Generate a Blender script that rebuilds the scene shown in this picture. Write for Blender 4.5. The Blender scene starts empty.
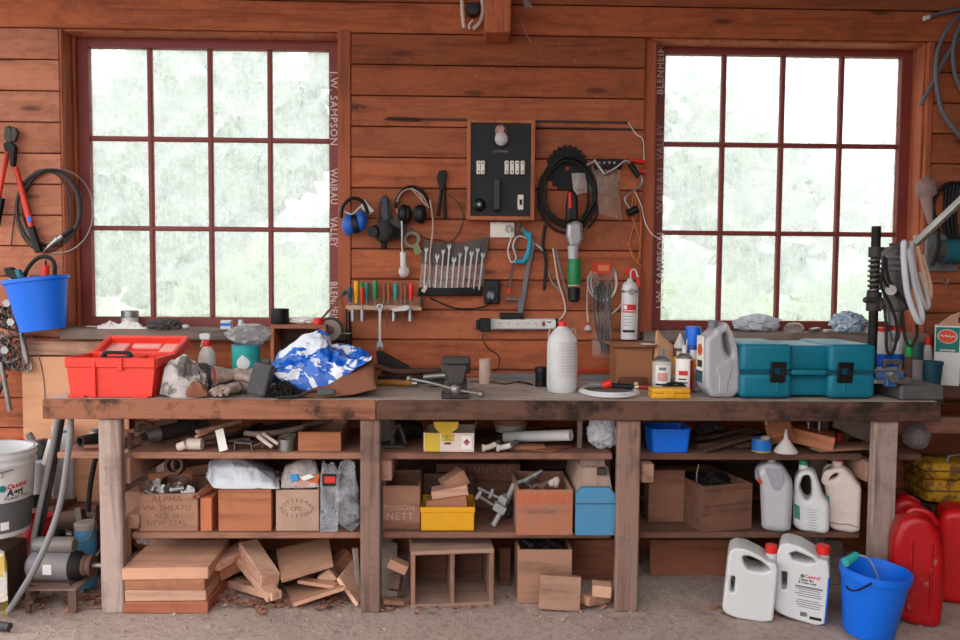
import bpy, bmesh, math, random
from mathutils import Vector, Matrix, Euler, noise
sc = bpy.context.scene
COL = sc.collection
PI = math.pi
rad = math.radians
# ------------------------------------------------------------------ camera
F = 800.0
CAM = Vector((0, -3.3, 1.383))
CR = Matrix.Rotation(rad(-1.5), 3, 'Z') @ Matrix.Rotation(rad(90 - 3.1), 3, 'X') @ Matrix.Rotation(rad(.45), 3, 'Z')
cd = bpy.data.cameras.new('camera'); cam = bpy.data.objects.new('camera', cd); COL.objects.link(cam)
cam.matrix_world = Matrix.Translation(CAM) @ CR.to_4x4()
cd.sensor_width = 36; cd.lens = 36 * F / 960; cd.clip_start = .05; cd.clip_end = 300
sc.camera = cam
def ray(px, py): return CR @ Vector(((px - 480) / F, (320 - py) / F, -1))
def P(px, py, Y):                      # photo point -> place on the upright plane at distance Y
    d = ray(px, py); return CAM + d * ((Y - CAM.y) / d.y)
def G(px, py, z):                      # photo point -> place on the level plane at height z
    d = ray(px, py); return CAM + d * ((z - CAM.z) / d.z)
def proj(v):
    l = CR.transposed() @ (Vector(v) - CAM); return 480 - F * l.x / l.z, 320 + F * l.y / l.z
def at(px, Y, z):
    p = P(px, 320, Y); q = proj((p.x, Y, z)); p = P(px, q[1], Y); return Vector((p.x, Y, z))
def S(Y): return (Y + 3.3) / F
def ext(x0, x1, yt, Y, z):
    a = at(x0, Y, z); b = at(x1, Y, z)
    return (a + b) / 2, b.x - a.x, P((x0 + x1) / 2, yt, Y).z - z
FZ, TOP, UP, LO, WALL = -.035, .87, .626, .279, .75
# ------------------------------------------------------------------ materials
def lin(h):
    if not isinstance(h, str): return (*h, 1)
    v = [int(h[i:i + 2], 16) / 255 for i in (0, 2, 4)]
    return tuple((c / 12.92 if c <= .04045 else ((c + .055) / 1.055) ** 2.4) for c in v) + (1,)
class NT:
    def __init__(s, name):
        s.m = bpy.data.materials.new(name); s.m.use_nodes = True; s.t = s.m.node_tree; s.t.nodes.clear()
        s.out = s.n('ShaderNodeOutputMaterial')
    def n(s, t, **k):
        o = s.t.nodes.new(t)
        for a, v in k.items(): setattr(o, a, v)
        return o
    def l(s, a, b): s.t.links.new(a, b)
    def put(s, sock, v):
        if hasattr(v, 'is_output'): s.l(v, sock)
        else: sock.default_value = v
    def noise(s, vec, scale, detail=4, rough=.55, dist=0):
        o = s.n('ShaderNodeTexNoise'); s.put(o.inputs['Vector'], vec); o.inputs['Scale'].default_value = scale
        o.inputs['Detail'].default_value = detail; o.inputs['Roughness'].default_value = rough; o.inputs['Distortion'].default_value = dist
        return o.outputs['Fac']
    def ramp(s, f, stops):
        o = s.n('ShaderNodeValToRGB'); s.put(o.inputs['Fac'], f); e = o.color_ramp.elements
        while len(e) < len(stops): e.new(.5)
        for i, (p, c) in enumerate(stops):
            e[i].position = p; e[i].color = lin(c) if not isinstance(c, (int, float)) else (c, c, c, 1)
        return o.outputs['Color']
    def mix(s, f, a, b, mode='MIX'):
        o = s.n('ShaderNodeMix', data_type='RGBA', blend_type=mode); s.put(o.inputs[0], f)
        s.put(o.inputs[6], lin(a) if isinstance(a, str) else a); s.put(o.inputs[7], lin(b) if isinstance(b, str) else b)
        return o.outputs[2]
    def math(s, op, a, b=0.0, c=None):
        o = s.n('ShaderNodeMath', operation=op); s.put(o.inputs[0], a); s.put(o.inputs[1], b)
        if c is not None: s.put(o.inputs[2], c)
        return o.outputs[0]
    def mapped(s, scale, rand=True, attr=None):
        tc = s.n('ShaderNodeTexCoord'); v = tc.outputs['Object']
        if rand:
            oi = s.n('ShaderNodeObjectInfo'); ad = s.n('ShaderNodeVectorMath', operation='MULTIPLY_ADD')
            s.l(oi.outputs['Random'], ad.inputs[0]); ad.inputs[1].default_value = (17, 23, 11); s.l(v, ad.inputs[2]); v = ad.outputs[0]
        if attr:
            at_ = s.n('ShaderNodeAttribute'); at_.attribute_name = attr; ad = s.n('ShaderNodeVectorMath', operation='MULTIPLY_ADD')
            s.l(at_.outputs['Color'], ad.inputs[0]); ad.inputs[1].default_value = (31, 7, 19); s.l(v, ad.inputs[2]); v = ad.outputs[0]
        mp = s.n('ShaderNodeMapping'); mp.inputs['Scale'].default_value = scale; s.l(v, mp.inputs['Vector'])
        return mp.outputs[0]
    def bsdf(s, color, rough=.5, metal=0, spec=.5, bump=None, bs=.3, bd=.01, alpha=None):
        b = s.n('ShaderNodeBsdfPrincipled'); s.put(b.inputs['Base Color'], lin(color) if isinstance(color, str) else color)
        s.put(b.inputs['Roughness'], rough); b.inputs['Metallic'].default_value = metal; b.inputs['Specular IOR Level'].default_value = spec
        if bump is not None:
            u = s.n('ShaderNodeBump'); u.inputs['Strength'].default_value = bs; u.inputs['Distance'].default_value = bd
            s.l(bump, u.inputs['Height']); s.l(u.outputs[0], b.inputs['Normal'])
        s.l(b.outputs[0], s.out.inputs[0]); return b
_M = {}
def wood(name, c1, c2, axis='X', rough=.8, grime='3a2a22', ga=.35, tone=None, knots=False, s=1.0, bs=.25, gc=(.5, .72)):
    if name in _M: return _M[name]
    t = NT(name); lo, hi = 1.6 * s, 22 * s
    k = {'X': (lo, hi, hi), 'Y': (hi, lo, hi), 'Z': (hi, hi, lo)}[axis]
    v = t.mapped(k, True, tone)
    g = t.noise(v, 1.0, 6, .65, .6)
    c = t.ramp(g, [(.32, c2), (.5, c1), (.72, c1)])
    fine = t.noise(v, 5.0, 3, .6)
    c = t.mix(t.math('MULTIPLY', fine, .35), c, c2)
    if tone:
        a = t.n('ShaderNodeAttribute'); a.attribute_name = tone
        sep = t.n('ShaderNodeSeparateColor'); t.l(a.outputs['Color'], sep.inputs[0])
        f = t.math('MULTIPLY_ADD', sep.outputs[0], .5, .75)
    else:
        oi = t.n('ShaderNodeObjectInfo'); f = t.math('MULTIPLY_ADD', oi.outputs['Random'], .34, .83)
    h = t.n('ShaderNodeHueSaturation'); t.l(f, h.inputs['Value']); t.l(c, h.inputs['Color']); c = h.outputs[0]
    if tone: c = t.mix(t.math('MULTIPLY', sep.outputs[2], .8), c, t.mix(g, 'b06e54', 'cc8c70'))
    v2 = t.mapped((1, 1, 1), True, tone)
    st = t.noise(v2, 5, 5, .7)
    c = t.mix(t.math('MULTIPLY', t.ramp(st, [(gc[0], 0.0), (gc[1], 1.0)]), ga), c, grime)
    if knots:
        vo = t.n('ShaderNodeTexVoronoi', voronoi_dimensions='2D'); vv = t.mapped((1.1, 1, 4.2), True, tone); sx = t.n('ShaderNodeSeparateXYZ'); cx = t.n('ShaderNodeCombineXYZ')
        t.l(vv, sx.inputs[0]); t.l(sx.outputs[0], cx.inputs[0]); t.l(sx.outputs[2], cx.inputs[1]); t.l(cx.outputs[0], vo.inputs['Vector']); vo.inputs['Scale'].default_value = 1
        kn = t.ramp(vo.outputs['Distance'], [(.015, 1.0), (.05, .75), (.07, .25), (.17, 0.0)])
        c = t.mix(t.math('MULTIPLY', kn, .8), c, '43221a')
        wv = t.noise(t.mapped((1.1, 3, 3.2), True, tone), 2.2, 3, .5, 2.5)
        c = t.mix(t.math('MULTIPLY', t.ramp(wv, [(.50, 0.0), (.56, 1.0), (.66, .2)]), .28), c, '6a3220')
        sp = t.noise(t.mapped((1, 1, 1), True, tone), 60, 3, .6); c = t.mix(t.math('MULTIPLY', t.ramp(sp, [(.66, 0.0), (.72, 1.0)]), .45), c, 'c08a70')
    t.bsdf(c, rough, 0, .3, g, bs, .004); _M[name] = t.m; return t.m
def paint(name, c, rough=.45, metal=0, dirt=.15, dc='5a4a3e', spec=.35, bs=.08, scale=9.0, var=.12, cover=(.5, .75)):
    if name in _M: return _M[name]
    t = NT(name); v = t.mapped((1, 1, 1))
    n = t.noise(v, scale, 5, .65)
    base = lin(c)
    col = t.mix(t.math('MULTIPLY', t.noise(v, scale * 2.7, 3), var * 2), base, tuple(x * .55 for x in base[:3]) + (1,))
    col = t.mix(t.math('MULTIPLY', t.ramp(n, [(cover[0], 0.0), (cover[1], 1.0)]), dirt), col, dc)
    r = t.math('MULTIPLY_ADD', n, .3, rough - .12)
    t.bsdf(col, r, metal, spec, n, bs, .004); _M[name] = t.m; return t.m
def film(name, c, lo=.15, hi=.6, rough=.2, scale=14):
    if name in _M: return _M[name]
    t = NT(name); v = t.mapped((1, 1, 1)); n = t.noise(v, scale, 5, .7)
    lw = t.n('ShaderNodeLayerWeight'); lw.inputs[0].default_value = .35
    f = t.math('ADD', t.math('MULTIPLY', t.ramp(n, [(.4, 0.0), (.7, 1.0)]), hi - lo), t.math('MULTIPLY_ADD', lw.outputs['Facing'], .45, lo))
    f = t.math('MINIMUM', f, 1.0)
    b = t.bsdf(c, rough, 0, .8, n, .5, .01)
    tr = t.n('ShaderNodeBsdfTransparent'); mx = t.n('ShaderNodeMixShader')
    t.l(f, mx.inputs[0]); t.l(tr.outputs[0], mx.inputs[1]); t.l(b.outputs[0], mx.inputs[2]); t.l(mx.outputs[0], t.out.inputs[0])
    _M[name] = t.m; return t.m
# ------------------------------------------------------------------ mesh helpers
def catmull(pts, n=6, closed=False):
    pts = [Vector(p) for p in pts]; N = len(pts); out = []
    if N < 3 and not closed: return pts
    for i in range(N if closed else N - 1):
        if closed: a, b, c, d = (pts[(i + k) % N] for k in (-1, 0, 1, 2))
        else: a, b, c, d = pts[max(i - 1, 0)], pts[i], pts[i + 1], pts[min(i + 2, N - 1)]
        for k in range(n):
            u = k / n
            out.append(.5 * ((2 * b) + (c - a) * u + (2 * a - 5 * b + 4 * c - d) * u * u + (3 * b - a - 3 * c + d) * u ** 3))
    if not closed: out.append(pts[-1])
    return out
def rnd(pts, r, n=4):                  # round the corners of a closed 2D outline
    out = []; N = len(pts)
    for i in range(N):
        p = Vector(pts[i][:2]); a = Vector(pts[i - 1][:2]) - p; b = Vector(pts[(i + 1) % N][:2]) - p
        rr = pts[i][2] if len(pts[i]) > 2 else r
        q = min(rr, a.length * .48, b.length * .48)
        if q < 1e-5: out.append(p); continue
        a = p + a.normalized() * q; b = p + b.normalized() * q
        for k in range(n + 1):
            u = k / n; out.append(a * (1 - u) ** 2 + p * 2 * u * (1 - u) + b * u * u)
    return out
class MB:
    def __init__(s): s.bm = bmesh.new(); s.tone = None
    def add(s, b2, M=None):
        me = bpy.data.meshes.new('tmp'); b2.to_mesh(me); b2.free()
        if M is not None: me.transform(M)
        s.bm.from_mesh(me); bpy.data.meshes.remove(me); return s
    def box(s, c, d, rot=None, bev=.002, M=None, tap=1.0, seg=1):
        b = bmesh.new(); bmesh.ops.create_cube(b, size=1)
        for v in b.verts:
            k = tap if v.co.z < 0 else 1
            v.co = Vector((v.co.x * d[0] * k, v.co.y * d[1] * k, v.co.z * d[2]))
        if bev > 0: bmesh.ops.bevel(b, geom=b.edges[:], offset=min(bev, min(d) * .45), segments=seg, affect='EDGES', profile=.5)
        if s.tone is not None:
            l = b.loops.layers.float_color.new('tone')
            for f in b.faces:
                for q in f.loops: q[l] = s.tone
        m = Matrix.Translation(Vector(c))
        if rot is not None: m = m @ Euler(rot).to_matrix().to_4x4()
        return s.add(b, (M @ m) if M is not None else m)
    def bar(s, p0, p1, w, h, bev=.002, up=(0, 0, 1), ends=0):     # a stick with a rectangular section
        p0, p1 = Vector(p0), Vector(p1); x = (p1 - p0); L = x.length; x.normalize(); u = Vector(up)
        y = u.cross(x)
        if y.length < 1e-4: y = Vector((0, 1, 0)).cross(x)
        y.normalize(); z = x.cross(y)
        M = Matrix((x, y, z)).transposed().to_4x4(); M.translation = (p0 + p1) / 2
        return s.box((0, 0, 0), (L + ends, w, h), None, bev, M)
    def cyl(s, p0, p1, r0, r1=None, n=16, caps=True):
        r1 = r0 if r1 is None else r1; p0, p1 = Vector(p0), Vector(p1); d = p1 - p0
        b = bmesh.new(); bmesh.ops.create_cone(b, cap_ends=caps, segments=n, radius1=r0, radius2=r1, depth=d.length)
        M = d.to_track_quat('Z', 'Y').to_matrix().to_4x4(); M.translation = (p0 + p1) / 2
        return s.add(b, M)
    def lathe(s, prof, n=20, M=None, sx=1, sy=1):
        b = bmesh.new(); rings = []
        for r, z in prof:
            if r < 1e-6: rings.append([b.verts.new((0, 0, z))])
            else: rings.append([b.verts.new((r * sx * math.cos(2 * PI * i / n), r * sy * math.sin(2 * PI * i / n), z)) for i in range(n)])
        for a, c in zip(rings, rings[1:]):
            for i in range(n):
                j = (i + 1) % n
                if len(a) == 1 and len(c) == 1: continue
                if len(a) == 1: b.faces.new((a[0], c[j], c[i]))
                elif len(c) == 1: b.faces.new((a[i], a[j], c[0]))
                else: b.faces.new((a[i], a[j], c[j], c[i]))
        return s.add(b, M)
    def tube(s, pts, r, n=8, closed=False, smooth=6, caps=True, rr=None):
        pts = catmull(pts, smooth, closed) if smooth else [Vector(p) for p in pts]
        b = bmesh.new(); N = len(pts); rings = []; prev = None
        for i, p in enumerate(pts):
            t = (pts[(i + 1) % N] - pts[i - 1]) if closed else (pts[min(i + 1, N - 1)] - pts[max(i - 1, 0)])
            if t.length < 1e-9: t = Vector((0, 0, 1))
            t.normalize()
            if prev is None:
                prev = t.orthogonal().normalized()
            prev = (prev - t * prev.dot(t))
            prev = prev.normalized() if prev.length > 1e-6 else t.orthogonal().normalized()
            q = t.cross(prev); k = r if rr is None else rr(i / max(1, N - 1)) * r
            rings.append([b.verts.new(p + (prev * math.cos(2 * PI * j / n) + q * math.sin(2 * PI * j / n)) * k) for j in range(n)])
        for i in range(N if closed else N - 1):
            a, c = rings[i], rings[(i + 1) % N]
            for j in range(n): b.faces.new((a[j], a[(j + 1) % n], c[(j + 1) % n], c[j]))
        if caps and not closed:
            b.faces.new(rings[0][::-1]); b.faces.new(rings[-1])
        return s.add(b)
    def slab(s, outs, depth, bev=.0, M=None, res=2):   # 2D outlines (x,z), later ones are holes; thick along y, centred
        cu = bpy.data.curves.new('tmp', 'CURVE'); cu.dimensions = '2D'; cu.fill_mode = 'BOTH'
        for o in outs:
            sp = cu.splines.new('POLY'); sp.points.add(len(o) - 1)
            for i, p in enumerate(o): sp.points[i].co = (p[0], p[1], 0, 1)
            sp.use_cyclic_u = True
        cu.extrude = max(1e-5, depth / 2 - bev); cu.bevel_depth = bev; cu.bevel_resolution = res; cu.offset = -bev
        ob = bpy.data.objects.new('tmp', cu); COL.objects.link(ob)
        dg = bpy.context.evaluated_depsgraph_get(); me = bpy.data.meshes.new_from_object(ob.evaluated_get(dg))
        bpy.data.objects.remove(ob); bpy.data.curves.remove(cu)
        R = Matrix.Rotation(PI / 2, 4, 'X'); me.transform((M @ R) if M is not None else R)
        s.bm.from_mesh(me); bpy.data.meshes.remove(me); return s
    def ball(s, c, r, sx=1, sy=1, sz=1, n=12):
        b = bmesh.new(); bmesh.ops.create_uvsphere(b, u_segments=n * 2, v_segments=n, radius=r)
        for v in b.verts: v.co = Vector((v.co.x * sx, v.co.y * sy, v.co.z * sz))
        return s.add(b, Matrix.Translation(Vector(c)))
    def crumple(s, c, d, seed=0, amp=.25, freq=2.2, sub=4, floor=None, sharp=True):  # a crumpled lump of cloth or film
        b = bmesh.new(); bmesh.ops.create_icosphere(b, subdivisions=sub, radius=1); o = Vector((seed * 3.7, seed * 1.3, seed * 7.1))
        for v in b.verts:
            u = v.co.normalized()
            f = noise.fractal(u * freq + o, 1.0, 2.1, 4)
            rg = 1 - abs(noise.noise(u * freq * 1.6 + o * 1.7)) * 2.2 if sharp else 0
            k = 1 + amp * (f + .6 * rg * (1 if sharp else 0))
            v.co = Vector((u.x * d[0] / 2 * k, u.y * d[1] / 2 * k, u.z * d[2] / 2 * k)) + Vector(c)
            if floor is not None and v.co.z < floor: v.co.z = floor + (v.co.z - floor) * .02
        return s.add(b)
    def grid(s, f, nu, nv, thick=0):
        b = bmesh.new(); V = [[b.verts.new(f(i / nu, j / nv)) for j in range(nv + 1)] for i in range(nu + 1)]
        fs = [b.faces.new((V[i][j], V[i + 1][j], V[i + 1][j + 1], V[i][j + 1])) for i in range(nu) for j in range(nv)]
        if thick: bmesh.ops.solidify(b, geom=fs, thickness=thick)
        return s.add(b)
    def xf(s, M): bmesh.ops.transform(s.bm, matrix=M, verts=s.bm.verts[:]); return s
def wm(o):
    m = Matrix.LocRotScale(o.location, o.rotation_euler, o.scale)
    return wm(o.parent) @ m if o.parent else m
def part(name, mb, mat, parent=None, world=False, sharp=35, label=None, loc=None, kind=None):
    if world and parent: mb.xf(wm(parent).inverted())
    bmesh.ops.recalc_face_normals(mb.bm, faces=mb.bm.faces[:])
    me = bpy.data.meshes.new(name); mb.bm.to_mesh(me); mb.bm.free()
    if sharp:
        for p in me.polygons: p.use_smooth = True
        me.set_sharp_from_angle(angle=rad(sharp))
    me.materials.append(mat); o = bpy.data.objects.new(name, me); COL.objects.link(o)
    if parent: o.parent = parent
    if loc is not None: o.location = loc
    if label: o['label'] = label
    if kind: o['kind'] = kind
    return o
def tag(o, label, cat, group=None, kind=None):
    o['label'] = label; o['category'] = cat
    if group: o['group'] = group
    if kind: o['kind'] = kind
    return o
def thing(name, label, cat, loc=(0, 0, 0), rz=0, group=None, rot=None):
    o = bpy.data.objects.new(name, None); COL.objects.link(o); o.empty_display_size = .05
    o.location = loc; o.rotation_euler = rot if rot is not None else (0, 0, rz)
    return tag(o, label, cat, group)
def solo(name, label, cat, mb, mat, loc=(0, 0, 0), rz=0, group=None, rot=None, world=False, sharp=35):
    loc = Vector(loc)
    if world: mb.xf(Matrix.Translation(-loc))
    o = part(name, mb, mat, None, False, sharp); o.location = loc; o.rotation_euler = rot if rot is not None else (0, 0, rz)
    return tag(o, label, cat, group)
def structure(name, mb, mat, parent=None, sharp=35):
    o = part(name, mb, mat, parent, False, sharp)
    if not parent: o['kind'] = 'structure'
    return o
def copy_tree(o, parent=None):
    c = o.copy(); COL.objects.link(c)
    if parent: c.parent = parent
    for ch in [x for x in bpy.data.objects if x.parent == o]: copy_tree(ch, c)
    return c
def text(body, size, mat, parent, loc, rot=(PI / 2, 0, 0), align='CENTER', sx=1.0, name='lettering', sp=1.0, shear=0, bold=0):
    cu = bpy.data.curves.new(name, 'FONT'); cu.body = body; cu.size = size; cu.align_x = align; cu.align_y = 'CENTER'; cu.extrude = .0002; cu.resolution_u = 2
    cu.space_character = sp; cu.shear = shear; cu.offset = bold
    t = bpy.data.objects.new(name, cu); COL.objects.link(t); dg = bpy.context.evaluated_depsgraph_get(); me = bpy.data.meshes.new_from_object(t.evaluated_get(dg))
    bpy.data.objects.remove(t); bpy.data.curves.remove(cu); me.materials.clear(); me.materials.append(mat); me.name = name
    o = bpy.data.objects.new(name, me); COL.objects.link(o); o.location = loc; o.rotation_euler = rot; o.scale = (sx, 1, 1); o.parent = parent
    return o
# ------------------------------------------------------------------ materials in use
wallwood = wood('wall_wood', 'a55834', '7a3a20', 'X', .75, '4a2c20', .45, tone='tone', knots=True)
trimwood = wood('trim_wood', 'ae5e3e', '7c3e28', 'Z', .7, '4a2a20', .3)
benchwood = wood('bench_wood', '9c7263', '6e4a3d', 'X', .85, '2e2522', .7)
topwood = wood('worktop_wood', 'c9b8ac', 'a08c80', 'X', .9, '4c3e36', .6, s=.8)
edgeA = wood('edge_wood_orange', 'a26a50', '744836', 'X', .85, '2a201c', .9, s=.8, gc=(.50, .62)); edgeB = wood('edge_wood_dark_shaded', '6a4a3c', '422d24', 'X', .85, '1f1815', .9, s=.8, gc=(.48, .62))  # second board is darker wood, deepened further for weaker light there
legwood = wood('leg_wood', 'b09a90', '80685e', 'Z', .85, '3c302c', .5, bs=.4); legdark = wood('leg_wood_dark', '8e7063', '5e463c', 'Z', .85, '332824', .6, bs=.4)
shelfwood = wood('shelf_wood', 'a57560', '77503f', 'X', .85, '3a2a24', .6)
shelfhalfshade = wood('shelf_wood_half_shade', '8c6252', '644436', 'X', .85, '32251f', .6); shelfshade = wood('shelf_wood_shade', '6c4a3c', '4a3128', 'X', .85, '2a1f1a', .6)  # darker copies of shelf wood, painting the dimmer light towards the last bay
paleX = wood('pale_wood', 'd0a28a', 'a87c66', 'X', .8, '6a4a38', .25)
paleY = wood('pale_wood_deep', 'd0a080', 'ae7c5e', 'Y', .8, '6a4a38', .25)
brownX = wood('brown_wood', 'b4795a', '8a553c', 'X', .8, '4c3328', .4)
redX = wood('red_brown_wood', 'a8664c', '824a36', 'X', .8, '4c3328', .4)
crateX = wood('crate_wood', 'ad8069', '86604d', 'X', .85, '54403a', .45)
crateO = wood('orange_crate_wood', 'b57352', '8c543c', 'X', .85, '5a4038', .4)
crateD = wood('dark_crate_wood', '7a5342', '543629', 'X', .85, '2c201c', .5)
greywood = wood('grey_wood', '8d7a70', '62534c', 'X', .9, '3a322e', .5)
darkwood = wood('dark_wood', '5c4035', '3d2a24', 'X', .9, '241b18', .5)
ply = wood('plywood', 'cc9672', 'b67e5c', 'X', .7, '94684a', .25, s=.4, bs=.05)
sashred = paint('sash_red', '7e342e', .5, 0, .2, '5a3a30', .4)
black = paint('black_plastic', '0d0c0e', .45, 0, .18, '352e2a', spec=.3)
rubber = paint('black_rubber', '191718', .6, 0, .25, '453e3a', spec=.3)
hoseblk = paint('grey_black_hose', '343132', .45, 0, .3, '5c534c')
steel = paint('dull_steel', '8c8884', .4, .75, .35, '54463c')
bright = paint('bright_steel', '9a9896', .34, .85, .2, '6a6058')
iron = paint('cast_iron', '46403d', .6, .35, .45, '5c4e46')
rust = paint('rusty_iron', '6b5148', .75, .2, .6, '7a4a34')
dkiron = paint('dark_iron', '231f1e', .6, .3, .3, '4a3e36', spec=.3)
white = paint('white_plastic', 'cfcdcc', .4, 0, .12, '9c8c7e')
offwhite = paint('dusty_white_plastic', 'c6bfba', .5, 0, .35, '9a8678')
cream = paint('cream_plastic', 'cdbcb0', .5, 0, .35, '94806f')
porcel = paint('porcelain', 'ddd3c8', .25, 0, .15, '9c8674')
silver = paint('silver_grey_plastic', 'b3b0b4', .4, .1, .15, '7c726c')
grey = paint('grey_plastic', '77767a', .5, 0, .25, '554c46')
red = paint('red_plastic', 'd8261c', .4, 0, .06, '8c2c20')
redbox = paint('toolbox_red', 'e23a2a', .42, 0, .1, 'b44a38')
fuel = paint('fuel_red', 'a80c14', .32, 0, .55, 'b8756c', scale=9, cover=(.6, .66))
blue = paint('blue_plastic', '0664d2', .4, 0, .03, '2c5a94')
blue2 = paint('tub_blue', '0a68dc', .4, 0, .03, '2c5a94')
steelblue = paint('chalky_blue', '4b88ae', .5, 0, .12, '6a7478')
teal = paint('teal_plastic', '0d6e84', .4, 0, .08, '3a6a70')
tealdk = paint('teal_dark', '1b4a5c', .5, 0, .12, '3a4a4c')
turq = paint('turquoise', '2aa39b', .5, 0, .12, '6a8a80')
green = paint('green_plastic', '14824a', .4, 0, .1, '2a5a3c')
yellow = paint('yellow_tin', 'dd9c14', .4, 0, .15, 'a06c18')
yelbox = paint('yellow_plastic', 'e3a224', .4, 0, .1, 'b07820')
rustyel = paint('rusty_yellow', 'd29a1c', .6, 0, .85, '6a3c24', scale=14, cover=(.46, .56))
orange = paint('orange_cord', 'c8703c', .7, 0, .2, '8a5030')
ltan = paint('leather_tan', 'b29c90', .95, 0, .7, '7c665a', scale=22, bs=.6, cover=(.42, .62))
lbrown = paint('leather_brown', '7e4e38', .8, 0, .5, '523426', scale=6)
card = paint('cardboard', 'a46c4a', .85, 0, .2, '8a6246')
kraft = paint('kraft_paper', 'd09a74', .85, 0, .15, '9a6c4e')
paper = paint('white_paper', 'e6e2dc', .8, 0, .12, 'b8a898')
rag = paint('grey_rag', 'bdb5b1', .95, 0, .85, '4c423e', scale=14, bs=.4, cover=(.46, .56))
ragdk = paint('dark_rag', '4c4644', .95, 0, .4, '6e625c', bs=.3)
furry = paint('dusty_rag', '9a7f78', .95, 0, .5, '6b5850', bs=.4)
sackgrey = paint('white_sack', 'c6c8ce', .5, 0, .15, '8c8a8c')
ink = paint('black_ink', '2a2424', .8, 0, 0, '2a2424')
inkbrown = paint('faded_ink', '7a5242', .9, 0, 0, '7a5242')
inkred = paint('red_ink', 'c8342c', .7, 0, 0, 'c8342c')
inkorange = paint('orange_ink', 'c0603c', .8, 0, 0, 'c0603c')
chalk = paint('chalk_white', 'd8c4bc', .9, 0, 0, 'd8c4bc')
chalkdim = paint('faded_chalk', 'a88c84', .9, 0, 0, 'a88c84')
clear = film('clear_film', 'd8d8dc', .03, .22)
milky = film('milky_film', 'dcdce2', .35, .85)
cloudy = film('grey_film', 'b8aaa4', .22, .6)
bulbglass = film('bulb_glass', 'd8d2d0', .5, .75, .1, 3)
def glass_mat():
    t = NT('dusty_glass'); v = t.mapped((1, 1, 1)); vs = t.mapped((1.6, 1, .35))
    a = t.noise(v, 4.5, 7, .72, 1.2); b = t.noise(v, 30, 5, .78, .6); st = t.noise(vs, 26, 4, .7, .8); vo = t.n('ShaderNodeTexVoronoi'); t.l(v, vo.inputs['Vector']); vo.inputs['Scale'].default_value = 38; vo.inputs['Randomness'].default_value = 1
    d = t.math('ADD', t.ramp(a, [(.38, .22), (.62, .50)]), t.math('MULTIPLY', t.ramp(b, [(.44, 0.0), (.62, 1.0)]), .26))
    d = t.math('ADD', d, t.math('MULTIPLY', t.ramp(st, [(.50, 0.0), (.64, 1.0)]), .22))
    d = t.math('ADD', d, t.ramp(vo.outputs['Distance'], [(.05, .3), (.11, 0.0)]))
    d = t.math('MINIMUM', d, .9)
    tl = t.n('ShaderNodeBsdfTranslucent'); tl.inputs[0].default_value = lin('e4e6e6')
    df = t.n('ShaderNodeBsdfDiffuse'); df.inputs[0].default_value = lin('b8b4b0'); m2 = t.n('ShaderNodeMixShader'); m2.inputs[0].default_value = .22
    t.l(tl.outputs[0], m2.inputs[1]); t.l(df.outputs[0], m2.inputs[2])
    tr = t.n('ShaderNodeBsdfTransparent'); mx = t.n('ShaderNodeMixShader')
    t.l(d, mx.inputs[0]); t.l(tr.outputs[0], mx.inputs[1]); t.l(m2.outputs[0], mx.inputs[2]); t.l(mx.outputs[0], t.out.inputs[0]); return t.m
def floor_mat():
    t = NT('earth_floor'); v = t.mapped((1, 1, 1), False)
    a = t.noise(v, 2.2, 7, .7); b = t.noise(v, 28, 6, .75); g = t.noise(v, 120, 3, .6)
    c = t.ramp(a, [(.3, 'a08a80'), (.5, 'b9a398'), (.7, 'a89286')])
    c = t.mix(t.math('MULTIPLY', t.ramp(b, [(.5, 0.0), (.68, 1.0)]), .55), c, '5f4a42')
    c = t.mix(t.math('MULTIPLY', t.ramp(g, [(.6, 0.0), (.72, 1.0)]), .5), c, 'b8a294')
    h = t.math('ADD', t.math('MULTIPLY', b, .7), t.math('MULTIPLY', g, .4))
    t.bsdf(c, .95, 0, .2, h, .7, .02); return t.m
def leafy(name, c1, c2):
    t = NT(name); v = t.mapped((1, 1, 1)); n = t.noise(v, 4, 6, .7)
    t.bsdf(t.ramp(n, [(.35, c2), (.65, c1)]), .8, 0, .2, n, .8, .1); return t.m
# ------------------------------------------------------------------ daylight
w = bpy.data.worlds.new('overcast'); sc.world = w; w.use_nodes = True
bg = w.node_tree.nodes['Background']; bg.inputs[0].default_value = (.97, .985, 1, 1); bg.inputs[1].default_value = 1.0
sc.view_settings.view_transform = 'Standard'; sc.view_settings.look = 'None'; sc.view_settings.gamma = 1; sc.view_settings.use_curve_mapping = False
sc.view_settings.exposure = 1.8
sc.cycles.max_bounces = 8; sc.cycles.transparent_max_bounces = 24; sc.cycles.caustics_reflective = False; sc.cycles.caustics_refractive = False
# ------------------------------------------------------------------ the building
RN = random.Random(7)
SP = .1523; Z0 = 2.128
L1, L2, R1, R2 = -1.975, -.545, .925, 2.395      # window openings in the boards
WB, WT = 1.06, 2.585
XA, XB = -3.05, 2.80
mb = MB()
def plank(x0, x1, z0, z1, y=WALL):
    if x1 - x0 < .01 or z1 - z0 < .01: return
    mb.tone = (RN.random(), RN.random(), (.55 + .35 * RN.random()) if x1 < -1.9 else .25 * RN.random(), 1)  # boards at the left end coloured paler to stand in for brighter light
    mb.box(((x0 + x1) / 2, y + .0125, (z0 + z1) / 2), (x1 - x0 - .002, .025, z1 - z0 - .006), None, .003)
k0 = -14
for k in range(k0, 7):
    a = Z0 + k * SP; b = a + SP
    if a < FZ: a = FZ
    if b <= FZ + .02: continue
    if b <= WB + .02 or a >= WT - .02:
        cut = sorted([XA, XB] + [RN.uniform(-1.5, 2.4)] if b <= WB else [XA, XB])
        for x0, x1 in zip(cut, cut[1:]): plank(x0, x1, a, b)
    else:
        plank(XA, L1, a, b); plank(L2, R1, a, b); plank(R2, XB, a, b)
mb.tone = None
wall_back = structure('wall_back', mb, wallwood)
mb = MB()                                           # studs and sheathing behind the boards, round the openings
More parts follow.
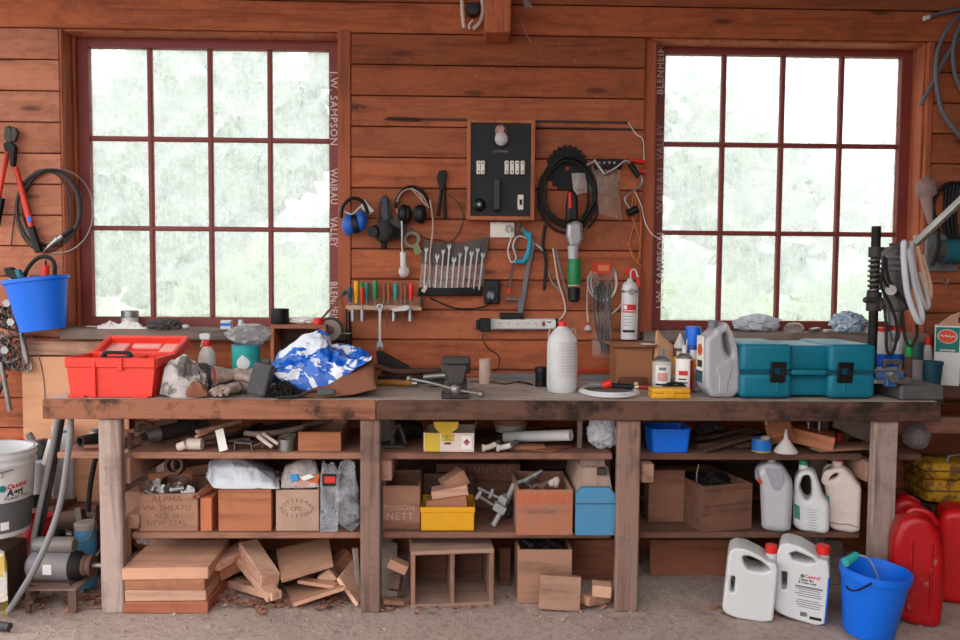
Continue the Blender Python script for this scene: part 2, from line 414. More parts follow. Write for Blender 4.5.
for x0, x1, z0, z1 in ((XA, L1 - .001, FZ, 3.2), (L2 + .001, R1 - .001, FZ, 3.2), (R2 + .001, XB, FZ, 3.2), (L1, L2, FZ, WB - .03), (R1, R2, FZ, WB - .03), (L1, L2, WT, 3.2), (R1, R2, WT, 3.2)):
    mb.box(((x0 + x1) / 2, WALL + .1, (z0 + z1) / 2), (x1 - x0, .14, z1 - z0), None, 0)
structure('wall_back_framing', mb, trimwood)['kind'] = 'structure'
mb = MB()
for j in range(18):
    mb.tone = (RN.random(), RN.random(), .1, 1); mb.box((XB + .0125, -2.1, FZ + .09 + j * .18), (.025, 5.7, .176), None, .003)
mb.box((XB + .035, -2.1, FZ + 1.62), (.02, 5.7, 3.24), None, 0)
mb.tone = None; structure('shade_wall_right', mb, darkwood)  # unseen side wall, set close and dark to dim the light at this end
mb = MB()
for j in range(18): mb.box(((XB + .3) / 2, -4.95, FZ + .09 + j * .18), (XB - .3, .025, .176), None, .003)
mb.box(((XB + .3) / 2, -4.972, FZ + 1.62), (XB - .3, .02, 3.24), None, 0)
structure('shade_wall_front', mb, darkwood)  # unseen front wall, added so the light falls off to the right

mb = MB()
for j in range(15): mb.tone = (RN.random(), RN.random(), .1, 1); mb.box((-.13, .9 - j * .22, 3.2), (5.9, .216, .03), None, .003)
mb.tone = None; structure('shade_ceiling', mb, darkwood)  # unseen partial roof, sized and darkened to shade the upper boards
mb = MB(); mb.box((.1, -2.3, FZ - .05), (6.8, 6.6, .1), None, 0)
floor = structure('floor', mb, floor_mat())
mb = MB(); mb.box((.494 - .45, WALL - .09, 2.9), (.115, .18, .62), None, .004)
a = P(498, 32, WALL - .18)
structure('trim_1', MB().box((a.x, WALL - .09, (a.z + 3.2) / 2), (.125, .178, 3.2 - a.z), None, .006), trimwood)
# windows
glass = glass_mat()
def window(i, x0, x1, gx0, gx1, gz0, gz1, letters):
    # x0..x1 the opening, gx/gz the glazed area
    r = MB(); yf = .87; d = .045
    sx0, sx1, sz0, sz1 = gx0 - .055, gx1 + .055, gz0 - .05, gz1 + .045
    r.box(((sx0 + gx0) / 2, yf + d / 2, (sz0 + sz1) / 2), (gx0 - sx0, d, sz1 - sz0)); r.box(((sx1 + gx1) / 2, yf + d / 2, (sz0 + sz1) / 2), (sx1 - gx1, d, sz1 - sz0))
    r.box(((gx0 + gx1) / 2, yf + d / 2, (sz0 + gz0) / 2), (gx1 - gx0, d, gz0 - sz0)); r.box(((gx0 + gx1) / 2, yf + d / 2, (sz1 + gz1) / 2), (gx1 - gx0, d, sz1 - gz1))
    for k in (1, 2, 3): x = gx0 + (gx1 - gx0) * k / 4; r.box((x, yf + .02, (gz0 + gz1) / 2), (.024, .03, gz1 - gz0), None, .005)
    for k in (1, 2): z = gz0 + (gz1 - gz0) * k / 3; r.box(((gx0 + gx1) / 2, yf + .021, z), (gx1 - gx0, .028, .024), None, .005)
    sash = structure('window_%d' % i, r, sashred)
    part('pane', MB().box(((gx0 + gx1) / 2, yf + .032, (gz0 + gz1) / 2), (gx1 - gx0 - .004, .004, gz1 - gz0 - .004), None, 0), glass, sash, sharp=0)
    t = MB()                                        # jambs, head and stops of the opening
    t.box(((x0 + sx0) / 2, (WALL + .92) / 2, (WB + WT) / 2), (sx0 - x0 - .002, .17, WT - WB - .004)); t.box(((x1 + sx1) / 2, (WALL + .92) / 2, (WB + WT) / 2), (x1 - sx1 - .002, .17, WT - WB - .004))
    h0 = sz1 + .002
    if WT - h0 > .006: t.box(((sx0 + sx1) / 2, (WALL + .92) / 2, (h0 + WT) / 2), (sx1 - sx0, .17, WT - h0))
    return sash, t
g1 = (-1.889, -.673, 1.162, 2.530); g2 = (1.058, 2.296, 1.162, 2.540)
s1 = MB(); s2 = MB()
win1, _t = window(1, L1, L2, *g1, None); _t.bm.free()
win2, _t = window(2, R1, R2, *g2, None); _t.bm.free()
def frame(i, win, bits, sill):
    t = MB()
    for c, d in bits: t.box(c, d, None, .004)
    o = part('window_frame', t, trimwood, win)
    if sill: s = MB(); s.box(*sill, None, .005); part('window_sill', s, greywood, win)
H2 = (WB + WT) / 2; HH = WT - WB
frame(1, win1, [((-1.968, .835, H2), (.014, .17, HH)), ((-1.952, .885, H2), (.018, .07, HH)), ((-.578, .775, H2 + .004), (.064, .06, HH + .02)), ((-.587, .85, H2), (.022, .09, HH)),
                ((-1.26, .84, WT - .005), (1.40, .16, .012))], ((-1.26, .775, 1.085), (1.41, .20, .052)))
frame(2, win2, [((.958, .80, H2), (.062, .03, HH)), ((.995, .86, H2), (.012, .1, HH)), ((2.378, .775, H2), (.032, .06, HH)), ((2.357, .84, H2), (.012, .14, HH)),
                ((1.66, .84, WT - .005), (1.40, .16, .012))], ((1.66, .80, 1.085), (1.46, .22, .052)))
# what the owner chalked on the sashes
for s_, ln in (('J.W. SAMPSON', (72, 145)), ('WAIRAU', (169, 204)), ('VALLEY', (217, 247)), ('BLENHEIM', (282, 322))):
    a = P(333.5, ln[0], .869); b = P(333.5, ln[1], .869); o = text(s_, .052, chalk, win1, ((a + b) / 2), (PI / 2, PI / 2, 0), sp=1.12, bold=.0005)
    o.scale.x = (a.z - b.z) / max(v.co.x for v in o.data.vertices) / 2
for s_, ln, m_ in (('J.W. SAMPSON', (308, 233), chalk), ('WAIRAU', (213, 168), chalkdim), ('VALLEY', (160, 124), chalkdim), ('BLENHEIM', (94, 46), chalk)):
    a = P(660.5, ln[0], .869); b = P(660.5, ln[1], .869); o = text(s_, .052, m_, win2, ((a + b) / 2), (PI / 2, -PI / 2, 0), sp=1.12, bold=.0005)
    o.scale.x = (b.z - a.z) / max(v.co.x for v in o.data.vertices) / 2
# outside
mb = MB(); mb.box((0, 0, -.35), (160, 160, .1), None, 0); structure('ground_outside', mb, leafy('yard_gravel', 'a8a29c', '8c8680'))
mb = MB(); mb.box((0, 16, -.29), (60, 29, .02), None, 0); o = structure('lawn', mb, leafy('grass_green', 'b4c8a4', '98b088')); o['kind'] = 'structure'
def shrubs(name, label, seed, n, mat, xs, ys, zs, rs, cat):
    mb = MB(); r_ = random.Random(seed)
    for i in range(n):
        r = r_.uniform(*rs); mb.crumple((r_.uniform(*xs), r_.uniform(*ys), r_.uniform(*zs)), (r * 2, r * 2, r * 1.9), i + seed, .5, 4.5, 4)
    o = structure(name, mb, mat, None, 0); o['kind'] = 'stuff'; o['category'] = cat; o['label'] = label
def leaf2(name, a, b, c):
    t = NT(name); v = t.mapped((1, 1, 1)); n = t.noise(v, 5, 8, .75, .5); k = t.noise(v, 16, 5, .8)
    f = t.math('ADD', t.math('MULTIPLY', n, .5), t.math('MULTIPLY', k, .5)); t.bsdf(t.ramp(f, [(.40, c), (.48, b), (.58, a)]), .8, 0, .2, k, .9, .08); return t.m
shrubs('tree_foliage', 'pale grey green trees blurred beyond the dusty window above the red toolbox', 3, 34, leaf2('grey_leaves', 'ecf0ed', 'd4dbd7', 'a2aea8'), (-8, .2), (8, 11), (.8, 5.2), (.5, 1.1), 'trees')
shrubs('far_trees', 'haze-painted far trees barely showing through the bright window by the drill stand', 90, 15, leaf2('haze_painted_leaves', 'f4f6f4', 'e4e8e6', 'c0c8c4'), (1.5, 9), (13, 17), (0, 5.5), (.7, 1.4), 'trees')  # leaves whitened: daylight glare and haze put into their colour
shrubs('shrubbery', 'light green shrubbery low beyond the dusty window panes', 50, 30, leaf2('green_leaves', 'd4e6bc', 'b0ca98', '7a9a70'), (-7, 7.5), (6, 7.5), (-.2, .7), (.45, .8), 'shrubbery')
# ------------------------------------------------------------------ the workbench
BX = (-1.70, 2.03)
bench = thing('workbench', 'long rough timber workbench with two shelves running under both windows', 'workbench', (.16, .37, FZ))
m = MB(); m.box((BX[0] / 2 + BX[1] / 2, .377, TOP - .04), (BX[1] - BX[0], .734, .08), None, .004); part('worktop', m, topwood, bench, True)
m = MB(); m.box((BX[0] / 2 - .17, -.003, TOP - .0405), (-.342 - BX[0], .024, .081), None, .004); part('front_board', m, edgeA, bench, True)
m = MB(); m.box((BX[1] / 2 - .17, -.003, TOP - .0405), (BX[1] + .338, .024, .081), None, .004); part('front_board', m, edgeB, bench, True)
posts = [(98.5, 121), (360, 380), (617, 640), (873, 897)]
PX = []
for a, b in posts:
    q = at(a, 0, .4), at(b, 0, .4); x0, x1 = q[0].x, q[1].x; PX.append((x0, x1))
    m = MB(); m.box(((x0 + x1) / 2, .03, (FZ + TOP - .082) / 2), (x1 - x0, .045, TOP - .082 - FZ - .001), None, .006); part('leg', m, legwood if a < 200 or a > 800 else legdark, bench, True)
for (x0, x1) in PX:
    m = MB(); m.box(((x0 + x1) / 2, .67, (FZ + TOP - .08) / 2), (.09, .09, TOP - .08 - FZ - .001), None, .006); part('leg', m, legwood, bench, True)
UPX = [(-1.70, PX[0][0] - .002), (PX[0][1] + .002, PX[1][0] - .002), (PX[1][1] + .002, PX[2][0] - .002), (PX[2][1] + .002, PX[3][0] - .002), (PX[3][1] + .002, 2.02)]
for i, (a, b) in enumerate(UPX):
    m = MB(); m.box(((a + b) / 2, .10 + .26, UP - .014), (b - a, .52, .028), None, .004); part('upper_shelf', m, shelfwood if i < 2 else shelfhalfshade if i == 2 else shelfshade, bench, True)
for i in (1, 2, 3):
    a, b = UPX[i]
    m = MB(); m.box(((a + b) / 2, .10 + .26, LO - .013), (b - a, .52, .026), None, .004); part('lower_shelf', m, shelfwood if i < 2 else shelfhalfshade if i == 2 else shelfshade, bench, True)
m = MB(); m.box((.18, .70, LO + .1), (3.7, .02, .2), None, .004); part('back_board', m, darkwood, bench, True)
def endblock(x0, x1, y0, y1, Y=.06, d=.5):
    a = P(x0, y0, Y); b = P(x1, y1, Y); m = MB(); m.box(((a.x + b.x) / 2, Y + d / 2, (a.z + b.z) / 2), (b.x - a.x, d, a.z - b.z), None, .004); part('shelf_bearer', m, wood('bearer_wood', 'a9806c', '7c5846', 'Y', .85), bench, True)
endblock(117.5, 130, 457, 484); endblock(380, 392, 461, 481); endblock(642, 654, 464, 483); endblock(125, 139, 515, 529, .10); endblock(866, 877, 462, 482)
TOP += .0008; UP += .0008; LO += .0008; FZ += .0008      # things rest just clear of the surfaces
# ------------------------------------------------------------------ helpers for objects
def on(px, py, z): return G(px, py, z).y
def L2(pts, Y, o, r=None, n=4):          # photo outline at distance Y -> local x,z about o
    q = [(P(p[0], p[1], Y).x - o[0], P(p[0], p[1], Y).z - o[2]) for p in pts]
    return rnd(q, r, n) if r else [Vector(p) for p in q]
def zc(pts, ox, oy, s): return [(ox + x / s, oy + y / s) for x, y in pts]
def prow(tab, x):
    if x <= tab[0][0]: return tab[0][1]
    for (a, b), (c, d) in zip(tab, tab[1:]):
        if x <= c:
            u = (x - a) / (c - a); u = u * u * (3 - 2 * u) * .5 + u * .5; return b + (d - b) * u
    return tab[-1][1]
def lump(tops, bots, Yf, Yt, Yb, zb, amp=.01, freq=14, seed=0, nu=70, nv=44):   # a soft heap with the given outline
    x0, x1 = tops[0][0], tops[-1][0]; o = Vector((seed * 5.1, seed * 2.3, seed * 9.7)); m = MB()
    def f(u, v):
        x = x0 + (x1 - x0) * u; zt = P(x, prow(tops, x), Yt).z; zl = P(x, prow(bots, x), Yf).z; zl = max(zl, zb); zt = max(zt, zl + .002)
        if v < .62:
            t = v / .62; s = math.sin(t * PI / 2); Y = Yf + (Yt - Yf) * (1 - math.cos(t * PI / 2)) ** .9; z = zl + (zt - zl) * s
        else:
            t = (v - .62) / .38; Y = Yt + (Yb - Yt) * math.sin(t * PI / 2); z = zt + (zb - zt) * (1 - math.cos(t * PI / 2))
        p = at(x, Y, z); n1 = noise.fractal(p * freq + o, 1, 2, 4); n2 = 1 - abs(noise.noise(p * freq * .8 + o * 1.3)) * 2.4
        k = amp * (n1 * .8 + n2 * .6) * (min(1, v * 6, (1 - v) * 6))
        p = p + Vector((k * .5, -k * .7, k)); p.z = max(p.z, zb + .0005); return p
    m.grid(f, nu, nv); bmesh.ops.holes_fill(m.bm, edges=[e for e in m.bm.edges if e.is_boundary]); return m
def crate(name, label, cat, loc, w, h, d, mat, t=.012, rz=0, group=None, top=False, matf=None, rot=None, floor_t=None):
    o = thing(name, label, cat, loc, rz, group, rot)
    part('front_panel', MB().box((0, t / 2, h / 2), (w, t, h), None, .002), matf or mat, o)
    part('back_panel', MB().box((0, d - t / 2, h / 2), (w, t, h), None, .002), mat, o)
    for s in (-1, 1): part('side_panel', MB().box((s * (w / 2 - t / 2), d / 2, h / 2), (t, d - 2 * t - .001, h), None, .002), mat, o)
    part('bottom_panel', MB().box((0, d / 2, t / 2), (w - 2 * t - .001, d - 2 * t - .001, t), None, .001), mat, o)
    return o
def spray(label, x0, x1, yt, Y, z, mb, md, cap, capc, group=None, cat='spray can', ratio=.72, name='spray_can'):
    c, w, h = ext(x0, x1, yt, Y, z); r = w / 2; o = thing(name, label, cat, c + Vector((0, r, 0)), 0, group); k = h * ratio
    part('can_body', MB().lathe([(0, 0), (r * .96, 0), (r, .004), (r, k), (r * .97, k + .002)], 24), mb, o)
    part('dome', MB().lathe([(r * .98, k), (r * .95, k + .006), (r * .7, k + .018), (r * .45, k + .026), (0, k + .026)], 24), md, o)
    if cap == 'nozzle':
        part('nozzle', MB().lathe([(r * .3, k + .024), (r * .3, h - .008), (r * .2, h), (0, h)], 12), capc, o)
    elif cap == 'cone':
        part('cap', MB().lathe([(r * .8, k + .008), (r * .72, k + .02), (r * .3, h - .012), (r * .18, h), (0, h)], 20), capc, o)
    else:
        part('cap', MB().lathe([(r * .97, k + .002), (r * .97, h - .004), (r * .9, h), (0, h)], 24), capc, o)
    return o, r, h, k
def band(o, r, z0, z1, mat, a0=-PI, a1=0, name='label', k=1.012, label=None):
    m = MB(); n = 18
    m.grid(lambda u, v: Vector((r * k * math.cos(a0 + (a1 - a0) * u), r * k * math.sin(a0 + (a1 - a0) * u), z0 + (z1 - z0) * v)), n, 1)
    return part(name, m, mat, o, label=label)
# ------------------------------------------------------------------ on the bench: red toolbox
c, w_, h_ = ext(66, 156, 358, .03, TOP)
tb = thing('toolbox', 'open red plastic toolbox with raised lid and black handle on the bench end', 'toolbox', c, rad(-2))
d_ = .215; t_ = .006
m = MB(); wb = w_ * .9
for y in (t_ / 2, d_ - t_ / 2): m.box((0, y, h_ / 2), (w_, t_, h_), None, .002, tap=wb / w_)
for s in (-1, 1):
    m.bar((s * (wb / 2), d_ / 2, .003), (s * w_ / 2, d_ / 2, h_), d_, t_, .001, up=(1, 0, 0))
m.box((0, d_ / 2, .004), (wb, d_, .008)); part('body', m, redbox, tb)
m = MB(); m.box((0, -.004, h_ - .02), (w_ + .006, .012, .04), None, .003); m.box((0, d_ + .004, h_ - .02), (w_ + .006, .012, .04), None, .003)
for s in (-1, 1): m.box((s * (w_ / 2 + .002), d_ / 2, h_ - .02), (.012, d_, .04), None, .003)
part('rim', m, redbox, tb)
m = MB(); m.box((0, d_ / 2, h_ - .035), (w_ - .03, d_ - .03, .006)); m.box((-.02, d_ / 2, h_ - .02), (.006, d_ - .03, .03)); m.box((.07, d_ / 2, h_ - .02), (.006, d_ - .03, .03)); part('tray', m, redbox, tb)
m = MB(); m.slab([rnd([(-.065, 0), (.075, 0), (.062, .028), (-.05, .028)], .012), rnd([(-.045, .005), (.055, .005), (.048, .015), (-.036, .015)], .005)], .022, .004, Matrix.Translation((.0, .05, h_ - .004))); part('handle', m, black, tb, label='black carrying handle')
part('post', MB().box((-.064, .0 - .006, h_ * .46), (.012, .014, h_ * .93), None, .002), redbox, tb)
m = MB(); m.box((.045, -.011, h_ - .026), (.022, .012, .05), None, .003); part('latch', m, redbox, tb)
m = MB(); m.box((-.14, -.003, .004), (.07, .02, .01)); part('foot', m, redbox, tb); m = MB(); m.box((.13, -.003, .004), (.06, .02, .01)); part('foot', m, redbox, tb)
LM = Matrix.Translation((0, d_ + .008, h_ - .030)) @ Matrix.Rotation(rad(-70), 4, 'X'); LH = .18
m = MB(); m.box((0, .012, LH / 2), (w_ - .02, .006, LH), None, .002, LM)
m.box((0, -.012, LH - .012), (w_ + .006, .05, .024), None, .006, LM); m.box((0, -.012, .010), (w_ - .02, .04, .02), None, .004, LM)
for s in (-1, 1): m.box((s * (w_ / 2 - .008), -.012, LH / 2), (.024, .05, LH), None, .006, LM)
lid = part('lid', m, redbox, tb)
pink = paint('pale_red_tray', 'e8a89c', .35, 0, .1, 'b86a5c')
for x, z, a, b in ((-.125, .10, .09, .13), (.0, .15, .13, .04), (.12, .10, .09, .12)): part('lid_compartment', MB().box((x, .004, z), (a, .018, b), None, .004, LM), pink, lid, label='pale translucent lid compartment')
m = MB(); m.box((-.01, -.012, LH + .008), (.085, .03, .022), None, .008, LM); part('lid_grip', m, paint('slate_plastic', '55687e', .5), lid, label='slate blue lid grip')
# ---- along the sill of the first window
def tin(name, label, cat, x0, x1, yt, Y, z, body, lidm, lh=.25, group=None, rimk=1.04, **k):
    c, w, h = ext(x0, x1, yt, Y, z); r = w / 2; o = thing(name, label, cat, c + Vector((0, r, 0)), 0, group); a = h * (1 - lh)
    part('body', MB().lathe([(0, 0), (r * .97, 0), (r, .003), (r, a), (0, a)], 26), body, o)
    part('lid', MB().lathe([(r * rimk, a), (r * rimk, h - .004), (r * rimk * .95, h), (r * .8, h - .006), (0, h - .006)], 26), lidm, o)
    return o, r, h
tin('paint_tin', 'white tin with dirt-crusted metal lid on the window sill behind red toolbox', 'tin', 118.5, 135, 311, .80, 1.1115, white, steel, .42)
solo('white_rag', 'crumpled whitish rag lying on the window sill behind the red toolbox', 'rag', lump([(97, 330), (103, 325), (110, 322), (118, 325), (127, 321), (137, 324), (147, 330)], [(97, 333), (147, 333)], .679, .72, .772, 1.1116, .012, 26, 41, 70, 40), paint('stained_cloth', 'e6e0dc', .9, 0, .25, '9a8478', bs=.3), at(122, .68, 1.1115), world=True)
solo('dark_cloth', 'dark crumpled cloth lying on the sill beside the whitish rag', 'cloth', MB().crumple((0, 0, .02), (.15, .09, .06), 9, .3, 2.5, 4, 0), ragdk, at(165, .70, 1.112))
m = MB(); m.box((0, .02, .011), (.03, .03, .022), None, .006); solo('stopper', 'small white plastic stopper on the sill behind the spray bottle', 'stopper', m, white, at(184, .69, 1.112))
o = thing('carton', 'tiny white and blue carton on the sill behind the turquoise tin', 'carton', at(225.5, .69, 1.112)); part('body', MB().box((0, .02, .022), (.05, .04, .044), None, .002), white, o); part('stripe', MB().box((0, -.0006, .024), (.05, .001, .014), None, 0), blue, o, label='blue stripe')
o, r, h = tin('white_bottle', 'small white capped bottle on the sill above the clear plastic bag', 'bottle', 237, 243.5, 320, .70, 1.112, white, white, .4, rimk=.8)
# ---- between toolbox and sack
c, w_, h_ = ext(199, 216, 333, .47, TOP); r = w_ / 2
o = thing('spray_bottle', 'clear spray bottle with red collar and white trigger beside red toolbox', 'spray bottle', c)
part('body', MB().lathe([(0, 0), (r * .95, 0), (r, .006), (r, h_ * .5), (r * .85, h_ * .62), (r * .4, h_ * .75), (r * .36, h_ * .8), (0, h_ * .8)], 24), paint('hazy_plastic', 'cfc4bc', .3, 0, .3, '94857a'), o)
part('liquid', MB().lathe([(r * 1.01, .005), (r * 1.01, h_ * .38)], 24), paint('grey_liquid', '8a827e', .3), o)
part('collar', MB().lathe([(r * .48, h_ * .74), (r * .5, h_ * .76), (r * .42, h_ * .86), (0, h_ * .86)], 16), red, o, label='red screw collar')
m = MB(); m.slab([rnd([(-.030, h_ * .87), (.014, h_ * .87), (.016, h_ * .97), (-.005, h_), (-.034, h_ * .98)], .004)], .02, .003); part('trigger_head', m, white, o); part('trigger', MB().bar((-.018, 0, h_ * .87), (-.030, 0, h_ * .72), .008, .006), white, o)
solo('grey_rag', 'crumpled grey and white rag beside the toolbox at the bench edge', 'rag', lump([(160, 388), (164, 368), (170, 361), (183, 359), (196, 365), (203, 376), (208, 388)], [(160, 394), (175, 398), (190, 398), (208, 394)], (.03), .10, .22, TOP, .024, 17, 3), rag, at(182, .1, TOP), world=True)
solo('brown_rag', 'small brown leather scrap tucked in front of the grey rag', 'scrap', lump([(186, 391), (192, 382), (201, 381), (207, 388)], [(186, 397), (196, 398), (207, 396)], .012, .04, .06, TOP, .006, 30, 5, 30, 20), lbrown, at(196, .03, TOP), world=True)
solo('black_bag', 'black slumped cloth bag between grey rag and tan gloves', 'bag', lump([(190, 372), (196, 363), (206, 364), (214, 371), (222, 384)], [(190, 388), (205, 392), (222, 392)], .28, .34, .42, TOP, .010, 16, 6), ragdk, at(205, .2, TOP), world=True)
solo('lilac_pouch', 'greyish lilac cloth pouch lying behind the tan gloves', 'pouch', lump([(211, 386), (217, 375), (227, 371), (236, 374), (240, 384)], [(211, 393), (225, 396), (240, 393)], .17, .22, .28, TOP, .005, 18, 7, 40, 30), paint('lilac_cloth', '857f92', .8, 0, .3, '5a5454'), at(226, .1, TOP), world=True)
c, w_, h_ = ext(228.5, 256.5, 346, .42, TOP); r = w_ / 2
o = thing('turquoise_tin', 'turquoise paint tin with pale oval label under the clear bag', 'tin', c + Vector((0, r, 0)))
part('body', MB().lathe([(0, 0), (r, 0), (r, h_ - .004), (0, h_ - .004)], 30), turq, o); part('rim', MB().lathe([(r * .98, h_ - .006), (r * 1.03, h_ - .004), (r * 1.03, h_), (r * .85, h_), (r * .83, h_ - .005), (0, h_ - .005)], 30), steelblue, o)
m = MB(); m.grid(lambda u, v: Vector((r * 1.012 * math.sin((u - .45) * 1.0 * math.sin(v * PI)), -r * 1.012 * math.cos((u - .45) * 1.0 * math.sin(v * PI)), h_ * (.35 + .42 * v))), 12, 14); part('label', m, paper, o, label='pale oval label')
TT = TOP + h_
m = MB(); m.crumple((0, 0, .048), (.185, .11, .09), 3, .26, 1.3, 5, 0); solo('clear_bag', 'crumpled clear plastic bag resting on top of the turquoise tin', 'plastic bag', m, film('clear_bag_film', 'aaa6a8', .2, .6), at(247, .49, TT + .001) + Vector((.012, 0, 0)))
o = thing('grey_tub', 'grey plastic tub standing between turquoise tin and open wooden box', 'tub', at(263.6, .5, TOP)); part('body', MB().box((0, .05, .05), (.05, .1, .1), None, .008, tap=.9), grey, o); part('rim', MB().box((0, .05, .102), (.056, .11, .008), None, .002), grey, o)
# leather gloves
def glove(label, loc, rz, curl, tilt=0, k=1.0):
    o = thing('work_glove', label, 'glove', loc, 0, None, (tilt, 0, rz))
    m = MB(); m.crumple((0, 0, .03 * k), (.10 * k, .095 * k, .055 * k), int(rz * 10) % 9, .12, 2.2, 3, 0, False)
    for i, (yy, ln) in enumerate(((-.034, .062), (-.012, .075), (.012, .072), (.034, .058))):
        m.tube([(.03 * k, yy * k, .03 * k), (.06 * k, yy * 1.15 * k, .034 * k), ((.06 + ln * .5) * k, yy * 1.25 * k, (.03 - curl * .01) * k), ((.055 + ln * .8) * k, yy * 1.2 * k, (.018 - curl * .005) * k)], .0165 * k, 10, rr=lambda t: 1.0 - .12 * t)
    m.tube([(-.01 * k, -.04 * k, .03 * k), (.02 * k, -.062 * k, .028 * k), (.05 * k, -.07 * k, .02 * k)], .017 * k, 10, rr=lambda t: 1.1 - .2 * t)
    for v in m.bm.verts:
        q = v.co * 38; v.co += Vector((noise.noise(q), noise.noise(q + Vector((9, 0, 0))), noise.noise(q + Vector((0, 9, 0))))) * .006
    part('hand', m, ltan, o)
    m = MB(); m.lathe([(.036 * k, 0), (.048 * k, .03 * k), (.064 * k, .075 * k), (.059 * k, .075 * k), (.038 * k, .02 * k)], 20, Matrix.Translation((-.035 * k, 0, .033 * k)) @ Matrix.Rotation(-PI / 2, 4, 'Y'), .65, 1); cuff = part('cuff', m, ltan, o)
    part('lining', MB().lathe([(.056 * k, .068 * k), (.038 * k, .03 * k), (0, .03 * k)], 16, Matrix.Translation((-.035 * k, 0, .033 * k)) @ Matrix.Rotation(-PI / 2, 4, 'Y'), .65, 1), paint('red_lining', 'b8584a', .9), o, label='red cloth lining')
glove('tan leather work glove with fingers drooping over the bench edge', at(233, .10, TOP) + Vector((0, 0, .0)), rad(-115), .6, 0, .85)
glove('tan leather work glove laid on top, cuff showing red lining', at(240, .17, TOP + .05), rad(28), .2, rad(6), 1.0)
# dark rubber block
m = MB(); m.box((0, .0, .072), (.082, .05, .135), None, .006); o = solo('rubber_block', 'dusty black rubber block leaning up in front of the gloves', 'block', m, paint('dusty_rubber', '454345', .7, 0, .45, '8a827c'), at(257, .035, TOP), rot=(rad(-14), rad(9), rad(-12)))
# leather and sack
solo('leather_apron', 'brown leather apron folded under the blue and white sack', 'apron', lump([(294, 392), (305, 386), (322, 378), (345, 366), (366, 358), (373, 360), (376, 372), (377, 388)], [(294, 396), (320, 398), (350, 395), (377, 389)], .03, .22, .40, TOP, .006, 10, 11), lbrown, at(335, .2, TOP), world=True)
def sackmat():
    t = NT('sack_print'); v = t.mapped((1, 1.4, 1.2)); n = t.noise(v, 4.2, 3, .6, 1.6); k = t.noise(v, 30, 4, .7)
    f = t.ramp(n, [(.53, 0.0), (.55, 1.0)]); cr = t.ramp(k, [(.60, 0.0), (.66, 1.0)])
    c = t.mix(f, '0456b4', 'd6d8e0'); c = t.mix(t.math('MULTIPLY', cr, .55), c, 'c8d4e4'); t.bsdf(c, .3, 0, .5, k, .25, .01); return t.m
SK = ([(271, 366), (279, 354), (292, 344), (306, 335), (320, 331), (326, 336), (331, 347), (338, 344), (350, 348), (362, 351), (371, 357)], [(271, 372), (284, 382), (298, 389), (312, 391), (324, 386), (345, 376), (360, 366), (371, 360)])
solo('blue_sack', 'crumpled blue and white plastic sack slumped over brown leather', 'sack', lump(SK[0], SK[1], .09, .27, .47, TOP + .005, .019, 12, 2, 120, 70), sackmat(), at(320, .25, TOP), world=True, sharp=24)
# chain
m = MB(); rc = random.Random(5); pr = None
for i in range(150):
    a = rc.uniform(0, 2 * PI); r = rc.random() ** .6; x = .064 * r * math.cos(a); y = .05 * r * math.sin(a); z = .010 + rc.random() * .055 * (1 - r * r)
    b = bmesh.new(); N = 10
    M = Matrix.Translation((x, y, z)) @ Euler((rc.uniform(0, 3), rc.uniform(0, 3), rc.uniform(0, 3))).to_matrix().to_4x4()
    m.tube([M @ Vector((.013 * math.cos(2 * PI * q / 8), .008 * math.sin(2 * PI * q / 8), 0)) for q in range(8)], .0028, 5, True, 2)
for v in m.bm.verts: v.co.z = max(v.co.z, .001)
solo('chain', 'dark steel chain heaped between rubber block and leather apron', 'chain', m, dkiron, at(282.5, .07, TOP))
o = thing('trowel', 'dark hand tool with curved handle lying before the leather apron', 'tool', at(305, .012, TOP)); part('handle', MB().tube([at(278, .012, TOP + .006) - at(305, .012, TOP), Vector((-.03, -.004, .012)), Vector((.02, 0, .03)), Vector((.05, .004, .032))], .006, 8), black, o)
part('blade', MB().slab([rnd([(.045, .012), (.12, .018), (.128, .04), (.06, .045)], .012)], .016, .005), paint('dark_green_iron', '46504e', .5, .2), o)
# open wooden box with the roll
c, w_, h_ = ext(270.5, 326, 325, .50, TOP); d_ = .16
o = thing('open_box', 'upright wooden box open at the front below the window sill', 'box', c); t = .018
part('top_panel', MB().box((0, d_ / 2, h_ - t / 2), (w_, d_, t), None, .002), redX, o)
for s in (-1, 1): part('side_panel', MB().box((s * (w_ / 2 - t / 2), d_ / 2, (h_ - t) / 2), (t, d_, h_ - t - .001), None, .002), wood('box_side_wood', 'b8714f', '8f5138', 'Z', .8), o)
part('back_panel', MB().box((0, d_ - .006, (h_ - t) / 2), (w_ - 2 * t - .001, .01, h_ - t - .002), None, 0), darkwood, o); part('bottom_panel', MB().box((0, d_ / 2 - .006, .006), (w_ - 2 * t - .002, d_ - .014, .012), None, 0), redX, o)
zt = TOP + h_; cb = c
m = MB(); m.crumple((0, 0, .05), (.13, .10, .09), 21, .2, 2.2, 4, 0); solo('grey_bundle', 'dim grey cloth bundle stuffed inside the upright wooden box', 'cloth', m, ragdk, cb + Vector((0, .07, .013)))
o, r, h = tin('black_tin', 'black tin standing on the upright wooden box against the window', 'tin', 269, 287, 309, .54, zt, black, black, .12, rimk=1.03)
m = MB(); m.crumple((0, 0, .014), (.13, .06, .034), 14, .25, 2.4, 4, 0); solo('white_wrapper', 'white crumpled wrapper beside the black tin on the wooden box', 'wrapper', m, paper, at(305, .60, zt + .001))
solo('red_lid_disc', 'red plastic cap at the corner of the upright wooden box', 'cap', MB().lathe([(0, .03), (.02, .03), (.024, .026), (.025, 0), (0, 0)], 20), red, at(318, .55, zt + .001))
solo('red_card', 'flat red card lying beside the black tin under the window', 'card', MB().box((0, 0, .004), (.06, .04, .008), None, .001), red, at(294, .635, zt + .001))
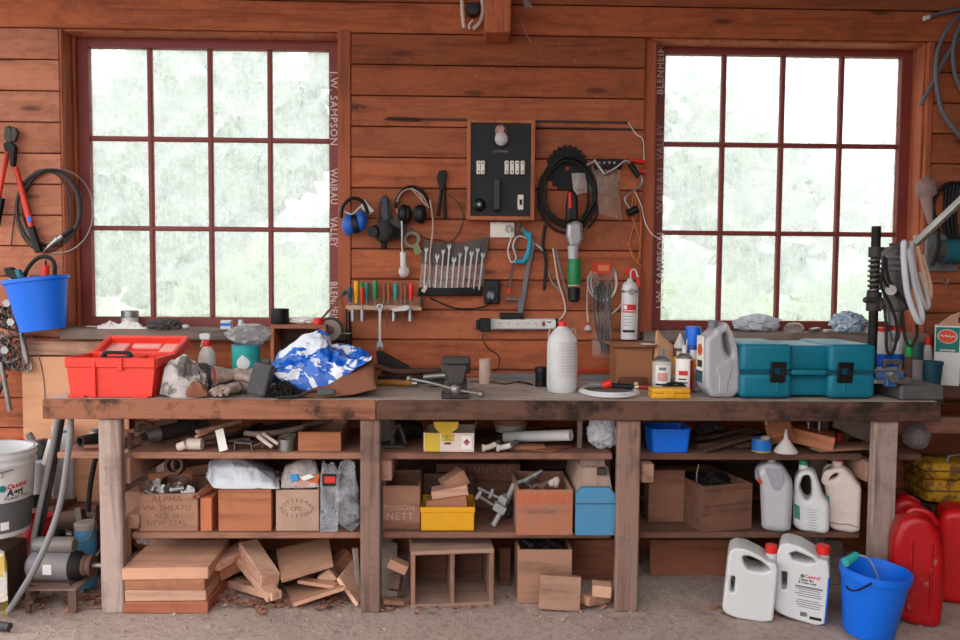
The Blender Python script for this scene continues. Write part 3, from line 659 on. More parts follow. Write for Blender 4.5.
# bench grinder
o = thing('bench_grinder', 'small dusty bench grinder with stone wheel below the tool rack', 'bench grinder', at(331, .58, TOP)); z = P(331, 330, .58).z - TOP
part('pedestal', MB().lathe([(.05, 0), (.045, .02), (.025, .06), (.022, z - .04), (0, z - .04)], 16), iron, o)
part('motor_housing', MB().cyl((.012, .01, z), (.012, .075, z), .034, None, 24), iron, o)
part('wheel', MB().lathe([(0, -.013), (.05, -.013), (.052, -.011), (.052, .011), (.05, .013), (0, .013)], 32, Matrix.Translation((0, -.01, z)) @ Matrix.Rotation(PI / 2, 4, 'X')), paint('grindstone', '8e7d74', .9, 0, .4), o, label='pale grey grinding stone')
part('hub', MB().lathe([(0, .02), (.008, .02), (.02, .014), (.02, 0)], 16, Matrix.Translation((0, -.012, z)) @ Matrix.Rotation(PI / 2, 4, 'X')), rust, o)
m = MB(); m.tube([(.058 * math.cos(a), -.008, z + .058 * math.sin(a)) for a in [rad(q) for q in range(-20, 200, 20)]], .006, 8); part('guard', m, iron, o)
part('tool_rest', MB().box((.075, -.01, z - .015), (.05, .04, .006)), steel, o)
# stick with blue end
a = P(318, 322, .60); b = P(346, 291, .66)
o = thing('dip_rod', 'thin brown rod with blue tip leaning across the window corner', 'rod', a); part('shaft', MB().cyl((0, 0, 0), (b - a) * .9, .0035, None, 8), rust, o); part('tip', MB().cyl((b - a) * .88, b - a, .012, .010, 12), tealdk, o, label='dark blue tip')
a = P(321, 320, .63); b = P(340, 300, .68); solo('thin_stick', 'thin wooden stick beside the blue tipped rod at the window corner', 'stick', MB().cyl(a, b, .003, None, 8), brownX, a, world=True)
# axe, chisel, bars
def px(x, y, Y): return P(x, y, Y)
o = thing('axe', 'dark axe head with handle lying on the bench below the spanner', 'axe', at(395, .55, TOP))
ll = at(395, .55, TOP)
part('head', MB().slab([L2([(376, 351), (382, 351), (409, 366), (409, 371), (390, 370), (378, 364)], .6, ll, .006)], .03, .006, Matrix.Translation((0, .05, 0))), dkiron, o)
part('handle', MB().tube([px(376, 366, .55) - ll, px(400, 372, .52) - ll, px(438, 370, .55) - ll], .013, 10), darkwood, o)
def stickthing(name, label, cat, x0, y0, x1, y1, Y0, Y1, r, mat, n=12, z=None):
    a = P(x0, y0, Y0); b = P(x1, y1, Y1); return solo(name, label, cat, MB().cyl(a, b, r, None, n), mat, (a + b) / 2 - Vector((0, 0, r)), world=True)
a = at(376, .43, TOP + .014); b = at(413, .40, TOP + .014); c2 = at(440, .36, TOP + .012)
o = thing('chisel', 'long chisel with orange wooden handle and steel ferrule lying before the axe', 'chisel', a - Vector((0, 0, .014)))
part('handle', MB().tube([Vector((0, 0, .014)), (b - a) * .5 + Vector((0, 0, .015)), (b - a) + Vector((0, 0, .014))], .013, 12, rr=lambda t: .85 + .3 * math.sin(t * PI)), wood('handle_wood', 'd08a3e', 'a9642c', 'X', .5), o)
part('ferrule', MB().cyl(b - a + Vector((0, 0, .014)), (b - a) * 1.12 + Vector((0, 0, .014)), .015, .013, 14), bright, o); part('blade', MB().bar((b - a) * 1.1 + Vector((0, 0, .012)), c2 - a + Vector((0, 0, .012)), .016, .005), steel, o)
m = MB(); a = at(381, .58, TOP + .05); b = at(445, .60, TOP + .045); m.bar(a, b, .05, .03); solo('timber_wedge', 'dark timber wedge lying behind the axe handle', 'wedge', m, darkwood, (a + b) / 2 - Vector((0, 0, .015)), world=True)
m = MB(); a = at(378, .50, TOP + .019); b = at(432, .47, TOP + .019); m.bar(a, b, .04, .036); solo('iron_bar', 'flat dark iron bar on the bench between axe and chisel', 'bar', m, dkiron, (a + b) / 2 - Vector((0, 0, .018)), world=True)
m = MB(); a = at(424, .36, TOP + .05); b = at(446, .33, TOP + .062); m.cyl(a, b, .014, None, 16); solo('steel_pipe', 'short bright steel pipe stub pointing at the vice', 'pipe', m, steel, (a + b) / 2, world=True)
m = MB(); a = at(430, .40, TOP + .02); b = at(452, .40, TOP + .02); m.bar(a, b, .06, .038); solo('iron_block', 'dark iron block under the steel pipe stub behind the vice', 'block', m, iron, (a + b) / 2 - Vector((0, 0, .02)), world=True)
# vice
c, w_, h_ = ext(441, 470.5, 358.5, .04, TOP); X = w_
o = thing('bench_vice', 'heavy dark iron bench vice clamped to the bench front edge', 'vice', c)
m = MB(); m.box((-.002, .03, .012), (w_ * .95, .10, .024), None, .004); m.slab([rnd([(-w_ * .46, h_ - .004), (w_ * .48, h_ - .004), (w_ * .48, h_ * .72), (w_ * .22, h_ * .48), (w_ * .38, h_ * .46), (w_ * .38, .0), (-w_ * .38, 0), (-w_ * .38, h_ * .46), (-w_ * .22, h_ * .48), (-w_ * .44, h_ * .72)], .006)], .06, .008, Matrix.Translation((0, .02, 0))); part('body', m, iron, o)
part('front_jaw', MB().slab([rnd([(-w_ * .34, h_ * .86), (w_ * .4, h_ * .86), (w_ * .24, h_ * .38), (-w_ * .2, h_ * .38)], .008)], .03, .006, Matrix.Translation((0, -.024, 0))), iron, o)
m = MB(); m.box((0, .08, h_ * .78), (w_ * 1.0, .05, h_ * .40), None, .006); part('fixed_jaw', m, iron, o)
m = MB(); m.box((-.002, -.012, h_ - .008), (w_ * .92, .012, .026), None, .002); m.box((0, .05, h_ - .008), (w_ * .9, .012, .026), None, .002); part('jaw_plate', m, iron, o)
part('anvil', MB().box((0, .14, h_ * .45), (w_ * .7, .10, h_ * .5), None, .008), iron, o)
zz = h_ * .30; m = MB(); m.cyl((.0, -.095, zz), (0, .04, zz), .012, None, 14); m.ball((0, -.08, zz), .023, 1, 1, 1, 8); part('screw', m, steel, o)
m = MB(); m.tube([(-.19, -.075, zz + .042), (-.10, -.08, zz + .026), (0, -.082, zz), (.10, -.082, zz - .018)], .0065, 10, smooth=3); m.ball((.104, -.082, zz - .02), .0145, 1, 1, 1, 8); m.ball((-.19, -.075, zz + .042), .0125, 1, 1, 1, 8); part('handle', m, steel, o)
# small things mid bench
c, w_, h_ = ext(479, 490.8, 359, .52, TOP); o = solo('cardboard_tube', 'short pale cardboard tube standing on the bench beside the vice', 'tube', MB().lathe([(w_ / 2, 0), (w_ / 2, h_), (w_ / 2 - .006, h_), (w_ / 2 - .006, .01), (0, .01), (0, 0)], 24), paint('pale_card', 'c9a898', .8, 0, .25, '9a7a6c'), c)
c, w_, h_ = ext(535, 547.5, 367, .44, TOP); r = w_ / 2; o = thing('black_jar', 'small black ribbed jar on the bench beside the white bottle', 'jar', c)
part('body', MB().lathe([(0, 0), (r, 0), (r, h_ * .3), (r * .92, h_ * .33), (r * .92, h_ * .4), (r, h_ * .43), (r, h_ * .66), (0, h_ * .66)], 24), black, o); part('lid', MB().lathe([(r * .9, h_ * .66), (r * 1.05, h_ * .7), (r * 1.05, h_ * .96), (r, h_), (0, h_)], 24), black, o)
def pipeon(label, x0, x1, Y, h, mat, name='conduit', cat='conduit', d=.022, group=None):
    a = at(x0, Y, TOP + h / 2); b = at(x1, Y, TOP + h / 2); return solo(name, label, cat, MB().bar(a, b, d, h, .003), mat, (a + b) / 2 - Vector((0, 0, h / 2)), world=True)
pipeon('grey square conduit lying along the wall behind cardboard tube and black jar', 491, 549, .70, .028, grey); pipeon('grey flat bar lying along the wall behind the white hose', 580, 661, .66, .026, grey, 'flat_bar', 'bar')
a = at(578, .71, TOP + .045); b = at(614, .71, TOP + .045); solo('red_rod', 'thin red rod lying on the wall side behind the white hose', 'rod', MB().cyl(a, b, .005, None, 8), red, (a + b) / 2, world=True)
a = at(421, .62, TOP + .01); solo('thin_wire', 'thin dark wire trailing over the bench behind the vice', 'wire', MB().tube([at(470, .55, TOP + .004), at(490, .5, TOP + .012), at(505, .47, TOP + .004), at(520, .5, TOP + .014), at(533, .45, TOP + .004), at(516, .56, TOP + .004)], .0025, 6), dkiron, at(500, .5, TOP), world=True)
# white bottle with red cap
c, w_, h_ = ext(548.2, 579, 322, .20, TOP); r = w_ / 2
o = thing('white_bottle', 'large white plastic bottle with red cap standing behind the white hose', 'bottle', c + Vector((0, r, 0)))
part('body', MB().lathe([(0, 0), (r * .9, 0), (r * .96, .01), (r, .03), (r, h_ * .66), (r * .93, h_ * .76), (r * .6, h_ * .87), (r * .3, h_ * .92), (r * .28, h_ * .93), (0, h_ * .93)], 36), white, o)
part('cap', MB().lathe([(r * .27, h_ * .925), (r * .29, h_ * .93), (r * .29, h_ - .003), (r * .26, h_), (0, h_)], 24), red, o, label='red screw cap')
for s in (-1, 1): part('lug', MB().tube([(s * r * .40, 0, h_ * .885), (s * r * .68, 0, h_ * .90), (s * r * .86, 0, h_ * .86), (s * r * .90, 0, h_ * .76)], .0035, 8), cloudy, o)
lb = band(o, r, h_ * .22, h_ * .72, paint('grey_label', 'cac2c0', .5, 0, .1), -PI * .62, -PI * .12)
for k in range(9):
    band(lb, r, h_ * (.30 + .042 * k), h_ * (.306 + .042 * k), paint('grey_ink', '8e8684', .7, 0, 0), -PI * .56, -PI * (.30 - .05 * (k % 3)), 'text_line', 1.018)
# coil of white hose and pump
m = MB(); hc = at(609, .20, TOP)
pts = []
for k in range(46): a = 2 * PI * k / 15; pts.append((.127 * math.cos(a) * (1 - .04 * (k // 15)), (.16 - .012 * (k // 15)) * math.sin(a), .0075 + .004 * k / 15))
m.tube(pts, .0065, 10, smooth=3); solo('white_hose', 'coil of white plastic hose lying on the bench front', 'hose', m, white, hc)
a = at(588, .25, TOP + .035); b = at(637, .20, TOP + .03); o = thing('grease_gun', 'black barrelled hand pump with red collar lying behind the white hose', 'pump', a - Vector((0, 0, .02)))
z2 = Vector((0, 0, .02)); d = b - a
part('barrel', MB().cyl(z2 + d * .32, z2 + d * .95, .012, None, 14), black, o); part('rod', MB().cyl(z2, z2 + d * .34, .009, None, 10), grey, o); part('collar', MB().cyl(z2 + d * .30 + Vector((0, 0, -.004)), z2 + d * .48 + Vector((0, 0, .012)), .0165, .02, 14), red, o, label='red plastic collar')
m = MB(); m.cyl(z2 + d * .95, z2 + d * 1.03, .011, None, 12); m.ball(z2 + d * .98 + Vector((0, 0, .012)), .011, n=8); part('fitting', m, paint('brass', 'c8b48c', .3, .6), o); part('tip', MB().cyl(z2 + d * 1.03, z2 + d * 1.30, .011, .009, 12), paint('dark_red_plastic', '8c2620', .5), o, label='dark red grip')
# brush, cardboard box, paper bag
a = at(618, .42, TOP + .022); b = at(647, .42, TOP + .022); m = MB(); n = 34
m.lathe([(0, 0), (.018, .002), (.024, .02), (.0225, .05), (.0245, .09), (.023, .12), (.018, (b - a).length), (0, (b - a).length)], 24, Matrix.Translation(a) @ Matrix.Rotation(PI / 2, 4, 'Y'))
o = solo('wire_brush', 'brown cylindrical bristle brush lying before the cardboard box', 'brush', m, paint('bristle', '6e4434', .95, 0, .4, '4a2c22', bs=1.0, scale=60), (a + b) / 2 - Vector((0, 0, .022)), world=True)
c, w_, h_ = ext(616, 652, 347, .50, TOP); o = thing('cardboard_box', 'plain brown cardboard box standing against the wall beneath the zip ties', 'cardboard box', c); part('body', MB().box((0, .09, h_ / 2), (w_, .18, h_), None, .003), card, o)
m = MB(); m.box((-.004, .08, h_ + .008), (w_ + .04, .22, .014), None, .002); solo('thin_board', 'thin board resting on top of the brown cardboard box', 'board', m, brownX, c)
m = MB(); m.bar(at(641, .44, TOP + h_ + .0195), at(655.5, .44, TOP + h_ + .019), .012, .006); solo('white_strip', 'short white plastic strip lying on the board over the cardboard box', 'strip', m, white, at(648, .44, TOP + h_ + .0165), world=True)
solo('paper_bag', 'pointed tan kraft paper bag behind the spray cans', 'paper bag', lump([(652.5, 374), (653.5, 352), (655, 333), (657, 330), (664, 338), (672, 344), (677, 356)], [(652.5, 380), (660, 381), (677, 378)], .48, .53, .64, TOP, .006, 9, 8, 40, 30), kraft, at(660, .53, TOP), world=True, sharp=20)
# cans
o, r, h, k = spray('white spray can with dull metal dome in front of the paper bag', 654.5, 672.5, 350, .20, TOP, offwhite, steel, 'nozzle', grey)
lb = band(o, r, k * .28, k * .88, paper, -PI * .8, -PI * .15); band(lb, r, k * .26, k * .32, ink, -PI * .8, -PI * .15, 'stripe', 1.02); band(lb, r, k * .40, k * .66, paint('pink_print', 'd89a96', .7), -PI * .72, -PI * .35, 'print', 1.02); band(lb, r, k * .74, k * .84, grey, -PI * .68, -PI * .42, 'print', 1.02)
o, r, h, k = spray('white and red spray can with straw nozzle beside the silver jug', 677.5, 694.5, 346, .17, TOP, paper, steel, 'nozzle', white)
band(o, r, .006, k * .98, paint('label_red', 'b81c20', .4), -PI * .36, -PI * .02, 'stripe', 1.012, 'red stripe'); lb = band(o, r, k * .55, k * .68, inkred, -PI * .8, -PI * .45, 'print', 1.014)
for q in range(4): band(o, r, k * (.12 + .1 * q), k * (.16 + .1 * q), ink, -PI * .8, -PI * (.45 + .05 * (q % 2)), 'text_line', 1.014)
part('straw', MB().cyl((.008, -.004, h - .012), (.008, -.004, h + .028), .002, None, 6), white, o)
c, w_, h_ = ext(674.5, 687.5, 334, .36, TOP); r = w_ / 2; o = thing('amber_bottle', 'amber bottle with tapered white nozzle between the two spray cans', 'bottle', c + Vector((0, r, 0)))
part('body', MB().lathe([(0, 0), (r, 0), (r, h_ * .72), (r * .7, h_ * .78), (0, h_ * .78)], 22), paint('amber', '4a3428', .3), o); part('nozzle', MB().lathe([(r * .95, h_ * .74), (r * .9, h_ * .80), (r * .25, h_ * .96), (r * .2, h_), (0, h_)], 18), offwhite, o); band(o, r, h_ * .46, h_ * .68, cream, -PI * .75, -PI * .2)
o, r, h, k = spray('blue spray can with tall blue cap standing behind the other cans', 686.5, 702, 327, .36, TOP, paint('dark_blue', '163c8c', .35), blue2, 'cap', blue2, ratio=.70)
band(o, r, k * .55, k * .9, paper, -PI * .7, -PI * .25)
for i, (x0, x1, yt) in enumerate(((652.5, 660, 361), (673.5, 680, 357), (693.5, 703, 360))):
    c, w_, h_ = ext(x0, x1, yt, .30, TOP); r = w_ / 2
    o = thing('glue_bottle', ['yellow capped bottle half hidden behind the white spray can', 'yellow capped bottle peeping out between the white and red cans', 'yellow capped bottle squeezed between red striped can and silver jug'][i], 'bottle', c + Vector((0, r, 0)))
    part('body', MB().lathe([(0, 0), (r, 0), (r, h_ * .78), (0, h_ * .78)], 20), offwhite, o); part('cap', MB().lathe([(r * 1.02, h_ * .76), (r * 1.02, h_), (0, h_)], 20), yelbox, o, label='yellow cap'); band(o, r * 1.02, h_ * .46, h_ * .6, yelbox, -PI, 0, 'stripe')
c, w_, h_ = ext(652, 690.5, 389, .055, TOP); o = thing('yellow_case', 'small flat yellow plastic case lying at the bench front edge', 'case', c, rad(-1))
part('base', MB().box((0, .04, h_ * .27), (w_, .08, h_ * .54), None, .005, seg=2), yelbox, o); part('lid', MB().box((0, .04, h_ * .78), (w_, .08, h_ * .44), None, .005, seg=2), yelbox, o); part('latch', MB().box((-.008, -.002, h_ * .4), (w_ * .24, .008, h_ * .62), None, .002), yelbox, o)
m = MB(); m.crumple((0, 0, .022), (.10, .05, .045), 33, .3, 2.5, 4, 0); m.tube([(.05 * math.cos(q), .0, .03 + .025 * math.sin(q)) for q in [rad(x) for x in range(0, 190, 30)]], .006, 8); solo('chain_tool', 'dark knobbly tool lying behind the small yellow case', 'tool', m, dkiron, at(674, .155, TOP))
# silver jug
Yj = .10; c = at(721, Yj, TOP)
o = thing('oil_jug', 'silver grey oil jug with moulded handle beside the teal case', 'jug', c + Vector((0, .03, 0)), rad(5))
cc = zc([(655, 410), (650, 330), (654, 165), (664, 140), (700, 116), (712, 96), (748, 92), (764, 62), (786, 80), (812, 150), (838, 235), (845, 330), (843, 430), (806, 466), (690, 462)], 580, 310, 5.333)
hole = zc([(748, 128), (764, 112), (774, 130), (800, 215), (797, 240), (778, 246), (756, 205)], 580, 310, 5.333)
part('body', MB().slab([L2(cc, Yj, c, .012), L2(hole, Yj, c, .01)], .115, .02, res=4), silver, o)
m = MB(); q = P(580 + 718 / 5.333, 310 + 80 / 5.333, Yj) - c; m.cyl(q + Vector((-.002, 0, -.016)), q + Vector((.002, 0, .020)), .020, .019, 20); part('cap', m, grey, o, label='grey screw cap')
m = MB(); m.slab([L2(zc([(705, 300), (790, 260), (800, 300), (770, 380), (770, 440), (720, 440), (725, 360)], 580, 310, 5.333), Yj, c, .01)], .008, .003, Matrix.Translation((0, -.058, 0))); part('side_ridge', m, silver, o)
lx = P(580 + 652 / 5.333, 350, Yj).x - c.x
lab = part('label', MB().box((lx + .0115, 0, .165), (.003, .075, .20), None, .001, Matrix.Translation((-.013, 0, 0))), paper, o, label='printed front label')
part('disc', MB().cyl((lx - .0045, 0, .205), (lx - .0032, 0, .205), .026, None, 20), paint('label_orange', 'd2592a', .5), lab, label='orange disc'); part('patch', MB().box((lx - .0035, 0, .09), (.002, .07, .05), None, 0), tealdk, lab, label='dark teal patch'); part('print', MB().box((lx - .0035, 0, .145), (.002, .05, .03), None, 0), ink, lab)
# teal case
c, w_, h_ = ext(740.5, 875.5, 347, .05, TOP); d_ = .34
o = thing('tool_case', 'big teal plastic power tool case with two black latches', 'tool case', c)
hs = h_ * .50
for nm, z0, z1 in (('lower_shell', .004, hs), ('lid', hs + .004, h_ + .012)):
    m = MB(); zc_ = (z0 + z1) / 2; hh = z1 - z0
    for x, ww in ((-w_ * .31, w_ * .38), (w_ * .325, w_ * .35)):
        m.box((x, d_ / 2, zc_), (ww, d_, hh), None, .022, seg=4)
    m.box((0, d_ / 2 + .02, zc_ - (.004 if nm == 'lid' else 0)), (w_ * .5, d_ - .05, hh - .01), None, .015, seg=3)
    part(nm, m, teal, o, sharp=50)
part('seam', MB().box((0, d_ / 2, hs + .002), (w_ - .008, d_ - .012, .012), None, .003), tealdk, o)
part('handle', MB().box((0, .006, hs + .004), (w_ * .26, .022, .022), None, .006, seg=3), teal, o)
for x in (-w_ * .235, w_ * .26):
    l = part('latch', MB().slab([rnd([(-.032, -.045), (.032, -.045), (.038, .042), (-.028, .042)], .006), rnd([(-.016, -.010), (.018, -.010), (.016, .016), (-.016, .016)], .004)], .014, .003, Matrix.Translation((x, -.004, hs + .006))), black, o, label='black latch')
    part('hasp', MB().box((x, -.004, hs - .055), (.012, .006, .05), None, .002), teal, o)
# sill of the second window
S2 = 1.1115
m = MB(); m.crumple((0, 0, .04), (.22, .12, .085), 41, .22, 1.9, 5, 0); solo('white_bag', 'white crumpled plastic bag on the sill behind the teal case', 'plastic bag', m, sackgrey, at(757, .78, S2 - .0) + Vector((0, 0, .001)))
o = thing('glass_jar', 'upturned dusty glass jar on the sill behind the teal case', 'jar', at(794, .74, S2)); part('body', MB().lathe([(.05, 0), (.051, .012), (.046, .03), (.03, .046), (0, .05)], 24), cloudy, o)
for i, (x, sz, lb) in enumerate(((815, (.06, .03, .02), 'small grey hinge on the sill next to the glass jar'), (828, (.05, .03, .014), 'flat pale scrap of plastic on the second sill'))): solo('hinge' if i == 0 else 'plastic_scrap', lb, 'hinge' if i == 0 else 'scrap', MB().box((0, 0, sz[2] / 2 + .002), sz, (rad(6 if i == 0 else 0), rad(-6 if i == 0 else 0), .4), .003), steel if i == 0 else cream, at(x, .72, S2 + .002))
def pat():
    t = NT('printed_cloth'); v = t.mapped((1, 1, 1)); n = t.noise(v, 16, 3, .6, .5); c = t.ramp(n, [(.42, 'c9ced6'), (.5, '7fa3bf'), (.58, 'b9bfc8'), (.66, '5d6f80')]); t.bsdf(c, .8, 0, .3, n, .4, .01); return t.m
m = MB(); m.crumple((0, 0, .05), (.155, .12, .10), 44, .28, 2.2, 5, 0); solo('printed_cloth', 'blue and white printed cloth bundle on the sill behind the drill stand', 'cloth', m, pat(), at(848, .74, S2 + .001))
o, r, h = tin('dome_jar', 'pale round lidded jar beside the printed cloth under the second window', 'jar', 864, 874, 324, .72, S2, offwhite, offwhite, .3)
# ------------------------------------------------------------------ drill stand, side shelf
ss = thing('side_shelf', 'low plank shelf on a timber rail beyond the bench end', 'shelf', (2.45, .55, FZ))
part('shelf_board', MB().box((2.42, .55, .85), (.74, .39, .036), None, .004), darkwood, ss, True)
a = P(898, 417, .45); b = P(960, 434, .45); part('rail', MB().box((2.43, .47, (a.z + b.z) / 2), (.70, .05, a.z - b.z), None, .004), shelfwood, ss, True)
for x in (2.10, 2.74): part('leg', MB().box((x, .57, (FZ + .832) / 2), (.06, .07, .832 - FZ - .001), None, .004), darkwood, ss, True)
SS = .868
# drill stand
Yd = .22
c = at(873, Yd, TOP)
dsn = thing('drill_stand', 'dark iron drill press stand clamped on the bench end', 'drill stand', c)
bw = P(930, 400, .08).x - P(876, 400, .08).x
part('base_plate', MB().box((.115, -.04, .0325), (.19, .30, .065), None, .008), paint('base_iron', '5e5a5a', .6, .3, .4, '8a807a'), dsn)
zt = P(873, 226, Yd).z - TOP
part('column', MB().cyl((0, .02, 0), (0, .02, zt), .020, None, 20), dkiron, dsn)
z1 = P(873, 247, Yd).z - TOP; z2_ = P(873, 257, Yd).z - TOP
m = MB(); m.cyl((0, .02, z2_), (0, .02, z1), .030, None, 20); m.box((.045, .02, (z1 + z2_) / 2), (.09, .035, z1 - z2_), None, .004); part('collar', m, iron, dsn)
zb, za = P(873, 293, Yd).z - TOP, P(873, 258, Yd).z - TOP
m = MB(); N = 7
m.tube([(.026 * math.cos(2 * PI * q / 10), .02 + .026 * math.sin(2 * PI * q / 10), zb + (za - zb) * q / (10 * N)) for q in range(10 * N + 1)], .005, 6, smooth=2); part('spring', m, steel, dsn)
zc0 = P(873, 300, Yd).z - TOP
m = MB(); m.cyl((0, .02, zc0 - .05), (0, .02, zc0 + .035), .032, None, 20); m.box((.07, .0, zc0 - .02), (.13, .06, .045), None, .006); m.cyl((-.05, -.01, zc0), (.02, -.01, zc0), .012, None, 12); m.ball((-.052, -.01, zc0), .014, n=8); part('carriage', m, iron, dsn)
m = MB(); a = P(915, 244, .12) - c; b = P(966, 196, -.02) - c; m.bar(a, b, .022, .034, .004); m.bar(a + Vector((-.01, -.016, .0)), b + Vector((-.01, -.016, 0)), .008, .016, .002); part('lever', m, steel, dsn, label='bright steel lever')
m = MB(); m.cyl((.10, .0, zt * .62), (.10, .0, zt * .90), .05, .045, 20); part('head_bracket', m, iron, dsn)
# drill held in it
cdv = at(896, .14, TOP); o = thing('power_drill', 'dusty grey power drill held in the drill stand', 'drill', at(896, .14, P(896, 330, .14).z))
l0 = o.location
def lv(x, y, Y=.14): return P(x, y, Y) - Vector(l0)
part('motor_body', MB().slab([L2([(884, 252), (890, 246), (907, 248), (910, 262), (907, 300), (902, 312), (888, 312), (885, 290)], .14, l0, .012)], .09, .025, res=4), paint('drill_grey', '5c5452', .5, .2, .4, '8a7a70'), o)
m = MB()
for k in range(3): m.box(lv(896, 257 + k * 6, .09), (.085, .012, .014), None, .004)
part('vent', m, grey, o)
part('gearbox', MB().cyl(lv(895, 325), lv(895, 308), .026, .034, 18), steel, o); part('chuck', MB().lathe([(0, 0), (.012, 0), (.02, .02), (.02, .05), (0, .05)], 18, Matrix.Translation(lv(895, 342))), steel, o)
part('pinion', MB().cyl(lv(891, 290, .05), lv(891, 290, .12), .022, None, 16), steel, o)
m = MB()
for pts in ([(884, 262), (881, 285), (892, 308), (897, 330), (893, 352), (887, 350), (886, 322), (884, 305)], [(886, 258), (889, 280), (904, 300), (915, 318), (917, 335), (911, 346), (905, 338), (902, 310)], [(884, 256), (884, 280), (898, 296)]):
    m.tube([lv(x, y, .045 + .01 * i % 2) for i, (x, y) in enumerate(pts)], .0065, 8)
part('power_cord', m, rubber, o)
m = MB(); lo = at(917, .06, TOP)
def strap(pts, Y, name, label, mat, r=.013):
    a = P(*pts[0], Y); m = MB(); m.tube([P(x, y, Y + dy) - a for (x, y), dy in zip(pts, [0, -.03, -.035, -.03, -.02, .0, .03, .02, .02][:len(pts)])], r, 10)
    solo(name, label, 'strap', m, mat, a)
strap([(906, 247), (904, 243), (904, 262), (908, 295), (918, 321), (922, 316), (916, 290), (911, 262), (909, 246)], .065, 'white_strap', 'thick white padded strap looped over the steel lever', sackgrey, .0125)
strap([(912, 242), (913, 262), (919, 290), (926, 308), (928, 300), (920, 272)], .12, 'grey_strap', 'pale grey strap hanging beside the thick white one', paint('pale_strap', 'b4aaa8', .8), .0105)
strap([(915, 236), (918, 250), (924, 275), (929, 298), (930, 285), (922, 255)], .14, 'peach_strap', 'peach coloured strap hanging over the lever', paint('peach_cloth', 'cfa690', .85), .0095)
# small drill vice on the base
bz = TOP + .066; c = at(893, .06, bz); o = thing('drill_vice', 'small blue machine vice sitting on the drill stand base', 'vice', c)
part('bed', MB().box((0, .05, .012), (.165, .11, .022), None, .003), steel, o)
part('fixed_jaw', MB().box((0.0, .085, .04), (.13, .03, .035), None, .003), paint('vice_blue', '2f5c8c', .5, 0, .35), o); part('front_jaw', MB().box((-.01, .02, .036), (.12, .03, .026), None, .003), _M['vice_blue'], o)
part('jaw_face', MB().box((0, .052, .05), (.14, .03, .012), None, .002), bright, o); part('screw_boss', MB().box((-.02, -.012, .012), (.045, .03, .04), None, .004), _M['vice_blue'], o)
m = MB(); m.cyl((-.02, -.045, .032), (-.02, 0, .032), .020, None, 18); part('screw_head', m, steel, o)
m = MB(); c = at(885, .22, bz); o = solo('clamp_plate', 'dark slotted plate standing behind the small blue machine vice', 'plate', MB().slab([rnd([(-.035, 0), (.05, 0), (.05, .09), (-.035, .09)], .004), rnd([(-.02, .035), (.035, .035), (.035, .07), (-.02, .07)], .004)], .02, .003), steel, at(890, .22, bz))
# bottles behind
for i, (x0, x1, lb) in enumerate(((876.5, 892, 'white bottle with red cap and blue band behind the column'), (893, 906, 'white bottle with red cap and blue band behind the hanging drill cord'))):
    c, w_, h_ = ext(x0, x1, 328, .50, TOP); r = w_ / 2; o = thing('cleaner_bottle', lb, 'bottle', c + Vector((0, r, 0)))
    part('body', MB().lathe([(0, 0), (r, 0), (r, h_ * .84), (r * .7, h_ * .93), (0, h_ * .93)], 22), white, o); part('cap', MB().lathe([(r * .62, h_ * .92), (r * .62, h_), (0, h_)], 18), red, o, label='red cap'); band(o, r, h_ * .32, h_ * .55, blue, -PI, 0, 'stripe', 1.012, 'blue band')
c, w_, h_ = ext(904, 911, 341, .42, TOP); o = thing('green_capped_bottle', 'small bottle with bright green cap behind the hanging drill cord', 'bottle', c); part('body', MB().lathe([(0, 0), (w_ / 2, 0), (w_ / 2, h_ * .7), (0, h_ * .7)], 18), rust, o); part('cap', MB().lathe([(w_ / 2 * 1.05, h_ * .68), (w_ / 2, h_), (0, h_)], 18), paint('bright_green', '1fae52', .4), o, label='bright green cap')
c, w_, h_ = ext(910.5, 925.5, 345, .40, SS); r = w_ / 2; o = thing('grey_canister', 'grey canister with dark green top standing on the side shelf', 'canister', c + Vector((0, r, 0))); part('body', MB().lathe([(0, 0), (r, 0), (r, h_ * .66), (0, h_ * .66)], 24), paint('grey_can', '8d8988', .45, 0, .2), o); part('lid', MB().lathe([(r * 1.02, h_ * .65), (r * 1.02, h_ - .004), (r * .96, h_), (0, h_)], 24), paint('dark_green', '24464a', .45), o, label='dark green top')
c, w_, h_ = ext(924.5, 934.5, 338, .62, SS); r = w_ / 2; o = thing('squat_bottle', 'white bottle with red cap behind the dark blue bucket', 'bottle', c + Vector((0, r, 0))); part('body', MB().lathe([(0, 0), (r, 0), (r, h_ * .55), (r * .75, h_ * .75), (r * .45, h_ * .84), (0, h_ * .84)], 22), offwhite, o); part('cap', MB().lathe([(r * .55, h_ * .83), (r * .52, h_), (0, h_)], 18), red, o, label='red cap')
c, w_, h_ = ext(924, 948.5, 363, .40, SS); r = w_ / 2; o = thing('blue_pot', 'dark blue plastic pot on the side shelf before the carton', 'pot', c + Vector((0, r, 0))); part('body', MB().lathe([(0, 0), (r * .82, 0), (r * .95, h_ - .012), (r * .9, h_ - .012), (r * .78, .006), (0, .006)], 28), tealdk, o); part('rim', MB().lathe([(r * .94, h_ - .016), (r, h_ - .014), (r, h_), (r * .9, h_), (r * .9, h_ - .014)], 28), tealdk, o)
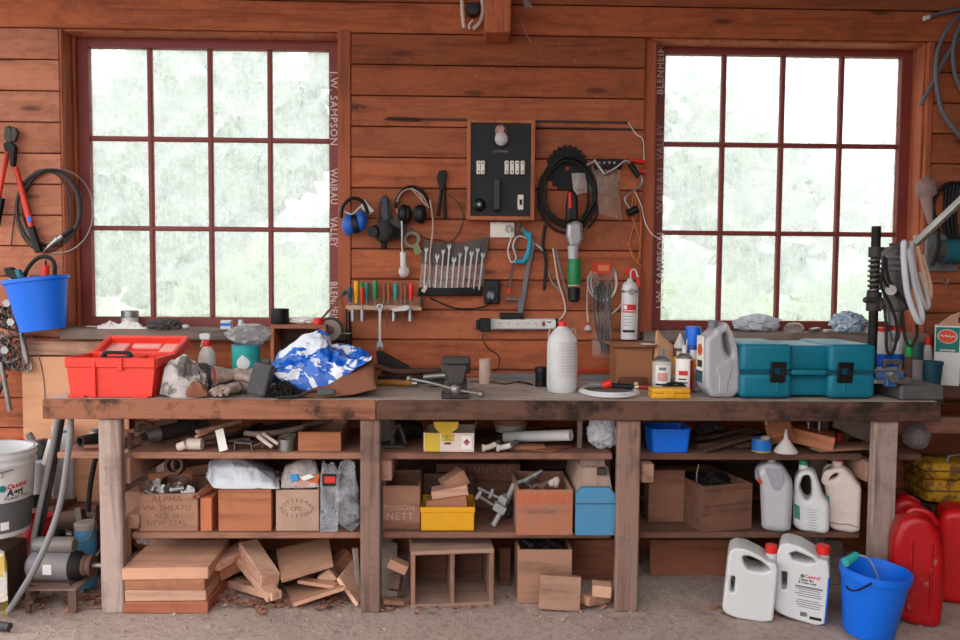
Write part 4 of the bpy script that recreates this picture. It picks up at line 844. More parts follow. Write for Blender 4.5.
# carton with red oval
Yc = .52; c, w_, h_ = ext(935, 957, 326.5, Yc, SS); o = thing('carton', 'tall white carton with green panel and red oval on the side shelf', 'carton', c, rad(-30))
part('body', MB().box((0, .06, h_ / 2), (w_, .12, h_), None, .002), paper, o)
gm = paint('carton_green', '1c7a72', .6, 0, .1); hp = P(945, 352.5, Yc).z - SS
pn = part('panel', MB().box((-.001, -.001, (h_ + hp) / 2 - .004), (w_ - .010, .002, h_ - hp - .006), None, 0), gm, o, label='green printed panel')
oz = P(946, 337, Yc).z - SS
ov = part('oval', MB().lathe([(0, .0), (.043, 0), (.043, .002), (0, .002)], 28, Matrix.Translation((-.002, -.0015, oz)) @ Matrix.Rotation(rad(8), 4, 'Y') @ Matrix.Rotation(PI / 2, 4, 'X'), 1, .80), paper, pn); part('oval_fill', MB().lathe([(0, 0), (.039, 0), (.039, .001), (0, .001)], 28, Matrix.Translation((-.002, -.0037, oz)) @ Matrix.Rotation(rad(8), 4, 'Y') @ Matrix.Rotation(PI / 2, 4, 'X'), 1, .80), paint('oval_red', 'e2502e', .6), pn, label='red oval')
m = MB()
m.tube([(-.034 + .008 * k, -.0055, oz + .003 - .0006 * k + (.004 if k % 2 else -.003)) for k in range(9)], .0022, 6); part('script', m, paper, pn)
m = MB()
for k in range(8): m.box((-.030 + k * .0085, -.0025, hp + .008), (.006, .001, .009), None, 0)
part('print', m, paper, pn)
m = MB(); m.slab([L2([(935, 327), (947, 316), (953, 314), (953, 322), (957, 327)], Yc + .03, c)], .10, .001, Matrix.Translation((0, .055, 0))); part('gable', m, paint('carton_inside', 'c4967c', .8), o); m = MB(); m.bar((.035, .05, h_ + .055), (.085, .05, h_ + .05), .016, .022); part('carton_handle', m, paint('carton_handle', 'd8a484', .8), o)
c = at(981, .46, SS); o = thing('white_box', 'white box with dark panel at the photo edge of the side shelf', 'box', c); part('body', MB().box((0, .06, .14), (.085, .12, .28), None, .003), paper, o); part('panel', MB().box((0, -.001, .16), (.07, .002, .10), None, 0), tealdk, o)
# loose tools on the rail under the shelf
m = MB(); a = P(905, 412, .36); b = P(935, 396, .36); m.slab([rnd([(P(x, y, .36).x - a.x, P(x, y, .36).z - a.z) for x, y in ((901, 405), (922, 388), (944, 402), (925, 416))], .008)], .05, .006); solo('grey_housing', 'dusty grey metal housing wedged under the side shelf', 'housing', m, iron, a)
a = P(912, 420, .30); b = P(934, 398, .30); solo('grey_rod', 'grey rod leaning across the metal housing below the side shelf', 'rod', MB().cyl(a, b, .012, None, 12), steel, a, world=True)
# ------------------------------------------------------------------ on the wall
WY = WALL - .002
def hang(name, label, cat, x, y, Y=WY, group=None): return thing(name, label, cat, P(x, y, Y), 0, group)
def lw(o, x, y, Y): return P(x, y, Y) - Vector(o.location)
def wtube(o, name, pts, r, mat, Y=WY - .01, n=8, closed=False, label=None, smooth=6):   # tube through photo points at distance Y (or per point)
    m = MB(); m.tube([lw(o, p[0], p[1], p[2] if len(p) > 2 else Y) for p in pts], r, n, closed, smooth); return part(name, m, mat, o, label=label)
def wslab(o, name, outs, depth, mat, Y, bev=.003, r=.004, label=None):
    m = MB(); l = Vector(o.location); m.slab([L2(q, Y, l, r) for q in outs], depth, bev, Matrix.Translation((0, Y - l.y, 0))); return part(name, m, mat, o, label=label)
# bolt cutter
o = hang('bolt_cutter', 'bolt cutter with red handles and black grips hung on the wall', 'bolt cutter', 10, 130, WY - .03)
wslab(o, 'jaw', [zc([(22, 28), (40, 22), (48, 40), (50, 85), (44, 100), (30, 92), (18, 70)], 0, 120, 4)], .02, iron, WY - .034, .004, .006); wslab(o, 'jaw', [zc([(48, 26), (66, 32), (74, 50), (68, 76), (56, 92), (48, 84)], 0, 120, 4)], .02, iron, WY - .034, .004, .006)
wslab(o, 'pivot_plate', [zc([(18, 95), (40, 86), (58, 96), (66, 110), (60, 190), (46, 185), (40, 130), (24, 128)], 0, 120, 4)], .03, dkiron, WY - .034, .004, .006)
hr = paint('handle_red', 'd8402a', .45, 0, .25, '8c4a38')
wslab(o, 'handle', [zc([(24, 124), (40, 126), (14, 250), (2, 320), (-10, 320), (0, 240)], 0, 120, 4)], .022, hr, WY - .036, .008, .004)
wslab(o, 'handle', [zc([(54, 188), (72, 184), (130, 400), (134, 430), (118, 436), (100, 380)], 0, 120, 4)], .022, hr, WY - .036, .008, .004)
wtube(o, 'grip', [(31, 227, WY - .036), (35, 240, WY - .036), (39, 252, WY - .036)], .020, black, label='black rubber grip'); wslab(o, 'patch', [zc([(108, 388), (122, 384), (126, 404), (112, 410)], 0, 120, 4)], .002, blue, WY - .0485, .0005, .001, 'blue sticker'); wtube(o, 'grip', [(1, 198, WY - .036), (-4, 225, WY - .036)], .020, black)
# cable coil
o = hang('steel_cable', 'coil of dark cable with silver coupling hung beside the first window', 'cable', 52, 170, WY - .02)
def ring(cx, cy, rx, ry, Y, n=18, a0=0, a1=360, w=0):
    return [(cx + rx * math.cos(rad(a0 + (a1 - a0) * k / n)) + w * math.sin(k * 2.3), cy - ry * math.sin(rad(a0 + (a1 - a0) * k / n)) + w * math.cos(k * 1.7), Y + .004 * math.sin(k * 1.1)) for k in range(n + (0 if a1 - a0 == 360 else 1))]
wtube(o, 'loop', ring(48, 209, 31.5, 39, WY - .016, a0=-60, a1=250), .0085, hoseblk); wtube(o, 'loop', ring(52, 208, 29, 38, WY - .026, a0=-40, a1=262), .007, rubber)
wtube(o, 'strand', ring(58, 211, 35.5, 42, WY - .012), .0028, steel, closed=True, n=6); wtube(o, 'strand', ring(44, 211, 27, 41, WY - .012, w=.6), .004, iron, closed=True, n=6)
wtube(o, 'strand', [(18, 195), (14, 220), (11, 246)], .003, iron, n=6)
a = lw(o, 63, 236, WY - .03); b = lw(o, 52, 244, WY - .03); c = lw(o, 43, 252, WY - .03); m = MB(); m.cyl(a, b, .014, .013, 14); m.cyl(b, b + (c - b) * .4, .010, None, 14); m.cyl(b + (c - b) * .4, c, .008, .003, 12); m.cyl(a + (b - a) * .4, a + (b - a) * .62, .017, None, 14); part('coupling', m, bright, o, label='silver coupling')
wtube(o, 'sleeve', [(72, 229, WY - .028), (63, 236, WY - .03)], .012, black, n=12)
# hanging blue bucket
c0 = P(36, 333, .60); hgt = P(36, 280, .60).z - c0.z
o = thing('bucket', 'blue plastic bucket hung on the wall beside the first window', 'bucket', Vector((P(40, 333, .60).x, .63, c0.z + .012)), 0, None, (0, rad(-7), 0))
rt, rb_ = .148, .105
part('body', MB().lathe([(0, 0), (rb_, 0), (rt - .004, hgt - .02), (rt + .008, hgt - .018), (rt + .008, hgt), (rt - .004, hgt), (rb_ - .004, .006), (0, .006)], 40, None, 1, .74), blue2, o)
part('wire_bail', MB().tube([(rt * math.cos(q), .0, hgt - .02 + .10 * math.sin(q)) for q in [rad(x) for x in range(0, 181, 20)]], .003, 6), steel, o) if False else None
bt = c0.z + hgt
def inb(name, label, cat, x, y, Y=.62): return thing(name, label, cat, P(x, y, Y))
o = inb('hose_loop', 'black hose looping up out of the hanging blue bucket', 'hose', 40, 290); wtube(o, 'hose', [(20, 292, .62), (27, 270, .62), (38, 258, .62), (50, 258, .62), (55, 268, .62), (52, 292, .62)], .010, rubber) ; o.children[0].name = 'tube_body'
o = inb('red_tube', 'red plastic tube with dark tip standing in the hanging bucket', 'tube', 45.5, 290); a = lw(o, 45, 300, .60); b = lw(o, 45.8, 265, .60); part('body', MB().cyl(a, b, .017, .016, 16), red, o); part('tip', MB().cyl(b, b + Vector((0, 0, .024)), .006, .004, 10), dkiron, o, label='dark tip')
o = inb('scrub_brush', 'black bristled brush with teal handle lying over the bucket rim', 'brush', 14, 276); wslab(o, 'bristles', [[(5, 268), (12, 267), (20, 272), (21, 279), (14, 280), (7, 274)]], .04, black, .60, .008, .005); wslab(o, 'handle', [[(15, 270), (20, 269), (24, 278), (19, 279)]], .03, teal, .585, .006, .004)
m = MB(); m.crumple((0, 0, .0), (.24, .12, .075), 51, .25, 2.6, 5); solo('rag_bundle', 'grey rag heaped in the top of the hanging bucket', 'rag', m, rag, P(33, 285, .63))
wtube(hang('drip_wire', 'thin pale wire dangling down the plywood below the hanging bucket', 'wire', 30, 335), 'strand', [(29, 330), (36, 350), (41, 365), (44, 385), (45, 400)], .0022, steel, .69, 6).name = 'wire_strand'
# plywood and pale plank at the left of the bench
a = P(22, 357, .68); b = P(100, 446, .68)
solo('plywood_sheet', 'tan plywood sheet leaning on the wall behind the bench end', 'plywood', MB().box((.06, 0, a.z / 2 - FZ / 2 - .0), (.52, .012, a.z - FZ), None, .001), ply, Vector((a.x + .19, .70, FZ)))
a = P(22, 341, .70); b = P(128, 356, .70); solo('pale_plank', 'weathered pale plank fixed along the wall under the window sill', 'plank', MB().box((0, 0, 0), (b.x - a.x, .026, a.z - b.z), None, .003), wood('weathered_wood', 'b58e78', '86604c', 'X', .9, '5a463c', .6), Vector(((a.x + b.x) / 2, .733, (a.z + b.z) / 2)))
# hanging metal: chains, shackles, rods
o = hang('shackle_cluster', 'tangle of steel shackles and chains hung on the wall below the bucket', 'chain', 10, 300, .70)
m = MB(); rr_ = random.Random(8)
for i in range(56):
    x = rr_.uniform(-6, 22); y = rr_.uniform(302, 368) ; x += max(0, (y - 340) * .1)
    if x > 14 + (y - 300) * .12: continue
    c = lw(o, x, y, .69 - rr_.random() * .05); M = Matrix.Translation(c) @ Euler((rr_.uniform(0, 3), rr_.uniform(0, 3), rr_.uniform(0, 3))).to_matrix().to_4x4(); k = rr_.uniform(.7, 1.5)
    m.tube([M @ Vector((.024 * k * math.cos(2 * PI * q / 8), .014 * k * math.sin(2 * PI * q / 8), 0)) for q in range(8)], .0052, 6, True, 3)
part('chain_links', m, paint('chain_steel', '6c6664', .4, .6, .3), o)
o = hang('turnbuckle', 'worn grey turnbuckle hanging beside the shackles below the bucket', 'turnbuckle', 24, 335, .68)
wslab(o, 'body', [[(19, 333), (23, 332), (28, 352), (30, 364), (25, 366), (22, 350)]], .026, steel, .66, .008, .004); wtube(o, 'eye', ring(28, 367, 3.5, 4.5, .66, 10), .007, steel, closed=True); wtube(o, 'eye', ring(20, 329, 3.5, 4, .66, 10), .006, iron, closed=True)
o = hang('steel_rod', 'straight steel rod hanging from the shackles at the photo edge', 'rod', 5, 365, .64); wtube(o, 'rod_body', [(1, 362), (10, 411)], .012, steel, .64, 12, smooth=0).name = 'shaft'
o = hang('hook_bar', 'short angled steel bar hanging behind the straight rod', 'bar', 0, 380, .68); wtube(o, 'shaft', [(6, 375), (-3, 396), (-6, 405)], .011, iron, .68, 10)
m = MB(); a = P(18, 308, .66)
for i, (x, y) in enumerate(((8, 303), (18, 312), (12, 322), (6, 350))):
    o = hang('bolt', ['big bolt hung at the top of the shackle tangle', 'big bolt hung under the bucket edge', 'big bolt stuck through the middle shackles', 'big bolt at the foot of the shackle tangle'][i], 'bolt', x, y, .64); part('head', MB().lathe([(0, 0), (.02, 0), (.02, .014), (0, .014)], 6, Matrix.Rotation(PI / 2, 4, 'X')), bright, o); part('shank', MB().cyl((0, 0, 0), (.014, .05, -.02), .009, None, 10), steel, o)
# long rods over the switchboard
a = P(385, 119, WY - .02); b = P(632, 123, WY - .02)
o = thing('blade_rod', 'long thin steel rod resting on nails across the boards behind the switchboard', 'rod', a); m = MB(); m.tube([lw(o, 385, 119, WY - .006), lw(o, 396, 118.5, WY - .012), lw(o, 628, 122.5, WY - .012)], .005, 8, smooth=0); part('rod_shaft', m, iron, o); m = MB(); m.bar(lw(o, 388, 118.5, WY - .02), lw(o, 420, 119.5, WY - .02), .006, .014, .001); part('flat_end', m, dkiron, o)
for x, y in ((425, 121), (585, 124)): part('nail', MB().cyl(lw(o, x, y, WY + .001), lw(o, x, y, WY - .03), .003, None, 8), steel, o)
o = hang('thin_rod', 'second thinner rod lying just under the long one by the second window', 'rod', 580, 126); wtube(o, 'shaft', [(528, 127), (632, 129)], .004, iron, WY - .01, 6, smooth=0)
# switchboard
x0, x1, y0, y1 = 466, 535, 119, 220; d_ = .07; Yf = WY - d_
a = P(x0, y1, Yf); b = P(x1, y0, Yf); w_ = b.x - a.x; h_ = P(500, y0, Yf).z - P(500, y1, Yf).z
o = thing('switchboard', 'black electrical switchboard in a wooden frame fixed between the windows', 'switchboard', Vector((P(500.5, y1, Yf).x, WY, P(500, y1, Yf).z)))
t = .019
part('frame', MB().box((-w_ / 2 + t / 2, -d_ / 2, h_ / 2), (t, d_, h_), None, .002).box((w_ / 2 - t / 2, -d_ / 2, h_ / 2), (t, d_, h_), None, .002).box((0, -d_ / 2, t / 2), (w_ - 2 * t, d_, t), None, .002).box((0, -d_ / 2, h_ - t / 2), (w_ - 2 * t, d_, t), None, .002), wood('board_frame_wood', 'a5623f', '7c422b', 'Z', .6), o)
part('panel', MB().box((0, -d_ + .02, h_ / 2), (w_ - 2 * t, .012, h_ - 2 * t), None, 0), paint('panel_black', '111113', .5, 0, .2, '302c2a', spec=.3), o)
pf = -d_ + .0135
def bp(x, y): q = P(x, y, Yf + .014); return Vector((q.x - o.location.x, pf, q.z - o.location.z))
q = bp(501, 131); hold = part('lamp_holder', MB().lathe([(0, 0), (.03, 0), (.03, .01), (.024, .022), (.014, .04), (0, .04)], 22, Matrix.Translation(q) @ Matrix.Rotation(PI / 2, 4, 'X')), paint('holder', 'b08478', .5, 0, .2), o)
q = bp(501, 140); part('bulb', MB().ball(q + Vector((0, -.035, 0)), .033, 1, 1, 1.05, 12), bulbglass, o, label='round frosted bulb')
for x in (478.5, 482.8, 506.6, 511.8, 517, 522.4):
    q = bp(x, 168); f = part('fuse', MB().box(q + Vector((0, -.012, 0)), (.020, .024, .066), None, .003), porcel, o, label='white porcelain fuse')
    part('screw', MB().cyl(q + Vector((0, -.024, .02)), q + Vector((0, -.0262, .02)), .004, None, 8).cyl(q + Vector((0, -.024, -.02)), q + Vector((0, -.0262, -.02)), .004, None, 8), dkiron, f)
q = bp(497, 195); part('bar_switch', MB().box(q + Vector((0, -.018, 0)), (.030, .036, .155), None, .004), paint('bar_black', '1e1c1c', .35), o)
q = bp(479, 205); part('knob', MB().lathe([(0, 0), (.034, 0), (.032, .012), (.020, .02), (.018, .034), (0, .036)], 24, Matrix.Translation(q) @ Matrix.Rotation(PI / 2, 4, 'X')), black, o); part('dial', MB().cyl(q + Vector((0, -.036, 0)), q + Vector((0, -.038, 0)), .008, None, 12), steel, o)
q = bp(520.5, 202.5); s = part('switch', MB().box(q + Vector((0, -.008, 0)), (.030, .016, .076), None, .004), porcel, o, label='white switch'); part('rocker', MB().box(q + Vector((0, -.018, 0)), (.012, .010, .026), None, .002), ink, s)
text('EXTERIOR', .0155, paint('panel_ink', '8a8480', .8, 0, 0), o, bp(500.5, 151.5) + Vector((0, -.0004, 0)), sp=1.05)
# outlet
o = hang('wall_outlet', 'white double outlet plate fixed under the switchboard', 'outlet', 502, 238, WY)
l = lw(o, 502.3, 230, WY); part('plate', MB().box(l + Vector((0, -.008, 0)), (.122, .016, .078), None, .004), porcel, o); part('socket', MB().cyl(l + Vector((-.022, -.016, 0)), l + Vector((-.022, -.019, 0)), .02, None, 20), porcel, o)
part('plug', MB().cyl(l + Vector((.032, -.016, .006)), l + Vector((.032, -.042, .004)), .02, .016, 16), paint('plug_grey', 'a8a2a0', .5), o); wtube(o, 'lead', [(509, 228, WY - .05), (511, 238, WY - .05), (508, 250, WY - .03), (511, 262, WY - .03), (516, 258, WY - .03), (513, 245, WY - .03), (520, 236, WY - .03), (538, 246, WY - .02), (545, 254, WY - .02)], .0035, white)
# earmuffs
o = hang('ear_muffs', 'pair of blue ear muffs with black band hung beside the window trim', 'ear muffs', 355, 200, WY - .02)
wtube(o, 'headband', [(341, 218, WY - .06), (343, 206, WY - .06), (352, 198.5, WY - .06), (363, 202, WY - .05), (368, 214, WY - .04)], .009, black); wtube(o, 'yoke', [(340, 209), (352, 214), (362, 206), (372, 212)], .004, white, WY - .04)
for x, y, rx, ry, yy in ((349, 225, 7.5, 10.5, WY - .07), (361, 221, 6.5, 10.5, WY - .06)):
    c = lw(o, x, y, yy); e = part('ear_cup', MB().ball(c, .052, rx / 10.5 * .95, .62, 1.0, 12), paint('muff_blue', '1a57b0', .35), o, label='blue ear cup')
c = lw(o, 355, 224, WY - .07); m = MB(); m.lathe([(.036, -.012), (.047, -.012), (.047, .012), (.036, .012)], 24, Matrix.Translation(c) @ Matrix.Rotation(rad(78), 4, 'Y'), 1, .7); part('cushion', m, black, o)
wslab(o, 'white_tag', [[(364, 199), (374, 211), (369, 215), (360, 207)]], .003, paper, WY - .02, .0005, .001)
# respirator mask
o = hang('respirator', 'dusty black respirator mask hung by its strap beside the blue ear muffs', 'mask', 384, 196, WY - .02)
c = lw(o, 384, 232, WY - .06); m = MB(); m.ball(c, .058, .92, .85, .95, 12); part('face_piece', m, paint('mask_grey', '35302e', .7, 0, .4, '6a5c54'), o)
part('filter', MB().cyl(lw(o, 375, 231, WY - .08), lw(o, 372.5, 232, WY - .12), .03, .026, 20), rubber, o); part('filter', MB().cyl(lw(o, 392, 232, WY - .08), lw(o, 396, 232, WY - .11), .03, .026, 20), rubber, o); part('valve', MB().cyl(lw(o, 384, 242, WY - .09), lw(o, 384, 249, WY - .08), .018, .014, 16), rubber, o)
m = MB(); m.tube([lw(o, 378, 222, WY - .03), lw(o, 379, 206, WY - .03), lw(o, 385, 196, WY - .03), lw(o, 390, 208, WY - .03), lw(o, 389, 222, WY - .03)], .007, 8); part('strap', m, ragdk, o); wslab(o, 'strap_buckle', [[(382, 198), (387, 198), (389, 220), (382, 222)]], .016, paint('slate_strap', '3c444e', .7), WY - .045, .004, .004)
# headphones with coil
o = hang('headphones', 'big black headphones hung under a ring of pale cords', 'headphones', 412, 187, WY - .02)
wtube(o, 'headband', ring(412, 210, 17, 23, WY - .03, 14, 5, 175), .009, black); m = MB()
for x, k in ((404, -1), (421, 1)):
    c = lw(o, x, 214, WY - .05); part('ear_cup', MB().ball(c, .048, .62, .75, 1.0, 12), black, o); part('cushion', MB().ball(lw(o, x + (4 if k < 0 else -4), 214, WY - .05), .043, .42, .72, 1.0, 10), rubber, o)
o = hang('pale_flex', 'pale pinkish cord hung in loops around the headphones', 'cord', 412, 188, WY - .01)
wtube(o, 'loop', ring(412, 205, 16, 17, WY - .014, 16, -30, 210), .004, paint('pale_cord', 'b59a8c', .7), n=6); wtube(o, 'loop', ring(410, 205, 13, 16, WY - .05, 16, 20, 170), .0035, _M['pale_cord'], n=6); wtube(o, 'loop', [(411, 188), (418, 196), (427, 206)], .0035, _M['pale_cord'], WY - .05, 6); wtube(o, 'loop', [(411, 188), (422, 195), (429, 208)], .0035, _M['pale_cord'], WY - .045, 6)
wtube(o, 'tail', [(430, 200), (433, 225), (430, 255), (430, 275), (425, 289)], .0045, _M['pale_cord'], WY - .045, 6); part('plug', MB().cyl(lw(o, 427, 286, WY - .045), lw(o, 423, 292, WY - .045), .010, .012, 10), cream, o)
o = hang('hanging_bulb', 'light bulb on a white lampholder and cord hung from the wall', 'light bulb', 403, 222, WY - .03); wtube(o, 'cord', [(401, 208, WY - .02), (402, 230, WY - .09), (402, 246, WY - .07), (403, 254, WY - .05)], .004, white, WY - .05, 8); part('lamp_holder', MB().cyl(lw(o, 403, 252, WY - .05), lw(o, 403.5, 266, WY - .05), .016, .015, 16), white, o)
c = lw(o, 404, 271.5, WY - .05); part('bulb', MB().ball(c, .028, 1, 1, 1.12, 12), bulbglass, o)
o = hang('tape_roll', 'roll of dull tape hung below the headphones', 'tape', 412, 232, WY - .02); c = lw(o, 412, 240, WY - .03); part('roll', MB().lathe([(.026, -.012), (.042, -.012), (.042, .012), (.026, .012), (.026, -.012)], 28, Matrix.Translation(c) @ Matrix.Rotation(rad(80), 4, 'X')), paint('old_tape', '82756a', .6, 0, .3), o); wslab(o, 'tag', [[(412, 245), (418, 242), (422, 252), (416, 256)]], .006, paint('tag_green', '7a8460', .7), WY - .05, .001, .002)
o = hang('dark_strap', 'dark cloth strap tangle hanging beside the tape roll', 'strap', 400, 232); m = MB(); m.crumple(lw(o, 398, 228, WY - .03), (.08, .04, .10), 61, .3, 2.5, 4); part('cloth', m, ragdk, o)
# tongs & wire ring
o = hang('black_tongs', 'long black folded tongs hung on a nail beside the switchboard', 'tongs', 442, 168)
wslab(o, 'jaw', [[(437, 178), (439, 171), (446, 170), (447, 176), (444, 190), (440, 192)]], .02, dkiron, WY - .02, .005, .004); wtube(o, 'handle', [(442, 182), (440, 200), (438, 216)], .008, rubber, WY - .024); wtube(o, 'handle', [(444, 182), (444.5, 200), (445, 218)], .008, rubber, WY - .02)
o = hang('wire_loop', 'thin dark wire loop sweeping over the boards above the tool roll', 'wire', 455, 200); wtube(o, 'strand', [(448, 195), (458, 203), (463, 215), (460, 230), (450, 242), (440, 240), (425, 238), (410, 228)], .0024, iron, WY - .004, 6)
# tool roll of spanners
o = hang('tool_roll', 'clear plastic tool roll full of spanners hung below the wire loop', 'tool roll', 455, 240, WY - .004)
l0 = Vector(o.location)
def rollf(u, v):
    xt = 424 + (489 - 424) * u; xb = 418 + (482 - 418) * u; x = xt + (xb - xt) * v; yt = 240 - 4 * u + 5 * math.sin(u * PI); y = yt + (295 - yt) * v
    p = P(x, y, WY - .012 - .022 * math.sin(u * 3) * v - .004 * noise.noise(Vector((u * 8, v * 4, 2)))) - l0; return p
part('wallet', MB().grid(rollf, 40, 14, .001), cloudy, o); part('flap', MB().grid(lambda u, v: rollf(u, v * .42) + Vector((0, -.010 - .006 * math.sin(u * 9), 0)), 30, 6, .001), paint('dusty_film', '6f6058', .4, 0, .4, '8a7a70'), o); part('binding', MB().tube([rollf(k / 10, 1) + Vector((0, -.004, 0)) for k in range(11)], .005, 6), black, o); part('pocket', MB().grid(lambda u, v: rollf(u, .86 + .13 * v) + Vector((0, -.012, 0)), 30, 3, .002), paint('pocket_black', '26262a', .6), o)
for i in range(11):
    xb = 424 + i * 5.5; L = [50, 46, 42, 48, 54, 38, 44, 52, 46, 50, 44][i]; Yw = WY - .024 - .012 * math.sin(i / 4)
    t = thing('spanner', 'steel open-ended spanner in the clear plastic tool roll', 'spanner', P(xb, 290, Yw), 0, 'spanners in the tool roll'); hl = L * S(Yw) * .82; k = .008 + .0008 * (i % 3)
    m = MB(); m.slab([rnd([(-k * .45, 0), (k * .45, 0), (k * .5, hl - k * 2), (k * 1.2, hl - k), (k * 1.1, hl + k * .6), (k * .4, hl + k), (k * .35, hl - k * .2), (-k * .35, hl - k * .2), (-k * .4, hl + k), (-k * 1.1, hl + k * .6), (-k * 1.2, hl - k), (-k * .5, hl - k * 2)], .002, 2)], .005, .001)
    part('shank', m, bright, t); t.rotation_euler = (0, rad(3 + i * .3), 0)
# tool rack
xr0, xr1 = 346, 422; Yr = .66; a = P(xr0, 306, Yr); b = P(xr1, 306, Yr); zr = a.z
rk = thing('tool_rack', 'narrow wooden wall rack holding screwdrivers and sockets', 'rack', Vector(((a.x + b.x) / 2, WY, zr - .03)))
part('ledge', MB().box((0, -.05, .022), (b.x - a.x, .09, .024), None, .003), wood('rack_wood', 'cda58c', 'a07860', 'X', .8), rk); part('end_bracket', MB().box((b.x / 2 - a.x / 2 - .006, -.05, .05), (.012, .09, .05), None, .002), iron, rk); part('back_strip', MB().box((0, -.006, .055), (b.x - a.x, .01, .045), None, .002), brownX, rk)
def uprt(name, label, cat, x, y0, y1, r, mat, tipm=None, Y=.68, grp=None, bands=None):
    a = P(x, y1, Y); b = P(x, y0, Y); o = thing(name, label, cat, a, 0, grp); h = b.z - a.z
    part('handle', MB().lathe([(0, 0), (r * .7, 0), (r * .8, h * .12), (r * .62, h * .2), (r, h * .4), (r, h * .85), (r * .8, h), (0, h)], 10), mat, o)
    part('shaft', MB().cyl((0, 0, -.05), (0, 0, .003), .003, None, 8), steel, o)
    return o
uprt('screwdriver', 'screwdriver with yellow handle upright in the wall rack', 'screwdriver', 356.5, 281, 303, .013, yellow)
uprt('screwdriver', 'thin screwdriver with red handle leaning beside the yellow one', 'screwdriver', 362, 287, 304, .008, red, Y=.64)
uprt('screwdriver', 'screwdriver with green handle nearest the yellow one in the rack', 'screwdriver', 361.5, 282, 300, .010, green)
uprt('screwdriver', 'screwdriver with dark teal handle between the two green ones', 'screwdriver', 367, 282, 300, .012, paint('dark_teal', '1a6a66', .4)); uprt('screwdriver', 'screwdriver with bright green handle standing alone mid rack', 'screwdriver', 375, 281, 299, .014, green)
uprt('screwdriver', 'screwdriver with turquoise handle in the wall rack left of the wooden files', 'screwdriver', 395.5, 283, 299, .012, paint('handle_teal', '1d8a8a', .4))
uprt('screwdriver', 'screwdriver with bright red handle at the bracket end of the rack', 'screwdriver', 411, 283, 300, .012, red)
for i, x in enumerate((384, 388.5, 401, 405)): uprt('file', ['brown handled file next to the bright green screwdriver', 'brown handled file left of the turquoise screwdriver', 'brown handled file next after the turquoise screwdriver', 'brown handled file beside the bright red screwdriver'][i], 'file', x, 283, 300, .009, redX, Y=.70)
o = uprt('punch', 'dark blue capped punch at the window end of the rack', 'punch', 350, 287, 302, .012, tealdk)
for i, x in enumerate((353, 362.5, 394, 410.5)):
    a = P(x, 309, .64); o = thing('socket', ['steel socket hanging under the window end of the rack', 'steel socket hanging under the yellow screwdriver', 'steel socket hanging right of the big spanner', 'steel socket hanging under the red screwdriver'][i], 'socket', a - Vector((0, 0, .06)))
    part('barrel', MB().lathe([(.007, 0), (.0125, 0), (.0125, .04), (.011, .042), (.011, .058), (0, .058)], 18), bright, o); part('bore', MB().lathe([(.0075, -.0005), (.0075, .02), (0, .02)], 12), dkiron, o)
for i, x in enumerate((346.5, 387.5, 403)):
    a = P(x, 309, .645); solo('drill_bit', ['long dark drill bit hanging from the window end of the rack', 'drill bit hanging between spanner and middle socket', 'drill bit hanging left of the last socket'][i], 'drill bit', MB().cyl((0, 0, 0), (0, 0, -(.09 if i else .16)), .0045, .003, 8), dkiron if i == 0 else rust, a)
o = hang('spanner', 'long steel combination spanner hanging under the tool rack', 'spanner', 380, 307, .63); c = P(380, 307, .63)
L = c.z - P(380, 349, .63).z; m = MB()
m.slab([rnd([(-.018, .004), (-.012, .016), (.012, .016), (.018, .004), (.009, -.016), (.0065, -.03), (.0075, -L + .04), (.017, -L + .024), (.018, -L + .004), (.009, -L - .008), (.006, -L + .010), (-.006, -L + .010), (-.009, -L - .008), (-.018, -L + .004), (-.017, -L + .024), (-.0075, -L + .04), (-.0065, -.03), (-.009, -.016)], .004, 3), [(.007 * math.cos(2 * PI * q / 12), .002 + .007 * math.sin(2 * PI * q / 12)) for q in range(12)]], .008, .002); part('shank', m, bright, o)
o = hang('small_wrench', 'short bright wrench lying along the rack ledge by the last socket', 'wrench', 398, 306, .615); wslab(o, 'shank', [[(391, 309), (404, 305), (409, 305), (410, 309), (406, 311), (393, 312)]], .008, bright, .605, .002, .003)
o = hang('rack_bracket', 'thin iron bracket hanging down from the rack beside the window', 'bracket', 350, 312, .72); wtube(o, 'strip', [(349, 312), (351, 348)], .006, dkiron, .72, 8, smooth=0)
# saw-toothed disc
o = hang('saw_blade', 'round black toothed saw blade hung on the wall behind the black cables', 'saw blade', 567, 150)
c = P(567, 168, WY - .012); q = []
for k in range(44): rr2 = .104 if k % 2 else .118; a = 2 * PI * k / 44; q.append((rr2 * math.cos(a) * .92, rr2 * math.sin(a)))
hole = [(.012 * math.cos(2 * PI * k / 14), .012 * math.sin(2 * PI * k / 14)) for k in range(14)]
part('disc', MB().slab([q, hole], .006, .001, Matrix.Translation(c - o.location)), paint('blade_black', '0e0c0c', .6, .1, .2, '2a2422', spec=.3), o)
# black cables
o = hang('black_cable', 'thick black cable coil hung over the saw blade', 'cable', 568, 158, WY - .03)
for k, (cx, cy, rx, ry, yy) in enumerate(((568, 192, 27, 36, .03), (569, 194, 24, 33, .04), (567, 196, 29, 37, .025), (570, 190, 25, 34, .05), (564, 195, 24, 38, .022))): wtube(o, 'loop', ring(cx, cy, rx, ry, WY - yy, 18, w=.8), .0062, rubber, closed=True, n=8)
wtube(o, 'tail', [(545, 225), (543, 245), (546, 262), (544, 290)], .008, rubber, WY - .02); wtube(o, 'tail', [(585, 170), (594, 195), (597, 215), (588, 228)], .006, rubber, WY - .03)
